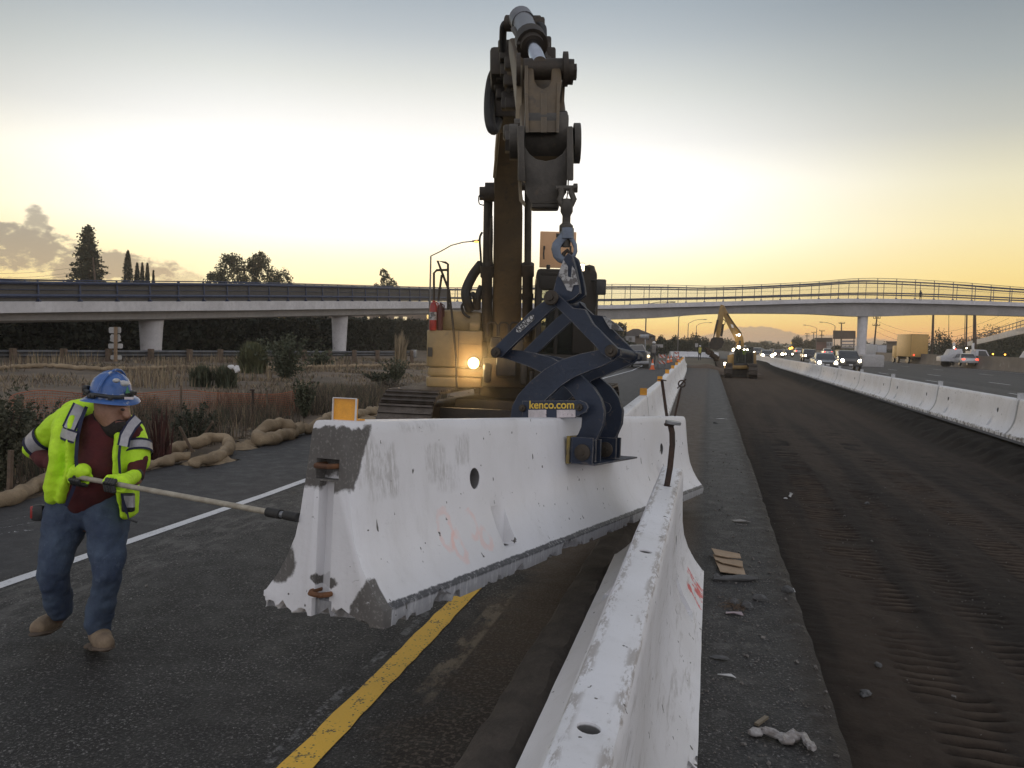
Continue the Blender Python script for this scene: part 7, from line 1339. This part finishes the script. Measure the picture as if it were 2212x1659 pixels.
# ================================================================== LAMPS, POLES, WIRES, SIGNS
LAMPG = pm('lamp_pole_steel', (.16, .15, .14), (.12, .115, .11), 1, .5, .5, 0)
def streetlamp(label, px, ytop, d, arm, name='street_lamp', r_=.09, lit=False, group='street lamps'):
    T = U(px, ytop, d); t_ = thing(name, label, 'street lamp', (T.x, T.y, 0), group=group); b = MB(); b.tube([(T.x, T.y, -.3), T], [r_*1.3, r_*.8], 8); b.build('pole', LAMPG, t_); P = [T]+[U(x, y, d) for x, y in arm]; b = MB(); b.tube(P, r_*.6, 6); b.build('arm', LAMPG, t_)
    e = P[-1]; dr = (P[-1]-P[-2]).normalized(); b = MB(); b.bbox(e+dr*.3, (.8, .3, .16), .06, Matrix((dr, dr.cross(Vector((0, 0, 1))).normalized(), Vector((0, 0, 1)))).transposed()); hd_ = b.build('lamp_head', LAMPG, t_)
    if lit: b = MB(); b.ball(e+dr*.3-Vector((0, 0, .1)), (.22, .22, .1), 6); b.build('lamp_lens', TURN, hd_)
streetlamp('street lamp with lit amber head left of the excavator boom', 930.7, 553, 74, [(952, 543), (975, 530), (1000, 523.5), (1022, 521)], lit=True)
streetlamp('tall street lamp whose arm shows just above the deck of the bridge', 1396.5, 662, 112, [(1405, 656), (1425, 652.5), (1448, 652.5)])
streetlamp('street lamp right of the house, first of three in a row', 1466.5, 684, 150, [(1474, 681), (1482, 679)]); streetlamp('street lamp with long arm, middle of three in a row', 1487, 699, 185, [(1500, 692), (1512, 690), (1520, 690)]); streetlamp('street lamp right of the round trees, third of three', 1504.5, 704, 215, [(1512, 699), (1524, 697), (1533, 697)])
streetlamp('street lamp with arm to the left, nearer the bridge column', 1804, 704, 190, [(1797, 700), (1785, 696.5), (1777, 696)]); streetlamp('street lamp with arm to the left, farther from the bridge column', 1764.6, 709, 230, [(1757, 706), (1748, 703), (1741, 702.5)])
POLEW = pm('utility_pole_wood', (.10, .065, .045), (.07, .05, .035), 1, .9, 0, 0)
def upole(label, px0, y0, px1, y1, d, arms=(), r_=.16):
    T, B = U(px0, y0, d), U(px1, y1, d); t_ = thing('utility_pole', label, 'utility pole', B, group='utility poles'); b = MB(); b.tube([B+(B-T).normalized()*2, T], [r_*1.2, r_*.8], 8); b.build('pole', POLEW, t_)
    for (x0, y, x1) in arms: b = MB(); A, C_ = U(x0, y, d), U(x1, y, d); b.tube([A, C_], .08, 5); [b.tube([A.lerp(C_, k), A.lerp(C_, k)+Vector((0, 0, .35))], .06, 5) for k in (.03, .3, .7, .97)]; b.build('crossarm', POLEW, t_)
    return t_
upole('leaning utility pole with two crossarms right of the bridge column', 1894.5, 683, 1889, 741, 170, ((1886.5, 687.5, 1902), (1885, 703, 1901)))
upole('plain brown utility pole standing behind the yellow box truck', 2016.5, 668, 2014, 745, 150, (), .22); upole('plain utility pole third from the right', 2089, 668, 2087, 745, 160); upole('thick utility pole with equipment, second from the right', 2105.5, 668, 2105.5, 732, 150, (), .30); upole('thin pale pole between the bushes', 2049.8, 668, 2049.5, 728, 240, (), .09); upole('thin pole left of the plain utility pole', 2085.5, 668, 2083, 745, 200, (), .08)
b = MB(); upole('short utility pole with crossarm above the billboard', 1818, 697, 1817.5, 735, 200, ((1812, 698.5, 1825),)); upole('utility pole left of the billboard', 1775.5, 714, 1774.5, 748, 260, ((1770, 715, 1781), (1771, 725, 1780)))
upole('small distant utility pole left of the far lamp', 1758, 718, 1757, 748, 300, ((1753, 718.5, 1763),)); upole('smallest distant utility pole in the row', 1743.5, 720, 1743, 748, 330, ((1739, 721, 1748), (1740, 726, 1748)))
upole('slim utility pole inside the conifer', 201, 556, 206, 610, 104, (), .12)
WIREM = pm('power_wire', (.02, .02, .02), None, 3, .6, 0, 0)
def wire(label, pts, r_=.02): b = MB(); b.tube(pts, r_, 4); tag(b.build('power_line', WIREM), label, 'wire', 'power lines')
def sagp(A, B, s, n=12): return [A.lerp(B, i/n)-Vector((0, 0, 4*s*(i/n)*(1-i/n))) for i in range(n+1)]
for i, (y0, y1) in enumerate(((590, 572), (599, 583), (603, 590))): wire(['highest', 'middle', 'lowest'][i]+' wire crossing the sky left of the conifer', sagp(U(-30, y0, 110), U(190, y1, 108), .4), .016)
for i, (y0, y1, s) in enumerate(((692, 676, 3), (704, 690, 3), (716, 700, 3))): wire(['upper', 'middle', 'lower'][i]+' wire running right from the leaning utility pole', sagp(U(1892, y0, 170), U(2180, y1-3, 130), s), .02)
# billboard and low sign
t_ = thing('billboard', 'dark backed billboard on posts left of the bridge column', 'billboard', at(1826, 175)); k4 = lambda X, Y, d=175: U(1693.6+.2344*X, 570.3+.2344*Y, d)
def q4(name, poly, t0, t1, mat, par, d=175): b = MB(); b.prism(poly, lambda u, v, t: k4(u, v, d+t), t0, t1); return b.build(name, mat, par, smooth=0)
BRN = pm('brown_boards', (.12, .085, .06), (.08, .06, .045), 1, .8, 0, 0)
q4('panel', [(452, 612), (660, 616), (660, 690), (452, 692)], 0, .5, BRN, t_)
for X in (520, 640): q4('post', rect(X, 690, X+9, 800), .1, .5, BRN, t_)
for j, y in enumerate((705, 735, 760)): q4('slat_sign', rect(528, y, 655, y+16), .1, .3, pm('pale_sign_slat', (.35, .32, .30)) if not j else MATS['pale_sign_slat'], t_)
def building(label, d, parts, name='building', px=0):
    t_ = thing(name, label, 'building', at(px, d)); 
    for nm, poly, t0, t1, mat in parts: q4(nm, poly, t0, t1, mat, t_, d)
WALLP, ROOFB, WALLW, PINKW = pm('tan_wall', (.22, .17, .13), (.18, .14, .11), 1, .9, 0, 0), pm('dark_roof', (.06, .045, .038), (.045, .035, .03), 1, .9, 0, 0), pm('pale_wall', (.38, .36, .35), (.32, .3, .29), 1, .9, 0, 0), pm('pink_wall', (.25, .13, .11), (.2, .11, .09), 1, .9, 0, 0)
building('dark roofed pink building left of the billboard', 240, (('wall', rect(295, 715, 445, 790), 0, 12, PINKW), ('roof', rect(288, 680, 448, 716), -1, 13, ROOFB), ('wall', rect(392, 718, 450, 780), -1.6, -.1, WALLW), ('window', rect(400, 728, 412, 750), -1.8, -1.62, GLASS), ('window', rect(425, 728, 437, 750), -1.8, -1.62, GLASS)), px=1780)
building('low flat roofed building right of the leaning utility pole', 220, (('wall', rect(950, 722, 1062, 800), 0, 10, WALLP), ('roof', rect(940, 712, 1066, 724), -1, 11, ROOFB)), px=1930)
z3p = lambda X, Y: ((1279+.211*X-1693.6)/.2344, Y*.211/.2344)
def c3(poly): return [z3p(X, Y) for X, Y in poly]
q = at(1376, 150); t_ = thing('house', 'brown hipped roof house with a chimney behind the pickup truck', 'house', q)
q4('wall', c3([(290, 735), (650, 735), (650, 815), (290, 815)]), 0, 12, WALLP, t_, 150)
b = MB(); A = [z3(X, Y, 150+t) for X, Y, t in ((262, 738, -1), (658, 738, -1), (658, 738, 13), (262, 738, 13), (420, 664, 5), (475, 664, 5))]; b.add(A, [(0, 1, 5, 4), (1, 2, 5), (2, 3, 4, 5), (3, 0, 4), (0, 3, 2, 1)]); rf = b.build('roof', ROOFB, t_, smooth=0)
q4('chimney', c3([(334, 645), (355, 645), (355, 705), (334, 705)]), 3, 4.5, WALLP, rf, 150); q4('chimney_cap', c3([(331, 634), (358, 634), (358, 645), (331, 645)]), 2.9, 4.6, WALLW, rf, 150)
q4('gable', c3([(300, 738), (440, 738), (440, 800), (300, 800)]), -2, -.1, WALLW, t_, 150)
for X in (320, 380, 560, 610): q4('window', c3(rect(X, 752, X+26, 780)), -2.15 if X < 450 else -.12, -2.02 if X < 450 else -.01, GLASS, t_, 150)
t_ = thing('warehouse', 'flat grey green warehouse on the horizon right of the far excavator', 'building', at(1655, 700)); b = MB(); b.prism([(1470+.1562*X, 639.4+.1562*Y) for X, Y in ((1150, 622), (1260, 622), (1275, 665), (1150, 668))], lambda u, v, t: U(u, v, 700+t), 0, 30); b.build('wall', pm('green_grey_wall', (.22, .24, .19)), t_)
b = MB(); b.prism([(1470+.1562*X, 639.4+.1562*Y) for X, Y in ((1300, 655), (1560, 668), (1560, 695), (1300, 690))], lambda u, v, t: U(u, v, 710+t), 0, 30); b.build('annex', MATS['green_grey_wall'], t_)
b = MB(); b.prism([(1470+.1562*X, 639.4+.1562*Y) for X, Y in ((1525, 636), (1565, 630), (1570, 662), (1528, 668))], lambda u, v, t: U(u, v, 320+t), 0, .4); t_ = thing('lit_sign', 'glowing yellow sign above the traffic queue', 'sign', at(1711, 320)); b.build('panel', emat('yellow_sign_glow', (1, .62, .05), 1.1), t_); b = MB(); b.tube([U(1713, 743, 320), U(1713, 756, 320)], .2, 6); b.build('post', POLEW, t_)
for X, Y in ((1520, 725), (1548, 718)): b = MB(); b.ball(U(1469+.1562*X, 639.4+.1562*Y, 250), .35, 6); tag(b.build('traffic_lamp', TURN), ('left' if X < 1530 else 'right')+' small amber lamp below the glowing yellow sign', 'lamp')
t_ = thing('roadside_sign', 'small pale sign on two posts beside the round trees', 'sign', at(1468, 140)); q4('panel', c3(rect(1055, 812, 1085, 850)), 0, .1, WALLW, t_, 140); q4('post', c3(rect(1062, 850, 1068, 890)), 0, .1, LAMPG, t_, 140)
t_ = thing('roadside_sign', 'white lattice sign board right of the pickup truck', 'sign', at(1420, 120)); q4('panel', c3(rect(622, 822, 728, 855)), 0, .1, WALLW, t_, 120); q4('post', c3(rect(640, 855, 645, 910)), 0, .1, LAMPG, t_, 120); q4('post', c3(rect(705, 855, 710, 910)), 0, .1, LAMPG, t_, 120)
t_ = thing('building', 'brown building with lit yellow windows seen under the bridge left of the excavator', 'building', at(930, 130)); x2 = lambda X, Y, d=130: U(432+.25*X, 535.7+.25*Y, d)
b = MB(); b.prism(rect(760, 560, 1960, 660), lambda u, v, t: x2(u, v, 130+t), 0, 8); b.build('wall', WALLP, t_)
for X in (1430, 1540, 1580, 1680, 1755): b = MB(); b.prism(rect(X, 594, X+34, 628), lambda u, v, t: x2(u, v, 130+t), -.1, 0); b.build('window', emat('window_glow', (1, .8, .45), .8) if 'window_glow' not in bpy.data.materials else bpy.data.materials['window_glow'], t_)
# median wall
def medwall():
    t_ = thing('median_wall', 'long grey concrete median wall beyond the traffic lanes', 'wall', (29.6, 80, 0)); pr = [(-.4, 0), (-.32, .15), (-.2, .5), (-.12, 1.45), (.12, 1.45), (.2, .5), (.32, .15), (.4, 0)]; b = MB(); ys = list(range(-5, 320, 6)); k = len(pr)
    b.v = [(29.7+o, y, z+(0 if z == 0 else .02*math.sin(y*.2))) for y in ys for o, z in pr]; b.f = [(i*k+j, i*k+(j+1) % k, (i+1)*k+(j+1) % k, (i+1)*k+j) for i in range(len(ys)-1) for j in range(k)]+[tuple(range(k))]; b.build('wall', CONCM, t_)
    b = MB(); c = bpt(sl_[np.argmin([abs(q[0]-17.2) for q in dense])], 1.75); b.bbox((c.x+.2, c.y-3, .55), (2.2, 12, 1.5), .2); b.build('pier_base', CONC, t_)
medwall()
# side embankment with ramp, right
t_ = thing('ramp', 'rising ramp with pale parapet on a dark green embankment at the right edge', 'ramp', at(2110, 150)); P0 = [U(2085, 748, 185), U(2127, 739, 160), U(2165, 730, 140), U(2212, 719, 122), U(2300, 695, 105)]
b = MB(); V = []
for p in P0: o = Vector((-.6, -1, 0)).normalized(); V += [p, p+Vector((0, 0, -.8)), Vector((p.x, p.y, 0))+o*(p.z*1.6)+Vector((0, 0, .1)), Vector((p.x, p.y, 0))-o*6, p-o*6]
b.v = [tuple(v) for v in V]; k = 5; b.f = [(i*k+j, i*k+(j+1) % k, (i+1)*k+(j+1) % k, (i+1)*k+j) for i in range(len(P0)-1) for j in range(k)]; b.build('embankment', pm('embankment_green', (.03, .034, .02), (.045, .045, .028), .3, .95, 0, 0), t_)
C = []
for i in range(9000): j = random.randrange(len(P0)-1); q = P0[j].lerp(P0[j+1], random.random()); f_ = random.random(); o = Vector((-.6, -1, 0)).normalized(); base = Vector((q.x, q.y, 0))+o*(q.z*1.6); C.append(tuple((q+Vector((0, 0, -.8))).lerp(base, f_)+Vector((0, 0, random.uniform(.05, .5)))))
leafmesh('ground_cover', C, .32, BUSHD, t_); b = MB(); b.bandstrip([(i, 0) for i in range(5)], [(i, 1) for i in range(5)], lambda u, v, t: P0[u]+Vector((0, t, .9 if v else -.1)), 0, .25); b.build('parapet', CONCW, t_)
b = MB()
for z in (1.3, 1.9): b.tube([p+Vector((0, 0, z)) for p in P0], .06, 6)
for i in range(4):
    for k in range(6): q = P0[i].lerp(P0[i+1], k/6); b.tube([q+Vector((0, 0, .8)), q+Vector((0, 0, 1.95))], .04, 5)
b.build('railing', RAILB, t_); b = MB(); q = U(2207, 702, 122); b.box(q, (1.6, .2, 1.9), Matrix.Rotation(YAW, 3, 'Z')); b.build('mesh_screen', WIRE, t_)
# ================================================================== DISTANT TREES AND HILLS
FARG = pm('far_foliage', (.045, .05, .026), (.03, .035, .02), .4, .9, 0, 0)
def ftree(px0, px1, ytop, d, label, yb=762, name='tree', mat=None, n=1100, blob=6, group='trees along the horizon'):
    px = (px0+px1)/2; B = Vector(at(px, d, 0)); w_ = (px1-px0)*d/1770; H = U(px, ytop, d).z; t_ = thing(name, label, 'tree', B, group=group); b = MB(); b.tube([B-Vector((0, 0, .3)), B+Vector((0, 0, H*.6))], [w_*.05+.05, w_*.02+.03], 6); b.build('trunk', BARK, t_); C = []
    for k in range(blob): a = (k+.5)/blob-.5; hh = H*(1-.9*a*a*random.uniform(.6, 1.3)); cz = hh*random.uniform(.5, .72); C.append(shell((B.x+a*w_*.95, B.y+random.gauss(0, w_*.2), cz), (w_*.75/blob+w_*.08, w_*.22, hh-cz), n//blob, .2))
    C.append(shell((B.x, B.y, H*.38), (w_*.46, w_*.3, H*.36), n//2, .2)); leafmesh('crown', np.concatenate(C), max(.14, d*.0011), mat or FARG, t_)
TR = [(1418, 1436, 722, 150, 'thin bare bush right of the house'), (1425, 1452, 733, 140, 'dark tree just right of the house roof'), (1448, 1470, 724, 155, 'dark tree behind the first street lamp of three'), (1466, 1492, 727, 160, 'dark tree behind the middle street lamp of three'), (1487, 1513, 718, 165, 'tallest round dark tree left of the far excavator arm'), (1508, 1531, 726, 170, 'round dark tree touching the far excavator bucket'),
      (1386, 1428, 745, 120, 'low hedge of bushes behind the pickup'), (1558, 1585, 730, 300, 'rounded tree between the arms of the far excavator'), (1580, 1608, 734, 330, 'low tree behind the far excavator boom'), (1600, 1640, 738, 380, 'low trees right of the far excavator boom'), (1640, 1660, 737, 380, 'round tree left of the grey green warehouse'),
      (1711, 1732, 724, 250, 'tall dark tree beside the glowing yellow sign'), (1733, 1752, 734, 270, 'dark tree second right of the yellow sign'), (1750, 1766, 731, 280, 'dark tree third right of the yellow sign'), (1798, 1818, 745, 200, 'dark bushes below the billboard'), (1862, 1884, 739, 260, 'bushes just right of the bridge column'), (1905, 1945, 737, 280, 'long low trees behind the white box trucks'),
      (2008, 2050, 710, 150, 'large dark tree right of the yellow box truck'), (2035, 2056, 728, 140, 'green bush in front of the large dark tree'), (2056, 2108, 727, 200, 'row of low trees behind the utility trucks'), (2112, 2172, 700, 190, 'big dark tree above the ramp embankment'), (2095, 2125, 722, 180, 'small tree left of the big embankment tree')]
for px0, px1, yt, d, lb in TR: ftree(px0, px1, yt, d, lb)
for i in range(14): ftree(1385+i*0, 1386, 740, 1, '') if 0 else None
# low brush closing the left verge and the gaps behind the traffic
def brush(name, X0, X1, Y0, Y1, h, n, size, mat): P = np.stack([rng.uniform(X0, X1, n), rng.uniform(Y0, Y1, n), rng.uniform(0, h, n)], -1); P[:, 2] *= .6+.4*np.sin(P[:, 0]*.7)*np.sin(P[:, 1]*.13+P[:, 0]*.3); o = leafmesh(name, P, size, mat, None); o['kind'] = 'stuff'
brush('verge_brush', -14, -9.5, 75, 150, 2.2, 9000, .3, FARG); brush('verge_grass', -9.5, -7.2, 55, 110, .6, 5000, .14, GR[0]); brush('distant_brush', 34, 120, 190, 340, 3.0, 16000, .6, FARG); brush('distant_brush', -60, 30, 330, 460, 4.5, 14000, .7, FARG); brush('distant_brush', 53, 70, 90, 190, 2.0, 9000, .4, BUSHD)
hm = []
for nm, px0, px1, d, col, yf in (('hills', 1640, 2500, 1700, (.22, .18, .17), lambda x: 752-7*math.exp(-((x-1740)/60)**2)-14*math.exp(-((x-1945)/32)**2)*.9-10*math.exp(-((x-1890)/26)**2)-5*abs(math.sin(x*.021))-3*math.sin(x*.07)), ('hills', -200, 1700, 1720, (.2, .17, .15), lambda x: 735+.0131*(x-1106)+2*math.sin(x*.02)+1)):
    b = MB(); xs_ = np.arange(px0, px1, 12); V = []
    for x in xs_: T = U(x, yf(x)+1.2*nz(x*.05, 3, 1), d); F2 = U(x, 760, d-250); V += [(F2.x, F2.y, -5), tuple(T), (T.x*1.06, T.y*1.06, -5)]
    b.v = V; b.f = [(i*3+j, i*3+j+1, i*3+4+j, i*3+3+j) for i in range(len(xs_)-1) for j in range(2)]; o = b.build(nm, pm('hill_'+str(px0), col, tuple(c*.85 for c in col), .001, .95, 0, 0), smooth=80); o['kind'] = 'structure'
# ================================================================== DEBRIS
CARD = pm('cardboard', (.42, .31, .21), (.36, .26, .17), 6, .85, 0, .2); CHUNK = pm('asphalt_chunk', (.12, .12, .12), (.085, .083, .08), 9, .9, 0, .8, 40)
def chunk(px, py, s, label, mat, z=0., squash=.35, name='rubble_chunk', group='broken bits on the ground', seed=0):
    q = G(px, py, z); bm = bmesh.new(); bmesh.ops.create_icosphere(bm, subdivisions=3, radius=1)
    for v in bm.verts: c = v.co.copy(); v.co = Vector((c.x*s[0], c.y*s[1], max(-.3, c.z)*s[2])) * (1+.45*noise.noise(c*1.3+Vector((px, py, seed)))+.18*noise.noise(c*4+Vector((py, px, 0))))
    bm.verts.index_update(); b = MB(); b.add([v.co for v in bm.verts], [[v.index for v in f.verts] for f in bm.faces]); bm.free(); o = b.build(name, mat, smooth=25); o.location = (q.x, q.y, z+.01); o.rotation_euler.z = px; return tag(o, label, 'rubble', group)
t_ = thing('cardboard', 'folded sheet of torn tan cardboard lying on the median strip', 'cardboard', G(1572, 1218))
cb = [[(1537, 1184), (1598, 1196), (1601, 1205), (1570, 1203), (1545, 1198)], [(1540, 1197), (1604, 1212), (1605, 1224), (1560, 1215), (1545, 1208)], [(1545, 1210), (1606, 1226), (1611, 1242), (1556, 1234)]]
for i, poly in enumerate(cb):
    b = MB(); n = len(poly); top = [G(x, y, .025+.018*(2-i)) for x, y in poly]; b.add([p for p in top]+[p-Vector((0, 0, .006)) for p in top], [tuple(range(n)), tuple(range(n, 2*n))[::-1]]+[(k, (k+1) % n, n+(k+1) % n, n+k) for k in range(n)]); b.build('layer', CARD, t_)
chunk(1590, 1254, (.16, .04, .03), 'long flat grey concrete shard below the cardboard', CHUNK); bpy.data.objects[-1] if 0 else None
for px, py, s, lb in ((1549, 1252, (.035, .03, .03), 'small pale stone at the left end of the flat shard'), (1640, 1296, (.05, .03, .03), 'grey stone at the edge above the excavation'), (1585, 1305, (.035, .03, .03), 'grey stone in the dead leaves'), (1614, 1312, (.045, .035, .03), 'larger grey stone beside the dead leaves'), (1702, 1278, (.05, .03, .035), 'grey stone with white streak on the edge of the strip'),
                      (1555, 1424, (.05, .02, .01), 'thin dark sliver lying beside the barrier'), (1545, 915, (.06, .03, .03), 'pale rubble pair far up the strip'), (1560, 1098, (.01, .01, .01), 'tiny pebble on the strip'), (1620, 1440, (.012, .01, .01), 'tiny pale pebble near the sliver')): chunk(px, py, s, lb, CHUNK)
for px, py, s, lb in ((1697, 1078, (.03, .02, .01), 'small white scrap lying on the soil'), (1873, 1089, (.035, .03, .025), 'dark stone in the middle of the soil'), (1870, 1502, (.04, .03, .025), 'dark clod low on the soil'), (1897, 1440, (.025, .02, .02), 'small grey stone low on the soil')): chunk(px, py, s, lb, WHITEP if 'white' in lb else CHUNK, -.39)
b = MB(); c = G(1706, 1073, -.38); b.lathe([(.02, 0), (.015, .03), (.028, .06)], c, (.4, .2, 1), 12); tag(b.build('paper_cup', WHITEP), 'crushed white cup upright on the soil', 'cup', 'litter on the soil')
def scrap(px, py, poly, label, mat=WHITEP):
    q = G(px, py, .012); b = MB(); n = len(poly); P = [q+Vector((x, y, .012*(k % 2))) for k, (x, y) in enumerate(poly)]; b.add(P+[p-Vector((0, 0, .004)) for p in P], [tuple(range(n)), tuple(range(n, 2*n))[::-1]]+[(k, (k+1) % n, n+(k+1) % n, n+k) for k in range(n)]); tag(b.build('paper_scrap', mat), label, 'scrap', 'scraps on the median strip')
scrap(1585, 1325, [(-.05, .02), (.05, .015), (.06, -.015), (.0, -.02), (-.05, -.01)], 'pinkish torn paper scrap below the dead leaves', pm('pink_paper', (.55, .45, .47)))
scrap(1571, 1461, [(-.05, .02), (.02, .012), (.045, 0), (.03, -.02)], 'pointed white scrap near the middle of the strip'); scrap(1600, 1126, [(-.09, .03), (.0, .045), (.1, .01), (.06, -.03), (-.06, -.02)], 'pale patch of spilled cement far up the strip', pm('cement_dust', (.30, .28, .26)))
scrap(1560, 905, [(-.15, .0), (.0, .05), (.12, .03), (.1, -.03)], 'crumpled white paper far up the strip'); scrap(1712, 1277, [(-.02, .03), (.01, .04), (.02, -.01)], 'white sliver on the grey edge stone')
b = MB()
for k in range(160): a = random.uniform(0, 6.28); q = G(1590+random.gauss(0, 16), 1310+random.gauss(0, 7), .006); b.tube([q, q+Vector((math.cos(a), math.sin(a), random.uniform(0, .5)))*random.uniform(.01, .04)], .0016, 3, cap=False)
tag(b.build('dead_leaves', GR[1], smooth=0), kind='stuff')
t_ = thing('plastic_bag', 'twisted dirty white plastic bag low on the median strip', 'plastic bag', G(1690, 1590)); b = MB()
pp = [(1620, 1580), (1650, 1576), (1672, 1585), (1690, 1590), (1715, 1585), (1735, 1592), (1745, 1605), (1757, 1612)]
for k in range(7): b.tube([G(x+random.gauss(0, 2), y+random.gauss(0, 3), .02+.015*random.random()) for x, y in pp[random.randrange(0, 2):]], [random.uniform(.006, .014) for _ in pp][:len(pp)][:len(pp[0:])] if 0 else random.uniform(.005, .012), 7)
for x, y in ((1632, 1582), (1700, 1600), (1712, 1594)): b.ball(G(x, y, .02), (.035, .022, .02), 6)
o = b.build('bag', pm('dirty_plastic', (.42, .40, .39), (.22, .19, .17), 25, .4, 0, .6, 60), t_)
for v in o.data.vertices: v.co += Vector((nz(v.co.x, v.co.y, 40), nz(v.co.y, v.co.x, 40, 2), nz(v.co.x, v.co.z, 45, 5)))*.010
b = MB(); A, B = G(1640, 1566, .015), G(1650, 1548, .012); b.box((A+B)/2, (.02, (A-B).length, .012), Matrix.Rotation(-.5, 3, 'Z')); tag(b.build('wood_splinter', pm('pale_wood', (.24, .19, .13))), 'short wood splinter above the plastic bag', 'splinter')
b = MB()
for k in range(3600):
    y = random.uniform(2.4, 14) ; x = random.choice((random.uniform(.02, .64), random.uniform(.02, .64), random.uniform(.02, .64), random.uniform(.02, .64), random.uniform(.72, 5), random.uniform(-4.5, -1.7))); z = 0 if x < .66 else -.40; s = random.uniform(.002, .006)*(2.2 if random.random() < .05 else 1); b.box((x, y, z+s*.4), (s*2, s*1.4, s), (random.random(), random.random(), random.random()*3))
tag(b.build('loose_gravel', pm('gravel', (.20, .185, .17), (.10, .09, .08), 60, .9, 0, 0), smooth=0), kind='stuff')
# haze
m = bpy.data.materials.new('haze'); m.use_nodes = True; t = NT(m.node_tree); t.n.clear(); vv = t.new('ShaderNodeVolumePrincipled'); vv.inputs['Color'].default_value = (.95, .88, .80, 1); vv.inputs['Density'].default_value = .0006; vv.inputs['Anisotropy'].default_value = .5
out = t.new('ShaderNodeOutputMaterial'); t.l.new(vv.outputs[0], out.inputs['Volume'])
b = MB(); b.box((0, 0, 8), (3780, 3780, 24)); tag(b.build('haze', m, smooth=0), kind='stuff')
